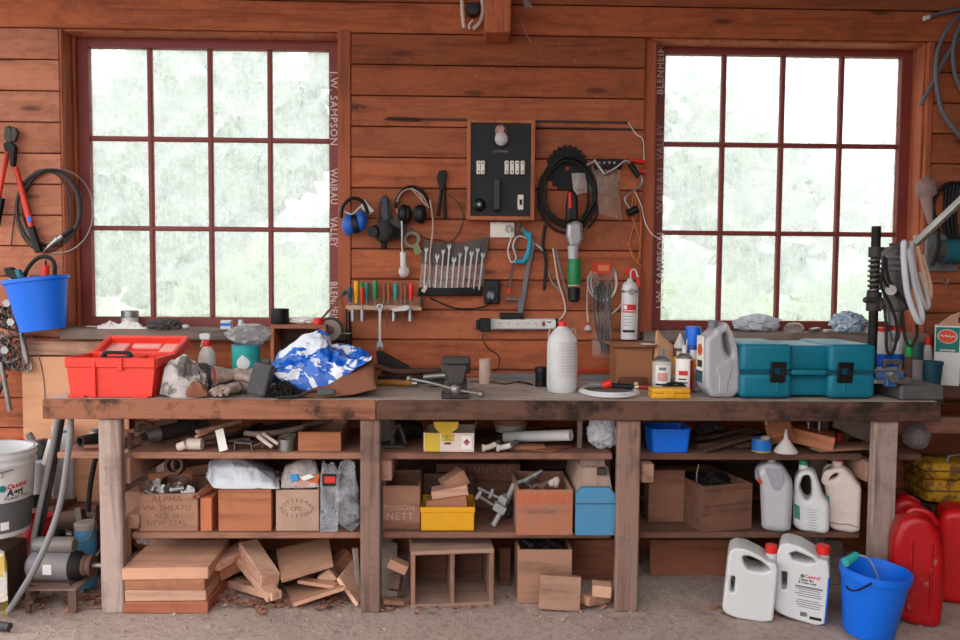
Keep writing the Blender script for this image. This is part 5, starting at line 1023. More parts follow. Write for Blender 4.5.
# power tool
o = hang('die_grinder', 'corded power tool with grey body and green nose hanging nose down', 'power tool', 573, 195, WY - .06)
yy = WY - .085
wslab(o, 'handle', [[(568, 192), (573, 190), (577, 196), (578, 222), (566, 222), (566, 205)]], .05, black, yy, .012, .008); wslab(o, 'switch', [[(568, 193), (571.5, 192), (572, 209), (568, 209)]], .054, red, yy - .003, .006, .003, 'red switch')
wslab(o, 'motor_body', [[(567, 224), (576, 220), (582, 224), (583, 240), (578, 248), (569, 247), (566, 236)]], .06, paint('tool_silver', 'a7a3a4', .35, .4, .2), yy, .018, .008); m = MB()
for k in range(4): m.bar(lw(o, 580 + k * .5, 226 + k * 5, yy - .03), lw(o, 583.5, 226 + k * 5, yy - .01), .005, .004, .001)
part('vent', m, ink, o); part('neck', MB().cyl(lw(o, 573, 259, yy), lw(o, 573, 246, yy), .024, .027, 20), silver, o)
part('nose', MB().lathe([(.030, 0), (.034, .02), (.034, .10), (.028, .13), (0, .13)], 22, Matrix.Translation(lw(o, 574, 285, yy))), paint('tool_green', '1c7a44', .4, 0, .15), o, label='green nose'); part('collar', MB().cyl(lw(o, 574, 286, yy), lw(o, 574, 282.5, yy), .030, None, 20), offwhite, o); part('chuck', MB().lathe([(.018, 0), (.029, .01), (.030, .07), (0, .07)], 20, Matrix.Translation(lw(o, 574, 302, yy))), black, o)
o = hang('grey_flex', 'grey twin flex trailing from the power tool down to the power strip', 'cord', 560, 250); wtube(o, 'strand', [(556, 250), (561, 272), (566, 290), (572, 302), (576, 302), (574, 290)], .0042, grey, WY - .03, 6); wtube(o, 'strand', [(553, 248), (558, 280), (564, 300), (565, 312), (559, 320), (552, 322)], .0045, cream, WY - .02, 6); wtube(o, 'strand', [(545, 262), (552, 282), (561, 292)], .0045, paint('flex_grey', '8a8480', .5), WY - .015, 6)
# hacksaw
o = hang('hacksaw', 'hacksaw with teal handle and grey bow frame hung below the outlet', 'hacksaw', 520, 225, WY - .02); yy = WY - .028
wslab(o, 'frame', [zc([(200, 30), (215, 20), (262, 60), (278, 100), (258, 200), (240, 320), (222, 420), (200, 420), (205, 345), (150, 345), (155, 330), (215, 332), (235, 215), (255, 110), (240, 70), (205, 45)], 470, 220, 4.268)], .018, paint('saw_grey', '6c6a6c', .5, .3, .3), yy, .004, .003)
wslab(o, 'handle', [zc([(228, 45), (262, 52), (266, 90), (256, 160), (232, 188), (192, 188), (190, 170), (225, 165), (240, 130), (248, 80), (230, 66)], 470, 220, 4.268)], .028, paint('handle_cyan', '1a8ba6', .4), yy - .006, .008, .004, 'teal handle')
wslab(o, 'blade', [zc([(196, 60), (208, 60), (172, 312), (160, 312)], 470, 220, 4.268)], .004, rust, yy, .001, .001); wslab(o, 'blade_tip', [zc([(162, 290), (174, 290), (170, 318), (158, 318)], 470, 220, 4.268)], .006, inkred, yy - .002, .001, .001); part('wing_nut', MB().cyl(lw(o, 519.5, 223, yy - .03), lw(o, 518, 232, yy - .01), .010, .008, 10), rust, o)
# black socket box
o = hang('socket_box', 'square black socket box with grey plug on the wall above the power strip', 'socket box', 491, 304); l = lw(o, 491.5, 291.5, WY)
part('box', MB().box(l + Vector((0, -.025, 0)), (.078, .05, .122), None, .006), black, o); part('socket_face', MB().cyl(l + Vector((0, -.05, .0)), l + Vector((0, -.054, 0)), .03, None, 22), rubber, o); part('plug', MB().cyl(l + Vector((-.004, -.054, -.018)), l + Vector((-.008, -.085, -.022)), .023, .017, 16), grey, o); wtube(o, 'lead', [(490, 297, WY - .085), (489, 304, WY - .07), (478, 308, WY - .01), (455, 308, WY - .008), (430, 298, WY - .008)], .004, black)
# power strip
o = hang('power_strip', 'long white power strip with red switch fixed to the wall', 'power strip', 520, 329); a = lw(o, 482, 323.5, WY); b = lw(o, 555, 323.5, WY)
part('housing', MB().bar(a + Vector((0, -.025, 0)), b + Vector((0, -.025, 0)), .05, .054, .006), white, o); part('end_cap', MB().box(b + Vector((.002, -.025, 0)), (.012, .052, .056), None, .003), black, o)
for k in range(5): q = lw(o, 498.5 + k * 9.2, 323.5, WY) + Vector((0, -.05, 0)); s = part('socket', MB().cyl(q, q + Vector((0, -.002, 0)), .0195, None, 20), porcel, o); part('pin_holes', MB().box(q + Vector((-.006, -.002, .004)), (.003, .001, .009), (0, .5, 0), 0).box(q + Vector((.006, -.002, .004)), (.003, .001, .009), (0, -.5, 0), 0).box(q + Vector((0, -.002, -.007)), (.003, .001, .008), None, 0), ink, s)
q = lw(o, 542.5, 323.3, WY) + Vector((0, -.052, 0)); part('switch', MB().box(q, (.014, .006, .022), None, .001), paint('switch_red', '8c2a1c', .4), o, label='red rocker switch'); q = lw(o, 550, 323.5, WY) + Vector((0, -.0505, 0)); lb = part('label', MB().box(q, (.046, .001, .036), None, 0), paper, o); part('print', MB().box(q + Vector((-.01, -.0008, .010)), (.022, .0006, .006), None, 0), paint('ink_blue', '3c4674', .7), lb)
o = hang('power_adaptor', 'black plug-in adaptor with green lead at the end of the power strip', 'adaptor', 485, 331, WY - .05); l = lw(o, 484.8, 324.5, WY - .052); part('body', MB().box(l + Vector((0, -.022, 0)), (.056, .044, .066), None, .004), black, o); part('stub', MB().cyl(l + Vector((-.004, -.02, -.033)), l + Vector((-.004, -.02, -.052)), .004, None, 8), green, o); wtube(o, 'lead', [(484, 331, WY - .06), (483, 340, WY - .03), (490, 350, WY - .01), (498, 355, WY - .008), (499, 366, WY - .008), (494, 372, WY - .01)], .0024, black); part('end_block', MB().box(l + Vector((-.036, -.01, .0)), (.016, .03, .05), None, .003), black, o)
o = hang('dark_charger', 'dark grey charger block sitting on top of the power strip', 'charger', 508, 316, WY - .03); part('body', MB().slab([L2([(500, 313), (522, 313), (524, 318.5), (500, 319)], WY - .04, Vector(o.location), .003)], .05, .004, Matrix.Translation((0, -.005, 0))), rubber, o)
# plastic bag with paper
o = hang('parts_bag', 'clear plastic bag with pale paper inside pinned beside the cable coil', 'plastic bag', 600, 166); l0 = Vector(o.location)
def pb(u, v):
    xa = 592 + 28 * u; y = 166 + 4 * u + (212 + 4 * u - 166) * v; return P(xa + 1.5 * v, y, WY - .01 - .014 * math.sin(u * PI) * math.sin(v * PI) - .004 * noise.noise(Vector((u * 6, v * 6, 4)))) - l0
part('film_sheet', MB().grid(pb, 24, 24, .001), film('bag_film', 'c9aa98', .25, .55), o); part('paper_slip', MB().grid(lambda u, v: pb(.2 + u * .7, .05 + v * .5) + Vector((0, .006, 0)), 8, 8, .001), paint('pale_slip', 'b08472', .8), o)
m = MB(); c = P(577, 190, WY - .015); o = hang('folded_bag', 'folded clear bag hanging inside the black cable coil', 'plastic bag', 577, 175); l0 = Vector(o.location); part('film_sheet', MB().grid(lambda u, v: P(571.5 + 18 * u + 2 * v, 173 + 22 * v - 3 * u * v, WY - .016 - .01 * math.sin(u * 3)) - l0, 14, 14, .001), film('pale_film', 'd0beb4', .35, .75), o)
# crank brace
o = hang('hand_brace', 'chrome crank brace with black handle and red clips hung by the second window', 'brace', 595, 162, WY - .03); yy = WY - .05
wtube(o, 'crank', [zc([(395, 105), (450, 182)], 520, 140, 5.333)[0] + (yy,), zc([(450, 182)], 520, 140, 5.333)[0] + (yy,)], .010, bright, n=12, smooth=0)
wtube(o, 'crank', [(a, b, yy) for a, b in zc([(450, 182), (515, 145), (560, 110), (590, 125)], 520, 140, 5.333)], .006, bright, n=10, smooth=2); wtube(o, 'grip', [(a, b, yy) for a, b in zc([(584, 125), (635, 195)], 520, 140, 5.333)], .015, black, n=14, smooth=0)
wtube(o, 'crank', [(a, b, yy) for a, b in zc([(620, 165), (652, 205), (640, 245), (560, 310), (585, 365)], 520, 140, 5.333)], .006, bright, n=10, smooth=3); wtube(o, 'head', [(a, b, yy) for a, b in zc([(572, 392), (628, 368)], 520, 140, 5.333)], .020, black, n=14, smooth=0); wtube(o, 'chuck', [(a, b, yy) for a, b in zc([(355, 135), (400, 112)], 520, 140, 5.333)], .007, steel, n=10, smooth=0)
o = hang('red_clip', 'red plastic clip on the wall above the crank handle grip', 'clip', 640, 163, WY - .02); wtube(o, 'jaw', [(629, 160), (645, 162)], .009, red, WY - .02, 10, smooth=0); o = hang('red_clip', 'red plastic clip on the wall beside the crank handle grip', 'clip', 640, 172, WY - .02); wtube(o, 'jaw', [(636, 172), (645, 171)], .009, red, WY - .02, 10, smooth=0)
o = hang('bit_set', 'row of small dark bits in a holder behind the chrome crank', 'bit set', 608, 165, WY); part('holder', MB().box(lw(o, 608, 164, WY - .012), (.14, .02, .05), None, .004), dkiron, o)
for k in range(4): q = lw(o, 599 + k * 5, 163, WY - .026); part('bit', MB().cyl(q, q + Vector((0, -.012, 0)), .008, .006, 10), steel, o)
# twine
o = hang('orange_twine', 'orange twine hanging in long loops beside the second window', 'twine', 634, 190); wtube(o, 'strand', [(634, 190), (636, 215), (630, 240), (632, 252), (638, 262)], .0034, orange, WY - .01, 6); wtube(o, 'strand', [(634, 190), (632, 215), (640, 240), (638, 262)], .0034, orange, WY - .014, 6); wtube(o, 'strand', [(635, 188), (639, 205), (641, 225), (640, 258)], .003, orange, WY - .012, 6); wtube(o, 'strand', [(628, 242), (633, 258), (642, 266)], .003, orange, WY - .016, 6)
o = hang('white_string', 'thin white string drooping across the trim of the second window', 'string', 636, 195); wtube(o, 'strand', [(634, 190), (641, 205), (645, 222), (652, 234), (662, 240)], .0022, paper, WY - .02, 6)
o = hang('short_string', 'wisp of pale string stuck to the trim above the red clips', 'string', 645, 130); wtube(o, 'strand', [(628, 122), (636, 134), (643, 140), (644, 160)], .0018, paper, WY - .02, 6)
# zip ties
o = hang('zip_ties', 'hanging clear pack of long black zip ties with red header card', 'zip ties', 595, 262, WY - .01); yy = WY - .022; l0 = Vector(o.location)
part('film_sheet', MB().grid(lambda u, v: P(592.5 + 19.5 * u - .4 * v, 272 + 85 * v + 2 * u, yy - .012 - .018 * math.sin(u * PI)) - l0, 14, 24, .001), clear, o); wslab(o, 'header_card', [[(592, 262), (612, 262), (612, 274.5), (592, 274)]], .004, paint('card_red', 'c63a26', .6), yy - .012, .0005, .002, 'red header card'); wslab(o, 'logo', [[(598, 265), (609, 265), (609, 271), (598, 271)]], .002, paint('logo_orange', 'd8794c', .6), yy - .0145, .0003, .003)
for k in range(9):
    x = 595 + k * 1.9; wtube(o, 'tie', [(x, 279 + (k * 7) % 9, yy), (x + (1.2 if k % 2 else -.6), 315, yy), (603 + (k - 4) * .9 + 1.5, 345 + (k % 3) * 4, yy)], .0045, black, n=6)
o = hang('white_lead', 'loop of white flex with a plug hung behind the zip tie pack', 'cord', 602, 264); wtube(o, 'loop', ring(604, 282, 13, 19, WY - .01, 16), .0045, offwhite, closed=True); wtube(o, 'loop', ring(602, 283, 14, 17, WY - .007, 16), .0045, offwhite, closed=True); wtube(o, 'tail', [(588, 276), (587, 300), (588, 322)], .0045, offwhite); part('plug', MB().lathe([(0, 0), (.012, 0), (.020, .006), (.02, .014), (.008, .03), (0, .03)], 16, Matrix.Translation(lw(o, 588, 331, WY - .02))), offwhite, o); wtube(o, 'tail', [(612, 314), (620, 306), (624, 300)], .0045, offwhite)
# extinguisher
Ye = .66; o = thing('fire_extinguisher', 'small white fire extinguisher with red label fixed on the wall', 'fire extinguisher', P(629, 339, Ye)); a = P(629, 339, Ye); H_ = P(629, 281, Ye).z - a.z; r = 8.3 * S(Ye)
part('cylinder', MB().lathe([(0, 0), (r, 0), (r, H_ * .86), (r * .85, H_ * .95), (r * .4, H_), (r * .3, H_ + .012), (0, H_ + .012)], 28), white, o)
band(o, r, H_ * .46, H_ * .60, inkred, -PI * .86, -PI * .30, 'label', 1.012, 'red label'); band(o, r, H_ * .485, H_ * .50, paper, -PI * .82, -PI * .34, 'print', 1.02); band(o, r, H_ * .52, H_ * .585, paper, -PI * .82, -PI * .66, 'print', 1.02)
for k in range(4): band(o, r, H_ * (.24 + .05 * k), H_ * (.25 + .05 * k), grey, -PI * .8, -PI * (.55 - .06 * (k % 2)), 'text_line', 1.014)
band(o, r, H_ * .12, H_ * .165, ink, -PI * .84, -PI * .34, 'print', 1.014); band(o, r, H_ * .80, H_ * .84, steel, -PI, 0, 'strap', 1.03); part('gauge', MB().cyl((.0, -r * .8, H_ * .82), (0, -r * 1.25, H_ * .82), .016, None, 16), paint('gauge', '9c9490', .3), o)
m = MB(); m.slab([rnd([(-.036, H_ + .04), (-.02, H_ + .066), (.03, H_ + .052), (.036, H_ + .030), (-.005, H_ + .034)], .006)], .018, .004); part('handle', m, red, o); m = MB(); m.tube([(.012, 0, H_ + .035), (.036, 0, H_ + .012), (.044, -.01, H_ - .03)], .009, 10); part('lever', m, red, o); m = MB(); m.tube([(0, -.01, H_ + .01), (.0, -.02, H_ + .05), (.02, -.02, H_ + .055), (.034, -.02, H_ + .02)], .004, 8); part('hose', m, white, o); part('bracket', MB().box((0, r + .01, H_ * .5), (.03, WY - Ye - r, H_), None, .002), steel, o) if WY - Ye - r > .01 else None
# top of wall: insulators beside the post end
o = hang('insulator', 'dark round insulator with pale cables beside the beam end', 'insulator', 472, 14, WY - .02)
c = lw(o, 473, 11, WY); part('knob', MB().lathe([(0, 0), (.035, 0), (.037, .02), (.03, .045), (0, .05)], 22, Matrix.Translation(c) @ Matrix.Rotation(PI / 2, 4, 'X')), paint('knob_dark', '2a2626', .5), o)
wtube(o, 'cable', [(462, -6), (462.5, 12), (464, 28)], .010, cream, WY - .03); wtube(o, 'cable', [(481, -6), (483, 10), (480, 22), (473, 29)], .010, cream, WY - .03); wtube(o, 'cable', [(473, 20), (469, 25), (470, 29)], .006, cream, WY - .05)
for i, (x, y) in enumerate(((527, 5), (530, 3))): pass
o = hang('dry_leaf', 'pale dry leaf stuck on the boards beside the beam end', 'leaf', 528, 5); wslab(o, 'blade', [[(523, -2), (527, 0), (532, 5), (533, 9), (528, 7), (527, 9), (524, 8)]], .003, paint('dry_leaf', '9a8a80', .9), WY - .006, .0005, .002)
o = hang('thin_twig', 'thin pale twig hanging under the boards beside the beam end', 'twig', 521, 20); wtube(o, 'stem', [(521, 20), (526, 33), (531, 42)], .002, paint('twig', 'b09080', .9), WY - .006, 6)
# grey conduit coil, rag, hose coil and motor at the far end
o = hang('conduit_coil', 'big coil of grey conduit hung on the wall beyond the second window', 'conduit', 950, 20, WY - .03); cg = paint('conduit_grey', '6a6a72', .5, 0, .15)
wtube(o, 'loop', [(926, 18), (945, 12), (975, 6)], .0105, cg, WY - .02); part('end', MB().cyl(lw(o, 924, 18.5, WY - .02), lw(o, 929, 17, WY - .02), .0125, None, 12), paper, o)
wtube(o, 'loop', [(968, 10), (950, 25), (938, 50), (936, 80), (942, 110), (955, 130), (972, 148)], .0105, cg, WY - .04); wtube(o, 'loop', [(978, 10), (960, 26), (953, 48), (955, 75), (966, 98)], .0105, cg, WY - .03); wtube(o, 'loop', [(920, 105), (932, 84), (947, 55), (965, 30)], .010, cg, WY - .018)
o = hang('hung_rag', 'dusty pinkish rag bunched on a nail beyond the second window', 'rag', 926, 182); m = MB(); m.crumple((0, 0, 0), (.10, .07, .11), 71, .16, 2, 4); m.xf(Matrix.Translation(lw(o, 926, 189, WY - .04))); b = MB(); m.tube([lw(o, 925, 192, WY - .04), lw(o, 928, 208, WY - .04), lw(o, 931, 224, WY - .035)], .034, 12, rr=lambda t: 1 - .6 * t); part('cloth', m, furry, o)
o = hang('black_hose', 'black hose coil hung beyond the dusty rag', 'hose', 945, 185)
wtube(o, 'loop', [(962, 183, WY - .03), (948, 184, WY - .03), (938, 192, WY - .03), (933, 208, WY - .04), (937, 226, WY - .08), (938, 245, WY - .12), (932, 266, WY - .12)], .010, rubber)
for k in range(4): wtube(o, 'loop', [(946 + k * 4, 185, WY - .02 - .008 * k), (945 + k * 3.4, 205, WY - .02 - .008 * k), (944 + k * 4, 228, WY - .02), (950 + k * 3, 240, WY - .02)], .009, rubber)
o = hang('wall_motor', 'teal motor on a grey plate fixed beyond the second window', 'motor', 941, 270, WY); part('plate', MB().box(lw(o, 941, 253, WY - .01), (.17, .02, .19), None, .006), grey, o); c = lw(o, 938, 252, WY); part('housing', MB().cyl(c + Vector((-.03, -.07, 0)), c + Vector((.055, -.07, 0)), .062, None, 26), paint('motor_teal', '1f6370', .45, 0, .25), o); part('end_bell', MB().cyl(c + Vector((-.062, -.07, 0)), c + Vector((-.03, -.07, 0)), .04, .06, 24), iron, o); part('spindle', MB().cyl(c + Vector((.055, -.07, 0)), c + Vector((.08, -.07, 0)), .02, None, 14), steel, o)
o = hang('wire_hook', 'small bent wire hook on the wall under the teal motor', 'hook', 943, 280); wtube(o, 'wire_bend', [(941, 276), (942, 281), (946, 284), (949, 279)], .004, steel, WY - .015, 8)
# ------------------------------------------------------------------ under the bench
def solid(name, label, cat, x0, x1, yt, Y, z, d, mat, bev=.003, rz=0, group=None):
    c, w, h = ext(x0, x1, yt, Y, z); return solo(name, label, cat, MB().box((0, d / 2, h / 2), (w, d, h), None, bev), mat, c, rz, group)
def crpx(name, label, cat, x0, x1, yt, Y, z, d, mat, **k):
    c, w, h = ext(x0, x1, yt, Y, z); return crate(name, label, cat, c, w, h, d, mat, **k), c, w, h
def stick(name, label, cat, pa, pb, w, h, mat, group=None, z=None):   # pa, pb = (px, py, Y)
    a, b = P(*pa), P(*pb); return solo(name, label, cat, MB().bar(a, b, w, h, .003), mat, (a + b) / 2 - Vector((0, 0, h / 2)), world=True, group=group)
def lettered(o, s, x, y, Y, size, mat, sx=1, sp=1.0, dy=.0008, bold=0):
    q = P(x, y, Y) - Vector(o.location); return text(s, size, mat, o, (q.x, -dy, q.z), sx=sx, sp=sp, bold=bold)
# --- bay under the red toolbox, upper shelf: pipes and offcuts
o = thing('shock_absorber', 'fat dark jointed metal tube lying at the back of the upper shelf', 'tube', at(165, .3, UP)); l = Vector(o.location)
a = P(140, 446, .22) - l; b = P(205, 431, .46) - l
part('body', MB().cyl(a + (b - a) * .25, b, .038, None, 22), iron, o); part('ring', MB().cyl(a + (b - a) * .5, a + (b - a) * .54, .042, None, 22).cyl(a + (b - a) * .74, a + (b - a) * .78, .042, None, 22), iron, o); part('cone_end', MB().cyl(a + (b - a) * .25, a + (b - a) * .08, .044, .026, 22), steel, o); part('stub', MB().cyl(a + (b - a) * .09, a, .02, .016, 16), iron, o)
o = thing('pipe_joint', 'pale rusted pipe joint on the upper shelf beside the first post', 'pipe joint', at(133, .16, UP)); m = MB(); m.cyl((-.035, 0, .035), (.02, .02, .03), .020, .024, 14); m.cyl((-.01, 0, .0), (-.01, 0, .07), .014, None, 12); m.box((.01, .02, .03), (.04, .03, .04), (0, 0, .5)); part('body', m, rust, o)
o = thing('tool_holder', 'rusty clamp lying on the dark jointed tube on the upper shelf', 'clamp', at(148, .24, UP + .06)); m = MB(); m.bar((-.06, 0, .01), (.11, .05, .05), .03, .025); m.tube([(-.05, 0, .02), (-.02, -.01, .05), (.02, 0, .03)], .009, 8); m.cyl((-.04, .0, .0), (-.04, .0, .05), .012, None, 10); part('body', m, rust, o)
stick('steel_tube', 'thin steel tube lying across the upper shelf under the offcuts', 'tube', (183, 441, .16), (216, 436, .22), .02, .02, rust)
o = thing('pvc_elbow', 'dusty white pipe coupling on the upper shelf edge', 'coupling', at(195, .14, UP)); part('body', MB().lathe([(.022, -.032), (.026, -.03), (.026, .03), (.022, .032), (.018, .03), (.018, -.03), (.022, -.032)], 20, Matrix.Translation((0, 0, .027)) @ Matrix.Rotation(PI / 2, 4, 'Y')), cream, o)
o = thing('white_clip', 'small pale plastic clip lying beside the white pipe coupling', 'clip', at(182, .12, UP)); part('body', MB().lathe([(.012, -.02), (.018, -.018), (.018, .018), (.012, .02)], 16, Matrix.Translation((0, 0, .018)) @ Matrix.Rotation(rad(70), 4, 'Y')), cream, o)
o = thing('bird_card', 'small white card with a dark bird picture leaning on the upper shelf', 'card', at(221.5, .12, UP)); part('card', MB().box((0, 0, .047), (.036, .002, .094), (rad(-14), rad(-16), 0), 0), paper, o)
m = MB(); m.slab([rnd([(-.012, .03), (.006, .036), (.012, .05), (.004, .064), (-.004, .060), (-.012, .07), (-.008, .05)], .003)], .001, 0, Matrix.Translation((0, -.004, 0)) @ Matrix.Rotation(rad(-14), 4, 'X') @ Matrix.Rotation(rad(-16), 4, 'Y')); part('bird_print', m, ink, o)
SL = ['long pale offcut resting high on the sticks of the upper shelf', 'short pale splinter lying on the long offcut', 'thin brown lath lying over the dark jointed tube', 'dark stick at the back of the upper shelf near the card', 'dark lath sloping behind the bird card', 'grey stick lying flat behind the bird card', 'thin dark rod lying along the back of the first upper shelf', 'brown batten at the back of the upper shelf under the sack']
for (pa, pb, w, h, mt), lb in zip((((197, 432, .16), (240, 421, .34), .03, .016, paleX), ((196, 437, .15), (215, 428, .24), .02, .012, paleX), ((205, 433, .3), (262, 426, .44), .03, .014, redX), ((225, 441, .24), (262, 424, .40), .022, .018, dkiron), ((214, 444, .2), (246, 428, .36), .018, .014, darkwood), ((205, 443, .22), (250, 439, .28), .02, .012, greywood), ((240, 432, .45), (300, 421, .5), .016, .016, dkiron), ((250, 438, .42), (300, 432, .46), .05, .03, darkwood)), SL): stick('offcut', lb, 'offcut', pa, pb, w, h, mt)
o = thing('bent_bracket', 'pale bent metal bracket on the upper shelf beside the bird card', 'bracket', at(243, .13, UP)); m = MB(); m.box((0, .02, .035), (.075, .04, .004), (.1, .05, 0), .001); m.box((-.036, .02, .018), (.004, .04, .034), None, .001); m.box((.037, .02, .016), (.004, .04, .032), (0, -.2, 0), .001); part('body', m, steel, o)
o = thing('bent_pipe', 'long grey curved bar arching over the upper shelf clutter', 'bar', at(270, .3, UP)); l = Vector(o.location); part('shaft', MB().tube([P(245, 433, .22) - l, P(262, 434, .2) - l, P(290, 430, .24) - l, P(330, 420, .4) - l], .012, 10), greywood, o)
for i, (pa, pb, r) in enumerate((((258, 436, .14), (272, 447, .11), .010), ((263, 434, .16), (278, 444, .12), .009), ((254, 446, .12), (268, 441, .16), .007), ((268, 433, .18), (262, 447, .12), .006))):
    a, b = P(*pa), P(*pb); solo('wood_peg', ['pale stub lying nearest the bent bracket', 'pale stub crossing behind its neighbour near the ring gauge', 'thin peg on the shelf edge under the curved bar', 'thin peg standing crosswise under the curved bar'][i], 'peg', MB().cyl(a, b, r, r * .8, 10), cream if i < 2 else rust, (a + b) / 2 - Vector((0, 0, r)), world=True)
c = at(285, .12, UP); o = thing('metal_ring', 'grey metal ring tube standing on the upper shelf beside the small box', 'ring', c); part('body', MB().lathe([(.026, 0), (.034, 0), (.034, .05), (.026, .05), (.026, 0)], 24, Matrix.Translation((0, .03, 0))), steel, o)
m = MB(); m.crumple((0, 0, .03), (.07, .06, .05), 81, .3, 2.4, 4, 0); solo('film_scrap', 'scrap of grey film behind the metal ring', 'scrap', m, cloudy, at(287, .24, UP + .001))
o, c, w_, h_ = crpx('small_crate', 'small open wooden box on the upper shelf against the second post', 'box', 298, 341, 432, .12, UP, .30, crateX, t=.011, matf=crateO)
# --- same bay, lower shelf
o, c, w_, h_ = crpx('stencilled_crate', 'open wooden crate with stencilled words full of pipe fittings', 'crate', 139, 198, 494, .12, LO, .32, crateX, t=.012)
for s_, y, sz in (('ALPHA', 499, .040), ('VIA THEATU', 508, .034), ('N.Z. H', 516.5, .032), ('NEW ZEAL', 523, .032)): lettered(o, s_, 167, y, .12, sz, inkbrown, sx=1.0, sp=1.1)
zc_ = LO + h_ - .02; cz = c
o = thing('pipe_collar', 'big rusty pipe ring standing on the fittings in the stencilled crate', 'pipe ring', P(175.5, 474, .26)); part('body', MB().lathe([(.030, -.025), (.042, -.025), (.042, .025), (.030, .025), (.030, -.025)], 28, Matrix.Translation((0, 0, .040)) @ Matrix.Rotation(rad(80), 4, 'X') @ Matrix.Rotation(.2, 4, 'Z')), rust, o)
a, b = P(177, 488, .16), P(188, 477, .24); o = thing('pipe_stub', 'short rusty threaded pipe sticking up from the stencilled crate', 'pipe', a); part('body', MB().cyl((0, 0, 0), b - a, .022, None, 18), rust, o); part('collar', MB().cyl((b - a) * .82, (b - a) * 1.06, .027, None, 18), paint('copper', 'a8684c', .5, .3), o); part('bore', MB().cyl((b - a) * -.012, (b - a) * -.003, .016, None, 14), ink, o)
FL = ['knobbly pipe fitting at the back of the stencilled crate', 'grey tee fitting heaped in the stencilled crate', 'pale elbow fitting by the crate front edge', 'white plastic bung near the pipe stub', 'grey valve lying across the fittings', 'rusty elbow under the pipe ring', 'small coupling beside the crate side', 'dark nut on top of the fittings', 'white stopper on the right of the fittings', 'grey union behind the pipe stub']
rf = random.Random(12)
for i, lb in enumerate(FL):
    x = 146 + i * 5.2; Y = .15 + rf.random() * .16; p = at(x, Y, zc_ + rf.random() * .03 - .02); m = MB(); r = rf.uniform(.012, .020); a = rf.uniform(0, 3)
    m.cyl((-.028 * math.cos(a), -.028 * math.sin(a), .02), (.028 * math.cos(a), .028 * math.sin(a), .026), r, None, 12); m.cyl((-.028 * math.cos(a), -.028 * math.sin(a), .02), (-.02 * math.cos(a), -.02 * math.sin(a), .021), r * 1.25, None, 8); m.cyl((0, 0, .02), (.01, .01, .05), r * .8, None, 12)
    solo('pipe_fitting', lb, 'pipe fitting', m, [rust, steel, offwhite, offwhite, iron, rust, steel, dkiron, offwhite, iron][i], p)
for i in range(2): stick('batten', ['thin brown batten leaning on the stencilled crate side', 'thin brown batten lying over the narrow block'][i], 'batten', (192 + i * 6, 498 - i, .10), (216 + i * 2, 483 + i * 2, .24), .012, .012, redX)
solid('red_block', 'narrow orange-brown wood block standing between two crates', 'block', 200.5, 212, 498, .115, LO, .26, wood('orange_block', 'b46a48', '8a4c34', 'Z', .75))
o, c, w_, h_ = crpx('orange_crate', 'plain orange-brown open crate under the white sack', 'crate', 218.5, 271.5, 489, .115, LO, .33, crateO, t=.012)
solo('white_sack', 'white plastic sack stuffed in the plain orange-brown crate', 'sack', lump([(206, 474), (210, 463), (222, 459), (240, 459), (258, 464), (272, 474), (279, 486)], [(206, 478), (214, 488), (228, 489), (240, 493), (258, 488), (272, 490), (279, 489)], .105, .24, .42, LO + h_ + .003, .010, 13, 21, 70, 40), sackgrey, at(244, .24, LO + h_), world=True, sharp=25)
o, c, w_, h_ = crpx('pale_crate', 'pale wooden crate with faded curved lettering on its front', 'crate', 276, 319, 490, .12, LO, .32, paint('pale_crate_wood', 'b0917e', .85, 0, .35, '82624f'), t=.011)
def arc(s, o, cx, cy, Y, R, a0, a1, size, mat, flip=False):
    n = len(s); q0 = Vector(o.location)
    for i, ch in enumerate(s):
        if ch == ' ': continue
        a = rad(a0 + (a1 - a0) * i / (n - 1)); q = P(cx + R * math.sin(a), cy - R * math.cos(a) * .82, Y) - q0
        text(ch, size, mat, o, (q.x, -.0008, q.z), (PI / 2, a if not flip else a - PI, 0))
arc('BUTTERMAN', o, 297, 515, .12, 17.5, -62, 62, .022, inkbrown); lettered(o, 'CPD', 296.5, 509, .12, .026, inkbrown); arc('CLIFTON', o, 297, 500, .12, 20, 222, 138, .024, inkbrown, True)
o = thing('print_bag', 'clear plastic bag with blue and orange print stuffed in the pale crate', 'plastic bag', at(300, .2, LO + h_)); m = lump([(281, 478), (286, 466), (298, 461), (312, 460), (316, 463), (319, 474)], [(281, 488), (300, 489), (319, 487)], .14, .22, .36, LO + h_ + .002, .006, 14, 25, 50, 30); part('film_sheet', m, film('haze_film', 'd4c8c4', .3, .75), o, True, sharp=25)
l = Vector(o.location)
def flag(name, outs, Y, mat): m = MB(); m.slab([L2(q, Y, l, .004) for q in outs], .012, .003, Matrix.Translation((0, Y - l.y, 0))); part(name, m, mat, o)
flag('cyan_print', [[(289, 475), (297, 474), (300, 480), (292, 482)]], .145, paint('cyan_print', '3c8cc4', .5)); flag('orange_print', [[(291, 481), (306, 476), (320, 474), (318, 486), (300, 487), (292, 486)]], .15, paint('orange_print', 'c4623a', .5)); flag('white_print', [[(300, 477), (310, 474), (316, 477), (304, 481)]], .14, paper)
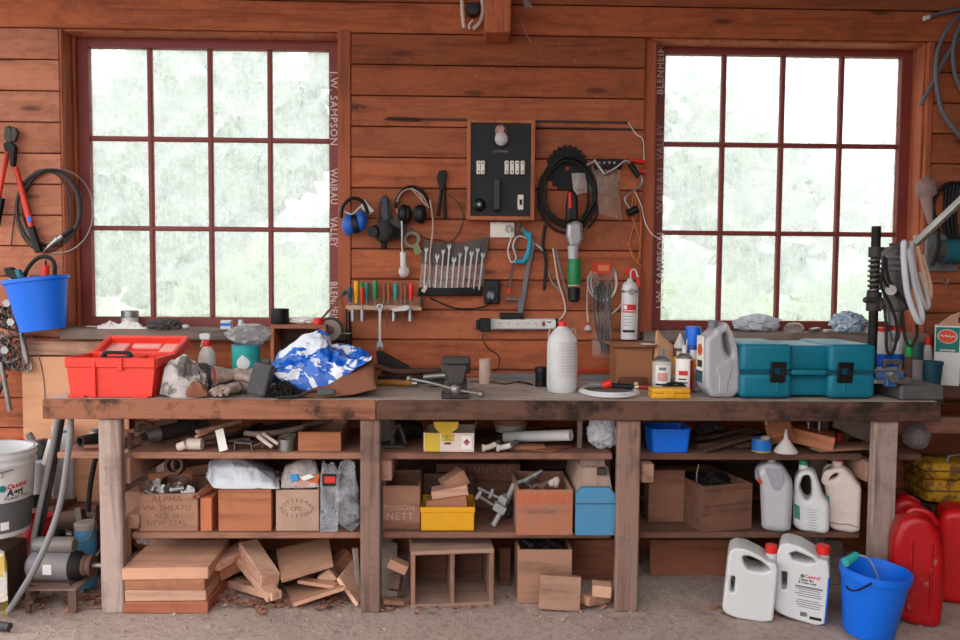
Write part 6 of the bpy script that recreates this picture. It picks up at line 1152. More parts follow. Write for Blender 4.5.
for i, (tp, bt, sd) in enumerate((([(320, 476), (323, 460), (328, 464), (333, 462), (338, 470), (340, 490), (338, 520)], [(320, 532), (328, 536), (334, 534), (340, 528)], 31), ([(335, 480), (340, 462), (347, 459), (354, 464), (357, 480), (359, 505)], [(335, 520), (345, 528), (352, 532), (359, 524)], 33))):
    o = thing('hardware_bag', ['clear bag of dark hardware with a red label card', 'knotted clear bag of dark gravelly hardware beside the post'][i], 'plastic bag', at(tp[0][0] + 12, .13, LO)); l = Vector(o.location)
    m = lump(tp, bt, .105 - .0 * i, .15, .23, LO + .001, .010, 16, sd, 40, 50); part('film_sheet', m, film('bag_grey_film', 'c4c4ca', .10, .6, .15, 11), o, True, sharp=20)
    m = MB(); m.crumple((.0, .04, .075), (.07, .06, .14), sd, .2, 2.2, 4, .004); part('contents', m, paint('dark_granules', '3c3e46', .5, .1, .7, '8a8890', bs=.8, scale=40), o)
    if i == 0:
        m = MB(); q = P(329, 480, .10) - l; m.box(q, (.058, .004, .052), None, 0); cd_ = part('header_card', m, ink, o); part('label', MB().box(q + Vector((.004, -.004, .002)), (.046, .003, .028), None, 0), inkred, cd_, label='red label')
solid('end_grain_block', 'grey wooden block behind the stencilled crate', 'block', 126, 140, 492, .30, LO, .18, crateX); stick('loose_batten', 'pale batten lying crossways behind the pipe ring', 'batten', (150, 480, .48), (235, 463, .5), .03, .05, brownX)
# --- same bay, floor: beams and offcuts
FB = FZ
beams = [(124, 208, 599, 611.5, .0, redX), (125, 206, 587, 599, .005, paleX), (124, 205, 575.5, 587, .0, brownX), (122.5, 208, 563, 575.5, -.005, wood('beam_top_wood', 'cc9a7e', 'a0705a', 'X', .8, '6a4a38', .25))]
BL = ['reddish beam at the bottom of the sawn timber stack', 'pale knotted beam second from the floor in the timber stack', 'brown beam third from the floor in the timber stack', 'thick light-brown beam lying on top of the timber stack']
zz = FB
for i, (x0, x1, yt, yb, Y, mt) in enumerate(beams):
    Y += .005; a = at(x0, Y, zz); b = at(x1, Y, zz); h = (yb - yt) * S(Y) * .985
    solo('timber_beam', BL[i], 'beam', MB().box((0, .18, h / 2), (b.x - a.x, .36, h - .001), None, .003), mt, (a + b) / 2, rad([0, 1, -1, 2][i]), group='sawn beams in the stack under the first bay'); zz += h
def offc(label, c, d, rot, mat, name='offcut', bev=.003):
    return solo(name, label, 'offcut', MB().box((0, 0, 0), d, None, bev), mat, c, rot=rot)
def barp(label, pa, pb, w, h, mat, name='offcut', up=(0, 0, 1)):
    a, b = P(*pa), P(*pb); c = (a + b) / 2; return solo(name, label, 'offcut', MB().bar(a - c, b - c, w, h, .003, up), mat, c)
barp('square-ended pale offcut leaning from the pile beside the beam stack', (247, 548, .32), (270, 583, .12), .085, .085, paleX)
barp('pale batten leaning under the square-ended offcut', (243, 560, .28), (275, 598, .06), .07, .03, paleX)
barp('long light board leaning off the top of the beam stack', (209, 567, .14), (249, 544, .42), .10, .03, paleX)
barp('brown offcut lying behind the beam stack end', (216, 574, .2), (247, 558, .34), .06, .06, brownX)
barp('narrow batten lying on the floor with its end to the front', (233, 585, .3), (277, 598, .05), .05, .035, paleX)
barp('thin strip lying on the floor at the back of the offcut pile', (222, 598, .3), (265, 592, .34), .05, .03, brownX)
pl = wood('board_wood', 'b98a70', '94684f', 'X', .8)
def quad(label, pts, th, mat, name='board_offcut'):
    v = [P(*p) for p in pts]; c = sum(v, Vector()) / len(v); n = (v[1] - v[0]).cross(v[2] - v[0]).normalized(); b = bmesh.new(); ff = b.faces.new([b.verts.new(p - c) for p in v]); r = bmesh.ops.extrude_face_region(b, geom=[ff]); bmesh.ops.translate(b, vec=n * th, verts=[q for q in r['geom'] if isinstance(q, bmesh.types.BMVert)])
    bmesh.ops.bevel(b, geom=b.edges[:], offset=.0015, segments=1, affect='EDGES'); m = MB(); m.add(b); return solo(name, label, 'offcut', m, mat, c)
quad('big flat board offcut propped up behind the others by the second post', [(282, 583, .10), (334, 567, .14), (330, 540, .40), (277, 553, .36)], .02, pl)
quad('flat board offcut lying low at the front of the pile', [(294, 607, .04), (346, 590, .05), (332, 583, .30), (285, 588, .28)], .016, pl)
quad('board offcut standing tilted against the second post', [(336, 580, .12), (356, 607, .06), (362, 590, .2), (352, 560, .30)], .018, paleX)
barp('square pale block end showing behind the boards by the post', (322, 581, .2), (334, 572, .2), .05, .06, paleX); barp('narrow strip lying between the two flat boards', (300, 580, .18), (337, 586, .12), .05, .016, pl)
barp('dark offcut end at the back beside the second post', (330, 575, .3), (350, 555, .36), .06, .08, brownX); barp('upright grey strip leaning on the second post', (358, 588, .16), (355, 548, .2), .02, .03, greywood)
barp('dark block deep under the first bay behind the beams', (226, 580, .44), (244, 580, .45), .14, .12, darkwood); barp('short upright brown stub standing behind the beam stack', (190, 560, .50), (190, 538, .50), .08, .07, redX)
m = MB(); m.crumple((0, 0, .05), (.30, .14, .16), 85, .3, 2.2, 5, 0); solo('dusty_sacking', 'grey dusty plastic sheet crumpled at the back behind the beam stack', 'sheet', m, cloudy, at(172, .52, zz - .06))
def chips(name, label, spots, n, seed, cols, size=(.012, .035)):
    m = MB(); r = random.Random(seed)
    for i in range(n):
        s = r.choice(spots); x = r.gauss(s[0], s[2]); y = r.gauss(s[1], s[3]); q = G(x, y, FZ); k = r.uniform(*size); b = bmesh.new()
        vs = [b.verts.new((k * math.cos(a) * r.uniform(.5, 1), k * .6 * math.sin(a) * r.uniform(.5, 1), .002 + r.random() * .014)) for a in (0, 1.2, 2.3, 3.4, 4.6, 5.5)]; b.faces.new(vs)
        m.add(b, Matrix.Translation((q.x, q.y, FZ)) @ Matrix.Rotation(r.uniform(0, 6), 4, 'Z') @ Matrix.Rotation(r.uniform(-.4, .4), 4, 'X'))
    o = part(name, m, cols, sharp=0); return tag(o, label, 'litter', None, 'stuff')
chipm = paint('dry_chips', '9c6c58', .95, 0, .5, '6a4438')
chips('wood_chips', 'dry leaves and wood chips scattered on the floor under the bench', [(290, 603, 22, 4), (335, 603, 14, 4), (262, 606, 12, 3), (395, 605, 12, 4), (450, 605, 20, 4), (570, 602, 22, 3), (600, 604, 12, 3), (100, 600, 12, 5), (50, 603, 30, 5), (740, 610, 16, 3), (790, 615, 14, 2), (220, 600, 10, 4)], 420, 4, chipm)
chips('floor_litter', 'pale straw bits and crumbs sprinkled over the earth floor', [(150, 625, 90, 9), (420, 622, 120, 10), (700, 625, 120, 9), (560, 612, 60, 8)], 160, 9, paint('pale_litter', 'b09a8c', .95), (.004, .014))
# --- bay under the vice, upper shelf
o = thing('angle_bracket', 'dark rusty angle bracket standing on the upper shelf beside the second post', 'bracket', at(392, .2, UP)); m = MB(); m.box((0, .02, .01), (.11, .10, .012)); m.box((.0, .02, .065), (.02, .03, .11)); m.tube([(0, 0, .05), (.03, .0, .10), (.06, .0, .02)], .008, 8); part('body', m, iron, o)
o = thing('steel_scrap', 'dim dark metal part lying behind the angle bracket', 'scrap', at(408, .40, UP)); m = MB(); m.crumple((0, 0, .04), (.14, .12, .08), 91, .25, 2.4, 4, 0); part('body', m, dkiron, o)
c, w_, h_ = ext(424, 473.5, 433, .12, UP); o = thing('chemical_carton', 'open yellow and white carton with a red hazard diamond on the upper shelf', 'carton', c, rad(-2)); cw = paint('carton_white', 'd8c4b8', .7, 0, .15, 'b09888'); cy = paint('carton_yellow', 'cfae3c', .7, 0, .15, 'a8863a')
part('body', MB().box((0, .003, h_ / 2), (w_, .004, h_), None, 0).box((-w_ / 2, .10, h_ / 2), (.004, .2, h_), None, 0).box((w_ / 2, .10, h_ / 2), (.004, .2, h_), None, 0).box((0, .2, h_ / 2), (w_, .004, h_), None, 0).box((0, .10, .003), (w_, .2, .004), None, 0), cw, o)
part('yellow_print', MB().box((-w_ * .34, -.0005, h_ * .5), (w_ * .30, .002, h_ * .98), None, 0).box((-w_ * .02, -.0005, h_ * .76), (w_ * .24, .002, h_ * .42), None, 0), cy, o, label='yellow printed panel')
part('flap', MB().slab([rnd([(-.055, 0), (.055, 0), (.05, -.03), (.012, -.062), (-.02, -.062), (-.05, -.025)], .005)], .003, 0, Matrix.Translation((-.012, -.02, h_ + .052)) @ Matrix.Rotation(rad(18), 4, 'X')), cy, o, label='yellow tongue flap hanging down'); part('side_flap', MB().grid(lambda u, v: Vector((-w_ / 2 - .01 * v + .06 * u * v, .0 + .2 * u, h_ + .045 * v)), 4, 4, .003), card, o); part('side_flap', MB().grid(lambda u, v: Vector((w_ / 2 + .012 * v, .0 + .2 * u, h_ + .04 * v)), 4, 4, .003), cw, o)
hz = part('hazard_label', MB().box((w_ * .36, -.0008, h_ * .5), (w_ * .20, .002, h_ * .7), None, 0), paper, o); part('diamond', MB().box((w_ * .36, -.0022, h_ * .52), (.022, .001, .022), (0, PI / 4, 0), 0), paint('diamond_pink', 'b4506c', .6), hz, label='red hazard diamond')
part('flame', MB().slab([[(-.003, -.002), (.003, -.002), (.0034, .002), (0, .008), (-.0034, .002)]], .001, 0, Matrix.Translation((w_ * .36, -.0032, h_ * .56))), ink, hz)
m = MB(); m.slab([rnd([(-.016, 0), (.018, 0), (.013, .008), (-.011, .008)], .002)], .001, 0, Matrix.Translation((-.006, -.0022, h_ * .40))); part('hand_slot', m, ink, o); 
for k, (s_, xx, zz2, sz) in enumerate((('Diggers', .0, .86, .017), ('Fire', .0, .66, .019))): text(s_, sz, paint('carton_ink', '6c5a2c', .8), o, (-w_ * .02, -.0018, h_ * zz2), shear=.2)
c, w_, h_ = ext(494, 529, 421, .36, UP); o = thing('white_dish', 'white plastic dish with a brown lid at the back of the upper shelf', 'dish', c + Vector((0, w_ / 2, 0))); r = w_ / 2; part('body', MB().lathe([(0, .03), (r * .86, .03), (r, h_ * .72), (r * .95, h_ * .72), (r * .8, .04), (0, .04)], 28), offwhite, o); part('lid', MB().lathe([(r * .97, h_ * .74), (r * .97, h_), (0, h_)], 28), card, o)
solid('support_block', 'dark block propping the white dish on the upper shelf', 'block', 496, 526, 434, .40, UP, .1, darkwood)
a, b = P(505, 440, .32), P(571, 438, .15); o = thing('white_pipe', 'white plastic pipe lying on the upper shelf with its open end forward', 'pipe', (a + b) / 2); q = (b - a) / 2; rq = .0245
m = MB(); M = q.to_track_quat('Z', 'Y').to_matrix().to_4x4(); m.lathe([(rq, -q.length), (rq, q.length), (rq * .86, q.length), (rq * .86, -q.length), (rq, -q.length)], 26, M); part('pipe_wall', m, white, o)
for i, (x, y, a) in enumerate(((489, 446, .5), (497, 443, 1.3), (504, 448, -.2), (514, 446, 1.0))):
    p = at(x, .12 + .03 * (i % 2), UP + .001); m = MB(); m.tube([(-.03 * math.cos(a), -.01, .018), (0, 0, .02 + .012 * (i % 2)), (.03 * math.cos(a), .03 * math.sin(a), .03)], .012, 10); m.cyl((-.032 * math.cos(a), -.01, .018), (-.022 * math.cos(a), -.008, .0185), .016, None, 10)
    solo('pipe_elbow', ['grey elbow fitting on the upper shelf beside the yellow carton', 'pale elbow fitting leaning on its neighbours by the carton', 'grey curved fitting at the shelf edge below the white pipe', 'pale straight fitting under the white pipe'][i], 'pipe fitting', m, [cream, steel, offwhite, steel][i], p)
solid('wood_strip', 'thin dark slat lying under the white pipe on the upper shelf', 'slat', 508, 545, 446, .16, UP, .05, brownX, .001); q_ = quad('thin brown board scrap lying at the shelf edge by the white pipe', [(532, 451, .11), (552, 453, .11), (572, 447, .22), (556, 446, .24)], .004, redX, 'board_scrap')
solid('dark_upright', 'thin dark upright standing between the white pipe and the clear bag', 'upright', 577.5, 582, 420, .2, UP, .03, greywood, .001)
for i, (pa, pb) in enumerate((((515, 436, .5), (600, 428, .5)), ((545, 430, .45), (590, 440, .4)))): stick('dark_lath', ['dark lath at the back of the middle upper shelf', 'dark lath sloping behind the white pipe end'][i], 'lath', pa, pb, .03, .014, darkwood)
m = MB(); m.crumple((0, .05, .075), (.135, .12, .145), 95, .16, 2.0, 5, 0); o = solo('rolled_bag', 'rolled up grey plastic bag on the upper shelf against the third post', 'plastic bag', m, sackgrey, at(605, .16, UP + .001))
# --- bay under the vice, lower shelf
o, c, w_, h_ = crpx('poison_crate', 'brown wooden box with pale stencilled words beside the second post', 'box', 383, 420, 486, .14, LO, .30, wood('poison_wood', '8e6552', '6a4637', 'X', .85, '3a2a24'), t=.012)
pale = paint('stencil_pale', 'b09486', .9, 0, 0, 'b09486'); lettered(o, 'POISON', 399.5, 508, .14, .034, pale, sp=1.1); lettered(o, 'NETT', 400, 516.5, .14, .044, pale, sp=1.15)
solid('wide_crate', 'wide dark wooden crate with faded lettering at the back of the lower shelf', 'crate', 436, 520, 464, .44, LO, .14, crateD); bpy.data.objects['wide_crate']
o = bpy.data.objects['wide_crate']; lettered(o, 'TAINUI CO', 484, 470, .44, .044, paint('stencil_dim', '8a7468', .9, 0, 0, '8a7468'), sp=1.4)
c, w_, h_ = ext(420.5, 474.5, 507, .12, LO); o = thing('yellow_tin', 'yellow metal tin tray holding three wood blocks on the lower shelf', 'tin', c); d_ = .20; t = .004
m = MB(); m.box((0, t / 2, h_ / 2), (w_, t, h_), None, .001); m.box((0, d_ - t / 2, h_ / 2), (w_, t, h_), None, .001)
for s in (-1, 1): m.box((s * (w_ / 2 - t / 2), d_ / 2, h_ / 2), (t, d_, h_), None, .001)
m.box((0, d_ / 2, t / 2), (w_, d_, t), None, .001); part('body', m, yellow, o); part('rim', MB().box((0, -.001, h_ - .012), (w_ + .003, .005, .024), None, .002), yellow, o); part('back_lid', MB().box((0, d_ + .004, h_ * .95), (w_ * .98, .004, h_ * 1.9), None, .001), darkwood, o)
z0 = LO + h_
barp('brown block lying lowest in the yellow tin', (427, 505, .2), (467, 499, .2), .1, .055, brownX, 'wood_block'); barp('pale block lying second in the yellow tin', (432, 494, .22), (468, 488, .22), .09, .045, paleX, 'wood_block'); offc('pale wedge-cornered block tilted on top of the tin pile', P(454, 481, .26), (.11, .08, .07), (0, rad(-28), rad(20)), pl, 'wood_block')
solid('dark_block', 'dark small box standing behind the yellow tin', 'box', 432, 447, 476, .36, LO, .08, darkwood)
# clamp
o = thing('bar_clamp', 'grey metal bar clamp leaning on the lower shelf before the wide crate', 'clamp', at(503, .2, LO)); l = Vector(o.location)
def q3(x, y, Y): return P(x, y, Y) - l
al = paint('alloy', '9a979a', .45, .3, .25)
part('main_bar', MB().tube([q3(493, 526, .16), q3(503, 508, .2), q3(514, 484, .24)], .012, 10, smooth=0), al, o); part('screw', MB().cyl(q3(479, 496, .2), q3(499, 509, .2), .008, None, 10).cyl(q3(478, 488, .26), q3(503, 500, .24), .008, None, 10), steel, o)
m = MB(); m.bar(q3(494, 505, .19), q3(505, 511, .19), .04, .035); m.bar(q3(501, 497, .22), q3(508, 502, .2), .04, .035); part('block', m, al, o); m = MB(); m.bar(q3(476, 499, .2), q3(481, 491, .2), .018, .014); m.bar(q3(489, 498, .24), q3(493, 489, .24), .018, .014); part('pad', m, al, o)
m = MB(); m.crumple((0, 0, .04), (.10, .10, .07), 97, .3, 2.4, 4, 0); solo('cast_part', 'dull grey cast part lying behind the bar clamp', 'casting', m, iron, at(509, .34, LO))
o, c, w_, h_ = crpx('hurricane_crate', 'orange wooden crate stencilled in red, filled with hose fittings', 'crate', 516.5, 572.5, 490, .06, LO, .34, crateX, t=.012, matf=wood('red_crate_wood', 'b06a4c', '90604e', 'X', .85, '84766c', .6))
lettered(o, 'HURRICANES', 544.5, 499.5, .06, .062, inkorange, sx=.62, bold=.001); lettered(o, 'SAFETY LAMP', 541, 512, .06, .022, inkbrown, sx=.9)
part('lettered_board', MB().box((0, .355, .12), (w_, .006, .02)), crateX, o) if False else None
for i, (x, y) in enumerate(((523, 486), (533, 481), (541, 476), (548, 487), (557, 484), (538, 490))):
    p = P(x, y, .2); m = MB(); a = i * 1.1; m.tube([(-.035, 0, 0), (0, .0, .022), (.035 * math.cos(a), .03 * math.sin(a), -.005)], .011, 10); m.cyl((-.036, 0, -.002), (-.02, 0, .006), .016, None, 10)
    solo('hose_fitting', ['grey hose fitting at the near corner of the red-stencilled crate', 'silver hose fitting heaped in the red-stencilled crate', 'silver tap standing highest in the red-stencilled crate', 'rusty hose fitting in the middle of the red-stencilled crate', 'pale string-tied fitting beside the crate side', 'rusty tap hanging over the crate front'][i], 'hose fitting', m, [steel, steel, bright, rust, cream, rust][i], p)
solid('grey_bar_box', 'grey flat metal bar lying behind the red-stencilled crate', 'bar', 545, 570, 468, .48, LO + .19, .04, steel); 
c, w_, h_ = ext(575.5, 615, 488, .055, LO); o = thing('blue_toolbox', 'chalky blue chamfered metal toolbox with a wooden tray above, beside the third post', 'toolbox', c)
ch = w_ * .16; hh = h_; prof = rnd([(-w_ / 2, 0), (w_ / 2, 0), (w_ / 2, hh - ch), (w_ / 2 - ch, hh), (-w_ / 2 + ch, hh), (-w_ / 2, hh - ch)], .003); m = MB(); m.slab([prof], .03, .003, Matrix.Translation((0, .017, 0))); part('end_panel', m, steelblue, o); part('seam', MB().box((0, .0015, hh * .67), (w_ * .98, .004, .005), None, 0), paint('seam_blue', '2f5c7c', .6), o)
ht = P(595, 463, .055).z - LO; m = MB(); m.slab([rnd([(-w_ / 2 + .004, 0), (w_ / 2 - .004, 0), (w_ / 2 - .004, hh - ch), (w_ / 2 - ch, ht - .03), (-w_ / 2 + ch, ht - .03), (-w_ / 2 + .004, hh - ch)], .003)], .36, .003, Matrix.Translation((0, .22, 0))); part('body', m, wood('pale_box_wood', 'a48a7c', '7c6458', 'Z', .85), o)
part('top_bar', MB().box((0, .24, ht - .018), (w_ * .62, .30, .03), None, .003), wood('top_bar_wood', 'a08878', '7a6456', 'Y', .85), o); part('hasp', MB().box((w_ * .18, .04, ht - .045), (.045, .03, .03), None, .003), iron, o)
# --- bay under the vice, floor
FY = .06; c, w_, h_ = ext(411, 494, 549, FY, FZ); c2, w2, h2 = ext(408, 492, 549, FY, FZ)
o = thing('divided_crate', 'open-fronted wooden crate with a middle divider standing on the floor', 'crate', c, rad(5)); d_ = .30; t = .018; h_ *= .98; cwood = wood('divided_wood', 'a58373', '785a4d', 'X', .9, '584640')
part('top_panel', MB().box((0, d_ / 2, h_ - t / 2), (w_, d_, t), None, .002), cwood, o); part('bottom_panel', MB().box((0, d_ / 2, t / 2), (w_, d_, t), None, .002), cwood, o)
for s in (-1, 1): part('side_panel', MB().box((s * (w_ / 2 - t / 2), d_ / 2, h_ / 2), (t, d_, h_ - 2 * t - .001), None, .002), wood('divided_side', '9c7462', '704f42', 'Z', .9), o)
part('divider', MB().box((.0, d_ / 2, h_ / 2), (t * .9, d_, h_ - 2 * t - .001), None, .002), wood('divided_side', '', ''), o); part('back_panel', MB().box((0, d_ - .004, h_ / 2), (w_ - 2 * t - .001, .008, h_ - 2 * t - .001), None, 0), crateD, o)
o, c, w_, h_ = crpx('bolt_crate', 'upright dusty wooden crate of rusty bolts on the floor', 'crate', 517.5, 571.5, 550, .10, FZ, .22, crateX, t=.012)
rb = random.Random(2)
for i in range(12):
    p = c + Vector((-w_ / 2 + .03 + (w_ - .06) * (i / 11), .05 + .1 * rb.random(), h_ - .012 + rb.random() * .02)); a = rb.uniform(0, 3); m = MB(); m.cyl((-.03 * math.cos(a), -.03 * math.sin(a), 0), (.03 * math.cos(a), .03 * math.sin(a), .012), .0095, None, 8); m.cyl((-.038 * math.cos(a), -.038 * math.sin(a), -.003), (-.028 * math.cos(a), -.028 * math.sin(a), 0), .017, None, 6)
    solo('rusty_bolt', 'rusty bolt heaped in the upright dusty crate on the floor', 'bolt', m, dkiron, p, group='rusty bolts in the floor crate')
c, w_, h_ = ext(540, 581, 580, .0, FZ); solo('wood_block', 'flat brown wood block leaning on the crate of bolts', 'block', MB().box((0, 0, 0), (w_, .035, h_), None, .003), wood('block_wood', 'a07a68', '7c5a4a', 'X', .85), c + Vector((0, .03, h_ / 2 + .004)), rot=(rad(-8), rad(3), rad(-3)))
solid('back_panel_board', 'wide brown board standing at the back beside the crate of bolts', 'board', 566, 622, 540, .36, FZ, .02, wood('back_board_wood', '9a5f48', '724232', 'X', .85))
barp('small orange-ended block lying on the offcut by the third post', (592, 588, .06), (611, 590, .05), .07, .05, paleX); barp('pale wedge offcut beneath the orange-ended block by the third post', (584, 600, .03), (606, 596, .1), .06, .04, crateX)
quad('grey board propped behind the second post', [(383, 600, .10), (398, 598, .10), (398, 545, .34), (382, 545, .34)], .02, greywood); barp('small pale-edged block wedged beside the divided crate', (389, 561, .06), (407, 569, .06), .06, .04, crateX); barp('short round-ended grey offcut on the floor behind the second post', (394, 590, .1), (397, 575, .14), .05, .04, rust); barp('flat offcut lying on the floor behind the second post', (383, 600, .04), (402, 602, .08), .05, .02, crateX)
solid('tall_plank', 'dim upright plank standing between divided crate and crate of bolts', 'plank', 499, 510, 548, .3, FZ, .02, crateD)
# --- bay under the teal case, upper shelf
c, w_, h_ = ext(651, 691, 430, .11, UP); o = thing('blue_tub', 'bright blue open plastic tub on the upper shelf beside the third post', 'tub', c); d_ = .15
m = MB(); 
for i in range(2):
    pass
q0 = [(-w_ * .46, 0), (w_ * .46, 0), (w_ / 2, h_), (-w_ / 2, h_)]
def tubf(k0, k1, z0, z1):
    return None
b = bmesh.new(); rings = []
for (k, z) in ((.90, 0), (1, h_), (1.03, h_), (1.03, h_ + .004), (.98, h_ + .004), (.88, .006)):
    pts = rnd([(-w_ / 2 * k, d_ / 2 - d_ / 2 * k), (w_ / 2 * k, d_ / 2 - d_ / 2 * k), (w_ / 2 * k, d_ / 2 + d_ / 2 * k), (-w_ / 2 * k, d_ / 2 + d_ / 2 * k)], .018, 4); rings.append([b.verts.new((p[0], p[1], z)) for p in pts])
for r0, r1 in zip(rings, rings[1:]):
    for i in range(len(r0)): j = (i + 1) % len(r0); b.faces.new((r0[i], r0[j], r1[j], r1[i]))
b.faces.new(rings[0][::-1]); b.faces.new(rings[-1]); m.add(b); part('body', m, blue2, o)
DL = ['dark flat stick lying nearest the shelf edge beside the blue tub', 'dark stick second from the edge beside the blue tub', 'dark stick at the back behind the blue tub', 'long dark lath crossing the heap beside the blue tub', 'short dark stub on the heap by the blue tin', 'dark lath on top of the heap beside the blue tub']
for (pa, pb, w, h), lb in zip((((704, 455, .12), (752, 441, .2), .022, .016), ((698, 446, .2), (755, 438, .3), .03, .02), ((694, 440, .36), (756, 432, .4), .03, .025), ((700, 450, .22), (764, 434, .34), .024, .012), ((735, 447, .2), (760, 444, .24), .03, .025), ((706, 438, .28), (748, 428, .38), .03, .014)), DL): stick('dark_offcut', lb, 'offcut', pa, pb, w, h, darkwood)
m = MB(); m.crumple((0, 0, .035), (.12, .1, .07), 99, .25, 2.2, 4, 0); solo('dark_bundle', 'dark cloth bundle behind the blue tub on the upper shelf', 'cloth', m, ragdk, at(709, .46, UP))
c, w_, h_ = ext(755.5, 774.5, 440.5, .105, UP); r = w_ / 2; o = thing('blue_can', 'small blue labelled tin on the upper shelf beside the funnel', 'tin', c + Vector((0, r, 0))); part('body', MB().lathe([(0, 0), (r, 0), (r, h_), (r * .9, h_), (r * .88, h_ - .006), (0, h_ - .006)], 26), paint('tin_blue', '1668b8', .4, 0, .15), o); part('rim', MB().lathe([(r * .99, h_ - .004), (r * 1.03, h_ - .002), (r * 1.03, h_ + .002), (r * .9, h_ + .002)], 26), steel, o); part('base_rim', MB().lathe([(r * 1.02, 0), (r * 1.02, .006), (r, .007)], 26), paint('gold', 'b09a5c', .4, .4), o)
m = MB(); m.crumple((0, 0, .004), (.05, .04, .03), 101, .2, 2, 3, 0); solo('paper_scrap', 'crumpled scrap of card lying on the small blue tin', 'scrap', m, cream, P(766, 440, .17))
offc('orange-brown block tilted up behind the blue tin', P(779, 429, .22), (.11, .12, .05), (rad(35), rad(-18), rad(-20)), wood('block_orange', 'ae7050', '84523c', 'X', .8), 'wood_block')
c, w_, h_ = ext(776, 799, 430, .10, UP); r = w_ / 2; o = thing('funnel', 'small white plastic funnel standing upside down on the upper shelf', 'funnel', c + Vector((0, r * .4, 0))); part('cone', MB().lathe([(r * .94, 0), (r, .003), (r, .008), (r * .28, h_ * .55), (r * .18, h_ * .62), (r * .10, h_), (r * .06, h_), (0, h_ * .98)], 30), offwhite, o)
offc('thick orange-brown block with nails standing in its top on the upper shelf', P(811, 440, .24), (.19, .17, .065), (0, rad(10), rad(-24)), wood('block_orange', '', ''), 'wood_block'); 
for i, (x, y) in enumerate(((808, 430), (819, 427), (768, 422))): a = P(x, y + 6, .24) + Vector((0, 0, .022)); solo('nail', ['pale nail standing in the thick orange-brown block near the funnel', 'pale nail standing at the back of the thick block', 'pale nail sticking up behind the tilted block'][i], 'nail', MB().cyl((0, 0, -.02), (0 if i < 2 else -.02, 0, .04), .004, None, 8), cream, a)
quad('pale plank lying along the upper shelf towards the last post', [(808, 453, .10), (819, 457, .10), (874, 454, .11), (874, 446, .34), (822, 447, .34)], .012, wood('pale_plank', 'b98a70', '94684f', 'X', .8), 'plank')
o = solo('red_stopper', 'small red knob lying behind the pale plank on the upper shelf', 'knob', MB().lathe([(.022, 0), (.02, .02), (.01, .034), (0, .036)], 16), red, at(839, .38, UP))
barp('grey board sloping down to the last post at the back of the shelf', (836, 420, .34), (872, 436, .34), .02, .09, greywood); barp('dim grey board lying behind the red knob', (815, 440, .46), (870, 444, .46), .03, .10, greywood)
# --- bay under the teal case, lower shelf
solid('dark_box', 'dim dark wooden box at the third post on the lower shelf', 'box', 648, 684, 470, .24, LO, .10, crateD)
o, c, w_, h_ = crpx('dark_crate', 'big dark brown open wooden crate in the middle of the lower shelf', 'crate', 699, 755, 485, .12, LO, .36, crateD, t=.014, rz=rad(14))
o = thing('wire_hook', 'thin wire hook and black tool end poking from the dark brown crate', 'hook', P(701, 484, .2)); part('wire_bend', MB().tube([(-.02, 0, -.05), (-.02, 0, .04), (-.012, 0, .09)], .003, 6), steel, o); part('tool_end', MB().ball((.03, 0, -.015), .018, 1.4, 1, .8, 8), black, o)
m = MB(); m.crumple((0, 0, 0), (.22, .18, .12), 103, .25, 2.2, 4); solo('crate_rags', 'black heap of oddments inside the dark brown crate', 'heap', m, dkiron, c + Vector((-.02, .20, h_ - .06)))
def jug(label, x0, x1, yt, Y, z, outline, holes, d, mat, cap, capm, capc, rz=0, bev=.018, vs=.955):
    yb = max(p[1] for p in outline); outline = [(x, yb + (y - yb) * vs) for x, y in outline]; holes = [[(x, yb + (y - yb) * vs) for x, y in h] for h in holes]
    # outline, holes and cap centre given in photo points at distance Y
    c = at((x0 + x1) / 2, Y, z); o = thing('oil_jug', label, 'jug', c + Vector((d * .5 * c.x / (Y + 3.3), d * .5, 0)), -math.atan2(c.x, Y + 3.3) + rz * .3)
    m = MB(); m.slab([L2(outline, Y + d * .0, c, .012)] + [L2(h, Y, c, .008) for h in holes], d, bev, res=4); m.bm.verts.ensure_lookup_table(); lo = min(v.co.z for v in m.bm.verts); m.xf(Matrix.Translation((0, 0, -lo)))
    part('body', m, mat, o, sharp=50); q = P(cap[0], cap[1] + (0 if vs < 1 else 0), Y) - c; q = Vector((q.x, 0, q.z - lo)); r = cap[2]; hh = cap[3]
    part('neck', MB().cyl(q + Vector((0, 0, -hh * 1.6)), q + Vector((0, 0, -hh * .4)), r * .95, None, 20), mat, o); part('cap', MB().lathe([(r, -hh / 2), (r, hh / 2 - .003), (r * .9, hh / 2), (0, hh / 2)], 24, Matrix.Translation(q)), capm, o, label=capc); return o, c, lo
o, c, lo = jug('silvery oil jug with deep moulded grip standing beside the dark crate', 756, 791, 461, .085, LO, zc([(108, 590), (100, 360), (78, 345), (76, 300), (112, 262), (150, 252), (204, 262), (232, 310), (252, 345), (252, 400), (243, 590), (208, 606), (130, 604)], 740, 410, 4.925), [], .13, silver, (772, 463, .020, .018), silver, None, rz=rad(6), bev=.03)
part('grip_recess', MB().slab([L2(zc([(120, 290), (200, 290), (215, 350), (190, 400), (165, 395)], 740, 410, 4.925), .085, c, .01)], .008, .003, Matrix.Translation((0, -.064, 0))), paint('recess_grey', '94929a', .5), o); part('label', MB().slab([L2(zc([(85, 310), (96, 300), (112, 350), (108, 372), (92, 352)], 740, 410, 4.925), .085, c, .003)], .004, .001, Matrix.Translation((-.004, -.062, 0))), grey, o); part('red_mark', MB().slab([L2(zc([(92, 345), (108, 348), (114, 372), (96, 366)], 740, 410, 4.925), .085, c, .003)], .004, .001, Matrix.Translation((-.002, -.064, 0))), inkred, o)
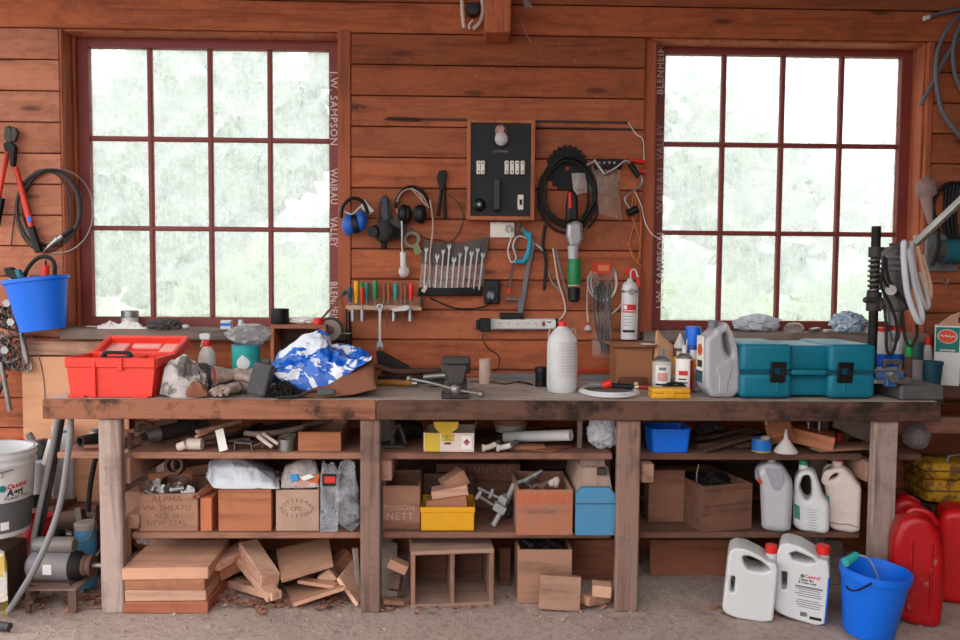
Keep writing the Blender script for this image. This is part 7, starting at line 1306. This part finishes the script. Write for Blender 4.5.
o, c, lo = jug('white oil jug with green cap and empty handle window on the shelf', 793, 827, 464, .085, LO, zc([(265, 580), (266, 430), (274, 340), (300, 296), (330, 285), (366, 296), (384, 350), (404, 420), (430, 450), (430, 590), (410, 608), (300, 606)], 740, 410, 4.925), [zc([(312, 320), (338, 312), (350, 340), (352, 420), (335, 445), (318, 440), (296, 380)], 740, 410, 4.925)], .12, white, (804, 466, .020, .022), paint('cap_green', '148a5c', .4), 'green cap', rz=rad(4))
part('label', MB().slab([L2(zc([(272, 470), (298, 480), (300, 552), (274, 540)], 740, 410, 4.925), .085, c, .002)], .004, .001, Matrix.Translation((0, -.058, 0))), paint('label_green', '1c8a68', .5), o, label='green label'); m = MB()
for k in range(9): q = P(812, 510 + 2.6 * k, .085) - c; m.box((q.x, -.0605, q.z), (.03 if k % 3 else .045, .001, .002), None, 0)
part('scale_marks', m, grey, o)
o, c, lo = jug('dusty cream oil jug with dark red cap against the last post on the shelf', 826, 859, 461, .085, LO, zc([(440, 590), (425, 400), (418, 350), (440, 310), (470, 288), (510, 284), (545, 320), (588, 380), (580, 600), (545, 618), (460, 612)], 740, 410, 4.925), [zc([(440, 320), (490, 318), (470, 345), (428, 360)], 740, 410, 4.925)], .12, paint('dusty_cream', 'cdbcb2', .55, 0, .5, '9c8272'), (838, 464, .024, .020), paint('cap_dark_red', 'a8222a', .5), 'dark red cap', rz=rad(3)); part('label', MB().slab([L2(zc([(432, 430), (446, 432), (448, 500), (434, 498)], 740, 410, 4.925), .085, c, .002)], .004, .001, Matrix.Translation((0, -.058, 0))), paint('label_teal', '2a7c84', .5), o, label='teal label'); part('seam_stain', MB().tube([P(x, y, .085) - c + Vector((0, -.0605, -lo)) for x, y in ((831, 526), (840, 527), (847, 526), (856, 528))], .002, 6), rust, o)
# --- bay under the teal case, floor
def fjug(label, ol, holes, cap, Y, rz, d=.15, capred=red):
    x0 = min(p[0] for p in ol); x1 = max(p[0] for p in ol); return jug(label, x0, x1, 0, Y, FZ, ol, holes, d, white, cap, capred, 'red cap', rz=rz, bev=.010, vs=1.0)
Z3 = lambda p: zc(p, 700, 520, 5.333)
o, c, lo = fjug('plain white handled oil jug with red cap standing on the floor', Z3([(124, 425), (135, 330), (150, 180), (160, 110), (195, 84), (250, 88), (330, 122), (352, 140), (398, 150), (405, 180), (396, 300), (380, 455), (330, 468), (200, 465), (145, 448)]), [Z3([(228, 128), (262, 122), (318, 142), (340, 158), (372, 186), (330, 205), (262, 200), (236, 170)]), Z3([(170, 242), (192, 240), (186, 330), (166, 326)])], (700 + 376 / 5.333, 520 + 98 / 5.333, .024, .034), -.09, rad(6))
JY = -.12
o, c, lo = fjug('white handled oil jug with printed label and red cap standing on the floor', Z3([(406, 455), (412, 330), (422, 160), (440, 105), (478, 94), (540, 105), (610, 140), (628, 158), (676, 165), (684, 230), (676, 350), (660, 498), (620, 516), (470, 494), (420, 474)]), [Z3([(486, 150), (520, 134), (600, 160), (618, 182), (560, 190), (500, 182)]), Z3([(446, 254), (474, 252), (472, 345), (446, 350)])], (700 + 650 / 5.333, 520 + 132 / 5.333, .027, .036), JY, rad(-4))
jl = o
def jt(s, x, y, size, mat, sx=1, **k):
    q = P(700 + x / 5.333, 520 + y / 5.333, JY) - c; t_ = text(s, size, mat, jl, (q.x, -.0756, q.z - lo), (PI / 2, rad(2.5), 0), 'LEFT', sx, **k); return t_
lp = part('label', MB().slab([[Vector((p.x, p.y - lo)) for p in L2(Z3([(492, 225), (662, 242), (648, 502), (470, 478)]), JY, c, .01)]], .002, .0005, Matrix.Translation((0, -.0738, 0))), paint('label_white', 'dcdce4', .5), o)
jt('Castrol', 562, 258, .019, inkred, bold=.0006); jt('Cutter Bar', 534, 277, .0125, ink, bold=.0004); jt('& Chain Lube', 530, 292, .0125, ink, bold=.0004); m = MB(); q = P(700 + 550 / 5.333, 520 + 259 / 5.333, JY) - c; m.cyl((q.x, -.0752, q.z - lo), (q.x, -.0764, q.z - lo), .008, None, 16); part('emblem', m, paint('emblem_green', '2c7c5c', .6), lp)
m = MB()
for k in range(9):
    q = P(700 + 582 / 5.333, 520 + (318 + k * 12 + (10 if k > 4 else 0)) / 5.333, JY) - c; m.box((q.x - .004 * (k % 2), -.0753, q.z - lo), (.105 - .012 * (k % 3), .001, .0032 if k else .008), (0, rad(2.5), 0), 0)
part('text_lines', m, grey, lp)
m = MB(); q = P(700 + 613 / 5.333, 520 + 476 / 5.333, JY) - c; m.box((q.x, -.0753, q.z - lo), (.046, .001, .012), (0, rad(2.5), 0), 0)
for k in range(8): q = P(700 + (540 + 4.4 * k) / 5.333, 520 + 462 / 5.333, JY) - c; m.box((q.x, -.0753, q.z - lo), (.0016 if k % 2 else .0028, .001, .018), None, 0)
part('barcode', m, ink, lp); part('blue_edge', MB().slab([[Vector((p.x, p.y - lo)) for p in L2(Z3([(672, 250), (683, 250), (676, 350), (662, 496), (652, 500)]), JY, c, .004)]], .15, .004), blue, o, label='blue edge strip')
solid('leaning_board', 'wide red-brown board at the back of the floor under the dark crate', 'board', 650, 745, 540, .42, FZ, .025, wood('back_board_wood', '', '')); solid('floor_board', 'upright grey board behind the blue bucket', 'board', 824, 842, 540, .30, FZ, .02, greywood)
# blue bucket
Yb = .0; c, w_, h_ = ext(839, 905, 562, -.22, FZ); o = thing('bucket', 'bright blue plastic bucket with wire handle and teal grip on the floor', 'bucket', Vector((c.x - .012, -.21, FZ + .005)), 0, None, (rad(2), rad(4), 0)); h_ = P(870, 569, -.21).z - FZ; r1 = 34 * S(-.21); r0 = r1 * .70
part('body', MB().lathe([(0, 0), (r0, 0), (r0 + .003, .006), (r1 - .005, h_ - .03), (r1 + .002, h_ - .028), (r1 + .002, h_), (r1 - .006, h_), (r0 - .004, .008), (0, .008)], 44), blue2, o)
bail = [(r1 * math.cos(a), -.30 * r1 * math.sin(a) * 2.2, h_ - .02 + .0 * a) for a in [rad(x) for x in (180, 210, 240, 270, 300, 330, 360)]]
l = Vector(o.location)
def pb2(x, y, Y): return P(x, y, Y) - l
part('bail', MB().tube([pb2(843, 562, -.30), pb2(850, 556, -.28), pb2(862, 559, -.24), pb2(870, 570, -.2), pb2(876, 583, -.16)], .0036, 8), white, o); part('grip', MB().cyl(pb2(838, 564, -.31), pb2(849, 556, -.28), .017, .015, 16), turq, o, label='teal plastic grip')
part('strap', MB().tube([pb2(841, 588, -.30), pb2(846, 591.5, -.325), pb2(854, 590.5, -.338), pb2(866, 583, -.342)], .004, 6), black, o)
# ------------------------------------------------------------------ floor beside the bench, left end
Yp = .12; zb = P(10, 544, Yp).z; ztp = P(10, 461, Yp).z; pc = at(-6, Yp, zb); rp = 40 * S(Yp); hp_ = ztp - zb
st = thing('timber_stump', 'dark squared timber stump on the floor carrying the white pail', 'stump', Vector((at(29, .22, 0).x - .13, Yp, FZ))); part('body', MB().box((0, 0, (zb - FZ) / 2), (.26, .20, zb - FZ - .002), None, .008), wood('stump_wood', '5c4238', '3c2a24', 'Z', .9), st)
o = thing('paint_pail', 'big white lidless pail with printed lettering and grey lower label', 'pail', pc)
part('body', MB().lathe([(0, 0), (rp * .80, 0), (rp * .82, .008), (rp * .95, hp_ * .80), (rp * .95, hp_), (rp * .91, hp_), (rp * .91, hp_ * .7), (rp * .78, .01), (0, .01)], 56), white, o)
part('rim', MB().lathe([(rp * .94, hp_ * .83), (rp * .99, hp_ * .83), (rp * .99, hp_ * .86), (rp * .96, hp_ * .865), (rp * .96, hp_ * .91), (rp, hp_ * .915), (rp, hp_ * .95), (rp * .97, hp_ * .955), (rp * .97, hp_ * .98), (rp, hp_), (rp * .93, hp_)], 56), white, o)
def pr(z): return rp * (.82 + .13 * (z / (hp_ * .8)))
m = MB(); m.grid(lambda u, v: Vector((pr(hp_ * (.06 + .36 * v)) * 1.004 * math.cos(-PI + PI * 1.1 * u), pr(hp_ * (.06 + .36 * v)) * 1.004 * math.sin(-PI + PI * 1.1 * u), hp_ * (.06 + .36 * v))), 40, 3); lb = part('label', m, paint('label_grey', '5c5a5c', .5, 0, .15), o, label='dark grey label band')
m = MB(); m.grid(lambda u, v: Vector((pr(hp_ * .16) * 1.01 * math.cos(-.88 + .22 * u), pr(hp_ * .16) * 1.01 * math.sin(-.88 + .22 * u), hp_ * (.10 + .12 * v))), 4, 2); part('code_patch', m, paper, lb)
def cyltext(s, z, a0, size, mat, sp=1.0, bold=0, shear=0, sl=0):
    a = a0
    for i, ch in enumerate(s):
        w = size * {'i': .26, 'l': .26, 'r': .36, 't': .36, ' ': .3, 'A': .66, 'C': .66, 'P': .6, 'g': .58, 'w': .78, '-': .36}.get(ch, .54) * sp; r = pr(z) * 1.006; am = a + w / 2 / r
        if ch != ' ': text(ch, size, mat, o, (r * math.cos(am), r * math.sin(am), z + sl * (am - a0)), (PI / 2, 0, am + PI / 2), shear=shear, bold=bold)
        a += w / r
ax = lambda x: -math.acos(max(-1, min(1, (P(x, 490, Yp - rp * .5).x - pc.x) / pr(hp_ * .6))))
a_ = -PI / 2 + .22
a_ = -PI / 2 + .43
cyltext('Castrol', hp_ * .60, a_ + .42, .027, inkred, bold=.0012, shear=.2, sl=.01); cyltext('Agri', hp_ * .525, a_ + .42, .037, ink, bold=.0016, shear=.15, sl=.01); cyltext('Power Plus', hp_ * .46, a_ + .34, .0225, ink, shear=.15, sl=.01)
am = a_ + .32; r = pr(hp_ * .59); part('emblem', MB().cyl((r * math.cos(am), r * math.sin(am), hp_ * .592), (r * 1.012 * math.cos(am), r * 1.012 * math.sin(am), hp_ * .592), .014, None, 20), paint('emblem_teal', '1c7a7a', .5), o, label='teal round emblem')
part('handle_lug', MB().box((pr(hp_ * .78) * math.cos(-1.1), pr(hp_ * .78) * math.sin(-1.1), hp_ * .76), (.09, .012, .022), (0, 0, .5), .004), cream, o); part('handle', MB().tube([(rp * 1.0 * math.cos(a), rp * 1.0 * math.sin(a), hp_ * (.84 - .06 * math.sin(a + PI))) for a in [rad(q) for q in range(-178, -30, 12)]], .003, 6), steel, o)
# behind the pail
def simple(name, label, cat, parts, loc):
    o = thing(name, label, cat, loc)
    for pn, m, mt in parts: part(pn, m, mt, o)
    return o
c, w_, h_ = ext(24, 46, 446, .30, FZ); hb = P(36, 507, .30).z - FZ; bx = solid('wooden_crate_stand', 'dark wooden crate standing on the floor behind the white pail', 'crate', 10, 56, 508, .46, FZ, .22, crateD)
zc2 = FZ + bpy.data.objects['wooden_crate_stand'].dimensions.z if False else P(33, 508, .46).z
c, w_, h_ = ext(25, 46, 462, .49, zc2); r = w_ / 2 * 1.0; o = thing('white_drum', 'white plastic drum with black base half hidden behind the pail', 'drum', c + Vector((0, .02, .001))); part('body', MB().lathe([(r, h_ * .28), (r, h_ * .95), (r * .9, h_), (0, h_)], 30), paint('drum_white', 'c8ccd6', .45, 0, .2), o); part('base', MB().lathe([(0, 0), (r * 1.0, 0), (r * 1.01, h_ * .29), (0, h_ * .29)], 30), black, o, label='black base')
zq = c.z + h_
o = thing('black_bottle', 'black plastic bottle lying on the white drum behind the pail', 'bottle', at(39.5, .565, zq + .001)); part('body', MB().slab([rnd([(-.05, 0), (.05, 0), (.06, .05), (.03, .095), (-.03, .085), (-.06, .04)], .02)], .09, .02), paint('black_green', '2a2e2c', .35), o); part('cap', MB().cyl((-.03, 0, .085), (-.05, 0, .12), .016, None, 14), grey, o)
c, w_, h_ = ext(9, 22, 441, .49, zc2); o = thing('red_capped_drum', 'white drum with wide red cap hidden behind the pail rim', 'drum', c + Vector((0, .04, .001))); r = w_ / 2 * 1.0; part('body', MB().lathe([(0, 0), (r * 1.1, 0), (r * 1.1, h_ * .8), (r * .8, h_ * .92), (0, h_ * .92)], 24), offwhite, o); part('cap', MB().lathe([(r * .85, h_ * .91), (r * .85, h_ - .003), (r * .78, h_), (0, h_)], 24), red, o, label='wide red cap')
c, w_, h_ = ext(53, 74, 432, .60, FZ); o = thing('grey_sheet', 'tall pale grey panel standing on edge behind the leaning pipes', 'panel', c); part('body', MB().box((0, .02, .30), (w_ * 1.0, .03, .60), None, .006), paint('panel_grey', 'b4aeae', .6, 0, .3), o)
bz2 = FZ; o.location.z = P(64, 508, .60).z; bk = solid('timber_block', 'rusty timber block under the pale grey panel', 'block', 66, 98, 508, .57, FZ, .11, crateD); hpn = P(64, 434, .60).z - P(64, 508, .60).z
o.scale = (1, 1, hpn / .60); o.location.z += .001
o = thing('red_trim_strip', 'red plastic strip sitting on top of the pale grey panel', 'strip', P(62, 434.5, .61) + Vector((0, .01, .003))); part('body', MB().box((0, 0, .012), (.06, .03, .024), None, .004), red, o)
quad('white board scrap leaning behind the pipes beside the pail', [(42, 464, .42), (46, 466, .42), (53, 441, .46), (49, 439, .46)], .012, paper, 'board_scrap')
for o_ in ('board_scrap.001',):
    if o_ in bpy.data.objects: bpy.data.objects[o_]['category'] = 'scrap'
# red bucket
c, w_, h_ = ext(17, 46, 513, .27, FZ); r = w_ / 2; h_ = P(36, 516, .27 + r).z - FZ; o = thing('bucket', 'red plastic bucket on the floor between the stump and the motor', 'bucket', c + Vector((0, r, 0))); part('body', MB().lathe([(0, 0), (r * .72, 0), (r * .95, h_ - .02), (r, h_ - .018), (r, h_), (r * .92, h_), (r * .7, .008), (0, .008)], 36), paint('bucket_red', 'b81c22', .4, 0, .1), o)
# yellow bag
solo('yellow_bag', 'yellow and white printed paper bag beside the stump under the pail', 'bag', lump([(-14, 575), (-8, 554), (-2, 550), (4, 552), (7, 562), (8, 590)], [(-14, 602), (0, 604), (8, 601)], -.10, -.05, -.005, FZ, .006, 9, 61, 40, 30), (lambda t: (t.bsdf(t.ramp(t.noise(t.mapped((1, 1, 1)), 9, 3, .6, 1.2), [(.46, 'b09440'), (.5, 'bcb4ac'), (.6, 'a8a4a0')]), .7), t.m)[1])(NT('yellow_bag_print')), at(2, -.05, FZ), world=True)
# leaning pipes
for lb, pts in (('grey plastic pipe leaning on the bench end, first from the pail', [(58, 419, .14), (47, 475, .15), (37, 522, .16), (31, 560, .19), (29, 580, .22)]), ('dark grey pipe leaning close beside the first grey pipe', [(62, 419, .18), (55, 458, .18), (45, 510, .19), (33, 552, .22), (28, 580, .25)]), ('long grey pipe bending from the bench end down to the floor litter', [(71, 419, .05), (68, 455, .02), (58, 512, -.02), (36, 566, -.07), (8, 612, -.075)])):
    a = P(*pts[-1]); m = MB(); m.tube([P(*q) - a for q in pts], .0125, 12); part_o = solo('grey_pipe', lb, 'pipe', m, hoseblk if 'dark' in lb else paint('pipe_grey', '7c797a', .4, 0, .3, '9a8c82'), a)
stick('floor_stick', 'thin brown stick lying under the leaning pipes on the floor', 'stick', (30, 603, -.02), (38, 590, .08), .022, .018, rust)
o = thing('pipe_end', 'grey pipe elbow end lying in the litter at the photo edge', 'pipe', at(3, -.16, FZ)); part('body', MB().tube([(-.04, .02, .02), (.0, 0, .022), (.03, -.005, .02)], .018, 12), hoseblk, o)
# electric motor
Ym = .06; zbp = P(60, 588, Ym).z
bp_ = thing('base_plate', 'dusty steel channel plate under the electric motor', 'plate', at(58, Ym + .02, FZ)); a = at(31, .02, 0); b = at(85, .02, 0); hh = P(58, 591, .0).z - FZ
part('top', MB().box((0, .03, hh), (b.x - a.x, .20, .008), None, .001), paint('dusty_steel', '8c7468', .7, .2, .6, '6a5044'), bp_); part('flange', MB().box((b.x - a.x) and (0, -.068, hh / 2), (b.x - a.x, .006, hh * .9), None, .001) if False else MB().box(((b.x - a.x) / 2 - .02, -.06, hh / 2), (.035, .012, hh), None, .001).box((-(b.x - a.x) / 2 + .02, -.06, hh / 2), (.02, .012, hh), None, .001), rust, bp_)
mo = thing('electric_motor', 'old grey electric motor with white label and belt pulley on the floor', 'motor', at(57, .10, FZ + hh + .005)); l = Vector(mo.location)
rm = 15.5 * S(.04); cz_ = rm + .002; xa = at(34, .1, 0).x - l.x; xb = at(73, .1, 0).x - l.x
mg = paint('motor_grey', '84808a', .5, .2, .6, '94806f', scale=7, cover=(.44, .6))
part('housing', MB().lathe([(rm * .7, xa - .01), (rm * .95, xa), (rm, xa + .012), (rm, xb), (rm * .96, xb + .004), (rm * .8, xb + .01), (0, xb + .01)], 36, Matrix.Translation((0, 0, cz_)) @ Matrix.Rotation(PI / 2, 4, 'Y')), mg, mo); part('end_bell', MB().lathe([(rm * .97, xb), (rm * .92, xb + .03), (rm * .6, xb + .055), (.03, xb + .065), (0, xb + .065)], 30, Matrix.Translation((0, 0, cz_)) @ Matrix.Rotation(PI / 2, 4, 'Y')), dkiron, mo); part('end_cover', MB().lathe([(0, xa - .018), (rm * .6, xa - .018), (rm * .97, xa)], 30, Matrix.Translation((0, 0, cz_)) @ Matrix.Rotation(PI / 2, 4, 'Y')), mg, mo)
rc_ = 8 * S(.08); part('capacitor', MB().lathe([(0, xa + .01), (rc_ * .85, xa + .01), (rc_, xa + .025), (rc_, xb + .0), (rc_ * .85, xb + .012), (0, xb + .012)], 26, Matrix.Translation((0, 0, cz_ + rm + rc_ * .75)) @ Matrix.Rotation(PI / 2, 4, 'Y')), paint('capacitor_grey', '7a7674', .5, .2, .6, '94806f', scale=7, cover=(.44, .6)), mo)
part('name_plate', MB().box((at(55.5, .1, 0).x - l.x, -rm * .995, cz_ + .005), (.036, .003, .042), (rad(-4), 0, 0), 0), paper, mo, label='white label'); 
for k in (0, 1): part('bolt', MB().cyl((xa + .02 + k * .0, -rm * .8, cz_ - .03 - .035 * k), (xa + .02, -rm * .92, cz_ - .034 - .035 * k), .008, None, 10), ink, mo)
xp = at(89, .1, 0).x - l.x; part('pulley', MB().lathe([(0, xp - .02), (.042, xp - .02), (.045, xp - .012), (.036, xp), (.045, xp + .012), (.042, xp + .02), (0, xp + .02)], 28, Matrix.Translation((0, 0, cz_)) @ Matrix.Rotation(PI / 2, 4, 'Y')), rust, mo); part('shaft', MB().cyl((xb + .05, 0, cz_), (xp + .065, 0, cz_), .012, None, 14), steel, mo)
m = MB(); m.box((0, 0, .004), (xb - xa, .12, .012)); part('foot', m, rust, mo)
# pump and blue filter behind the motor
Yf_ = .26; c, w_, h_ = ext(71.5, 92, 526, Yf_, FZ); r = w_ / 2; o = thing('filter_housing', 'blue grey filter canister standing behind the electric motor', 'filter', c + Vector((0, r, 0))); part('body', MB().lathe([(0, 0), (r, 0), (r, h_ * .94), (r * .9, h_), (0, h_)], 28), steelblue, o); part('top_ring', MB().lathe([(r * 1.03, h_ * .92), (r * 1.03, h_), (r * .9, h_ + .006), (0, h_ + .006)], 28), paint('dusty_ring', '9a8a80', .7, 0, .3), o); l = Vector(o.location)
part('outlet', MB().cyl(P(71, 535, .28) - l, P(63, 533, .27) - l, .014, None, 14).cyl(P(66, 534, .27) - l, P(64, 533.5, .27) - l, .02, None, 12), steel, o)
o = thing('pump', 'dark dusty pump with round flange behind the filter canister', 'pump', Vector((at(74, .45, 0).x, .46, P(74, 528, .46).z))); l = Vector(o.location); m = MB(); m.cyl(P(58, 522, .47) - l, P(84, 518, .47) - l, .045, None, 20); part('body', m, rust, o); part('flange', MB().cyl(P(76, 519, .42) - l, P(81, 518, .43) - l, .052, None, 24), paint('flange_iron', '8a7c74', .6, .2, .4), o); part('port', MB().cyl(P(90, 514, .44) - l, P(99, 512, .44) - l, .035, None, 18), rust, o)
sb = solid('pump_block', 'dark timber block carrying the dusty pump', 'block', 66, 100, 530.5, .43, FZ, .1, darkwood)
o = hang('suction_hose', 'dark hose curling from the filter canister down behind the motor', 'hose', 60, 545, .3); wtube(o, 'hose_body', [(63, 533, .26), (57, 532, .22), (53, 540, .2), (52, 556, .19), (54, 570, .2)], .016, rubber, .3, 10).name = 'tube_wall'
o = hang('drive_belt', 'thin grey flex looping from the pulley up past the filter canister', 'cord', 92, 560, .2); wtube(o, 'strand', [(76, 543, .2), (86, 541, .22), (93, 530, .26), (94, 516, .32)], .004, steel, .2, 6); wtube(o, 'strand', [(89, 566, .14), (97, 555, .16), (101, 549, .18)], .004, steel, .2, 6)
o = hang('dark_rod', 'dark steel rod leaning behind the first post beside the shelf stub', 'rod', 92, 480, .42); wtube(o, 'shaft', [(98, 456, .46), (91, 490, .42), (88, 520, .40)], .012, dkiron, .42, 10)
# on the stub of the upper shelf
a = at(80, .2, UP + .024); b = at(101, .3, UP + .024); o = thing('tube_piece', 'dark open pipe lying on the shelf stub beside the first post', 'pipe', (a + b) / 2 - Vector((0, 0, .024))); q = (b - a) / 2; M = Matrix.Translation((0, 0, .024)) @ q.to_track_quat('Z', 'Y').to_matrix().to_4x4(); m = MB(); m.lathe([(.024, -q.length), (.024, q.length), (.018, q.length), (.018, -q.length), (.024, -q.length)], 22, M); part('pipe_wall', m, iron, o)
a = at(84, .14, UP + .012); b = at(101, .16, UP + .012); solo('copper_rod', 'reddish rod lying at the front of the shelf stub', 'rod', MB().cyl(a, b, .011, None, 12), paint('copper_rod', '9a6450', .5, .4, .2), (a + b) / 2 - Vector((0, 0, .011)), world=True)
c, w_, h_ = ext(88, 98.5, 430, .38, UP); r = w_ / 2; o = thing('white_jar', 'white plastic jar with grey collar standing on the shelf stub', 'jar', c + Vector((0, r, 0))); part('body', MB().lathe([(0, 0), (r, 0), (r, h_ * .7), (0, h_ * .7)], 22), offwhite, o); part('lid', MB().lathe([(r * .8, h_ * .7), (r * .8, h_), (0, h_)], 22), grey, o)
# ------------------------------------------------------------------ floor beyond the last post
def can(label, ol, Y, d, mat, rz, extra=None):
    c = at(sum(p[0] for p in ol) / len(ol), Y, FZ); o = thing('jerry_can', label, 'jerry can', c + Vector((0, d / 2, 0)), rz); m = MB(); q = L2(ol, Y, c, .03, 6); lo = min(p.y for p in q); q = [Vector((p.x, p.y - lo)) for p in q]; m.slab([q], d, .03, res=4); part('body', m, mat, o, sharp=50); return o, c, lo
o, c, lo = can('scuffed red metal fuel can leaning at the back beside the last post', [(895, 606), (894, 575), (896, 524), (902, 504), (916, 500), (928, 508), (936, 524), (938, 606)], .08, .12, fuel, rad(-18))
part('cap', MB().cyl((0, 0, .42), (.02, 0, .46), .03, .026, 18), fuel, o)
o, c, lo = can('scuffed red metal fuel can with small yellow badge beside the blue bucket', [(903, 620), (902, 590), (903, 545), (911, 523), (922, 516), (937, 519), (947, 532), (950, 560), (949, 600), (946, 626), (925, 628)], -.16, .15, fuel, rad(-22))
q = P(931, 519, -.16) - c; part('badge', MB().slab([rnd([(-.014, -.012), (.016, -.014), (.018, .010), (0, .018), (-.016, .010)], .004)], .004, .001, Matrix.Translation((q.x * .92, -.060, q.z - lo - .018)) @ Matrix.Rotation(rad(-30), 4, 'X')), yellow, o, label='small yellow badge')
part('rib', MB().slab([rnd([(-.05, .06), (-.035, .06), (-.03, .36), (-.045, .36)], .005)], .03, .006, Matrix.Translation((0, -.066, 0))), fuel, o); part('rib', MB().slab([rnd([(.03, .06), (.045, .06), (.04, .36), (.028, .36)], .005)], .03, .006, Matrix.Translation((0, -.066, 0))), fuel, o); part('grip', MB().tube([(-.06, 0, .40), (-.03, 0, .462), (.03, 0, .455), (.06, 0, .41)], .014, 10), fuel, o)
o, c, lo = can('bright red plastic fuel can at the edge of the photo', [(950, 622), (951, 545), (955, 532), (966, 528), (990, 530), (996, 622)], .06, .2, paint('fuel_bright', 'd0161c', .35, 0, .1), rad(-24)); part('cap', MB().cyl((.06, 0, .40), (.07, 0, .46), .03, .026, 18), black, o)
o = thing('clay_pot', 'brownish open pot behind the bright red fuel can', 'pot', Vector((at(958, .33, 0).x, .34, P(958, 545, .33).z + .003))); part('body', MB().lathe([(0, 0), (.045, 0), (.065, .09), (.07, .12), (.062, .12), (.058, .09), (.04, .01), (0, .01)], 28), paint('clay', '7a4a40', .7, 0, .3), o)
sp = solid('pot_block', 'dark block standing under the brownish pot', 'block', 945, 972, 545.5, .27, FZ, .12, darkwood)
# rusty yellow cases on a low stand
Yc = .44; z1 = P(940, 506, Yc).z; stn = solid('low_stand', 'low dark timber stand behind the red fuel cans', 'stand', 930, 990, 507, Yc + .02, FZ, .24, darkwood)
for i, (x0, x1, yt, yb, dx) in enumerate(((934, 995, 483, 506, .0), (931, 995, 467, 484, .0))):
    a = at(x0, Yc, z1); h = (P(940, yt, Yc).z - P(940, yb, Yc).z); w_ = at(x1, Yc, z1).x - a.x
    o = thing('metal_case', ['rusty yellow metal case lowest in the pile beyond the last post', 'rusty yellow metal case with wire handle on top of the pile'][i], 'case', Vector((a.x + w_ / 2, Yc + .15, z1 if i == 0 else z1 + hprev + .002)), rad(-6)); hprev = h
    m = MB(); m.box((0, 0, h / 2), (w_, .24, h), None, .02, seg=3); part('body', m, rustyel, o); part('lid_edge', MB().box((0, 0, h * .55), (w_ + .004, .244, .008), None, .002), rust, o)
    if i: part('handle', MB().tube([(-.04, -.10, h - .004), (-.03, -.10, h + .035), (.07, -.10, h + .04), (.08, -.10, h - .004)], .006, 8), steel, o, label='wire handle')
m = MB(); m.crumple((0, 0, .055), (.11, .10, .11), 111, .15, 1.8, 5, 0); solo('dusty_sack', 'grey dusty cloth bundle on the shelf stub beyond the last post', 'cloth', m, paint('dust_grey', '6c6260', .95, 0, .5, '8a7c76', bs=.4), at(916, .2, UP + .001))

# every loose thing rests on the surface under it
def _tree(o):
    r = [o] if o.type == 'MESH' else []
    for c in o.children: r += _tree(c)
    return r
bpy.context.view_layer.update()
for o in [q for q in bpy.data.objects if q.parent is None and q.get('category') and q.get('kind') != 'stuff' and q.name != 'workbench' and q.name != 'side_shelf']:
    vs = [m_.matrix_world @ v.co for m_ in _tree(o) for v in m_.data.vertices]
    if not vs: continue
    lo = min(v.z for v in vs); hi = max(v.z for v in vs); ym = sum(v.y for v in vs) / len(vs)
    for s_ in (FZ, LO, UP, TOP):
        if s_ - (.14 if s_ == FZ else .06) < lo < s_ and hi > s_ - (.05 if s_ == FZ else .0) and (s_ == FZ or .0 < ym < .70) and (s_ != UP or hi < TOP - .05): o.location.z += s_ - lo; break
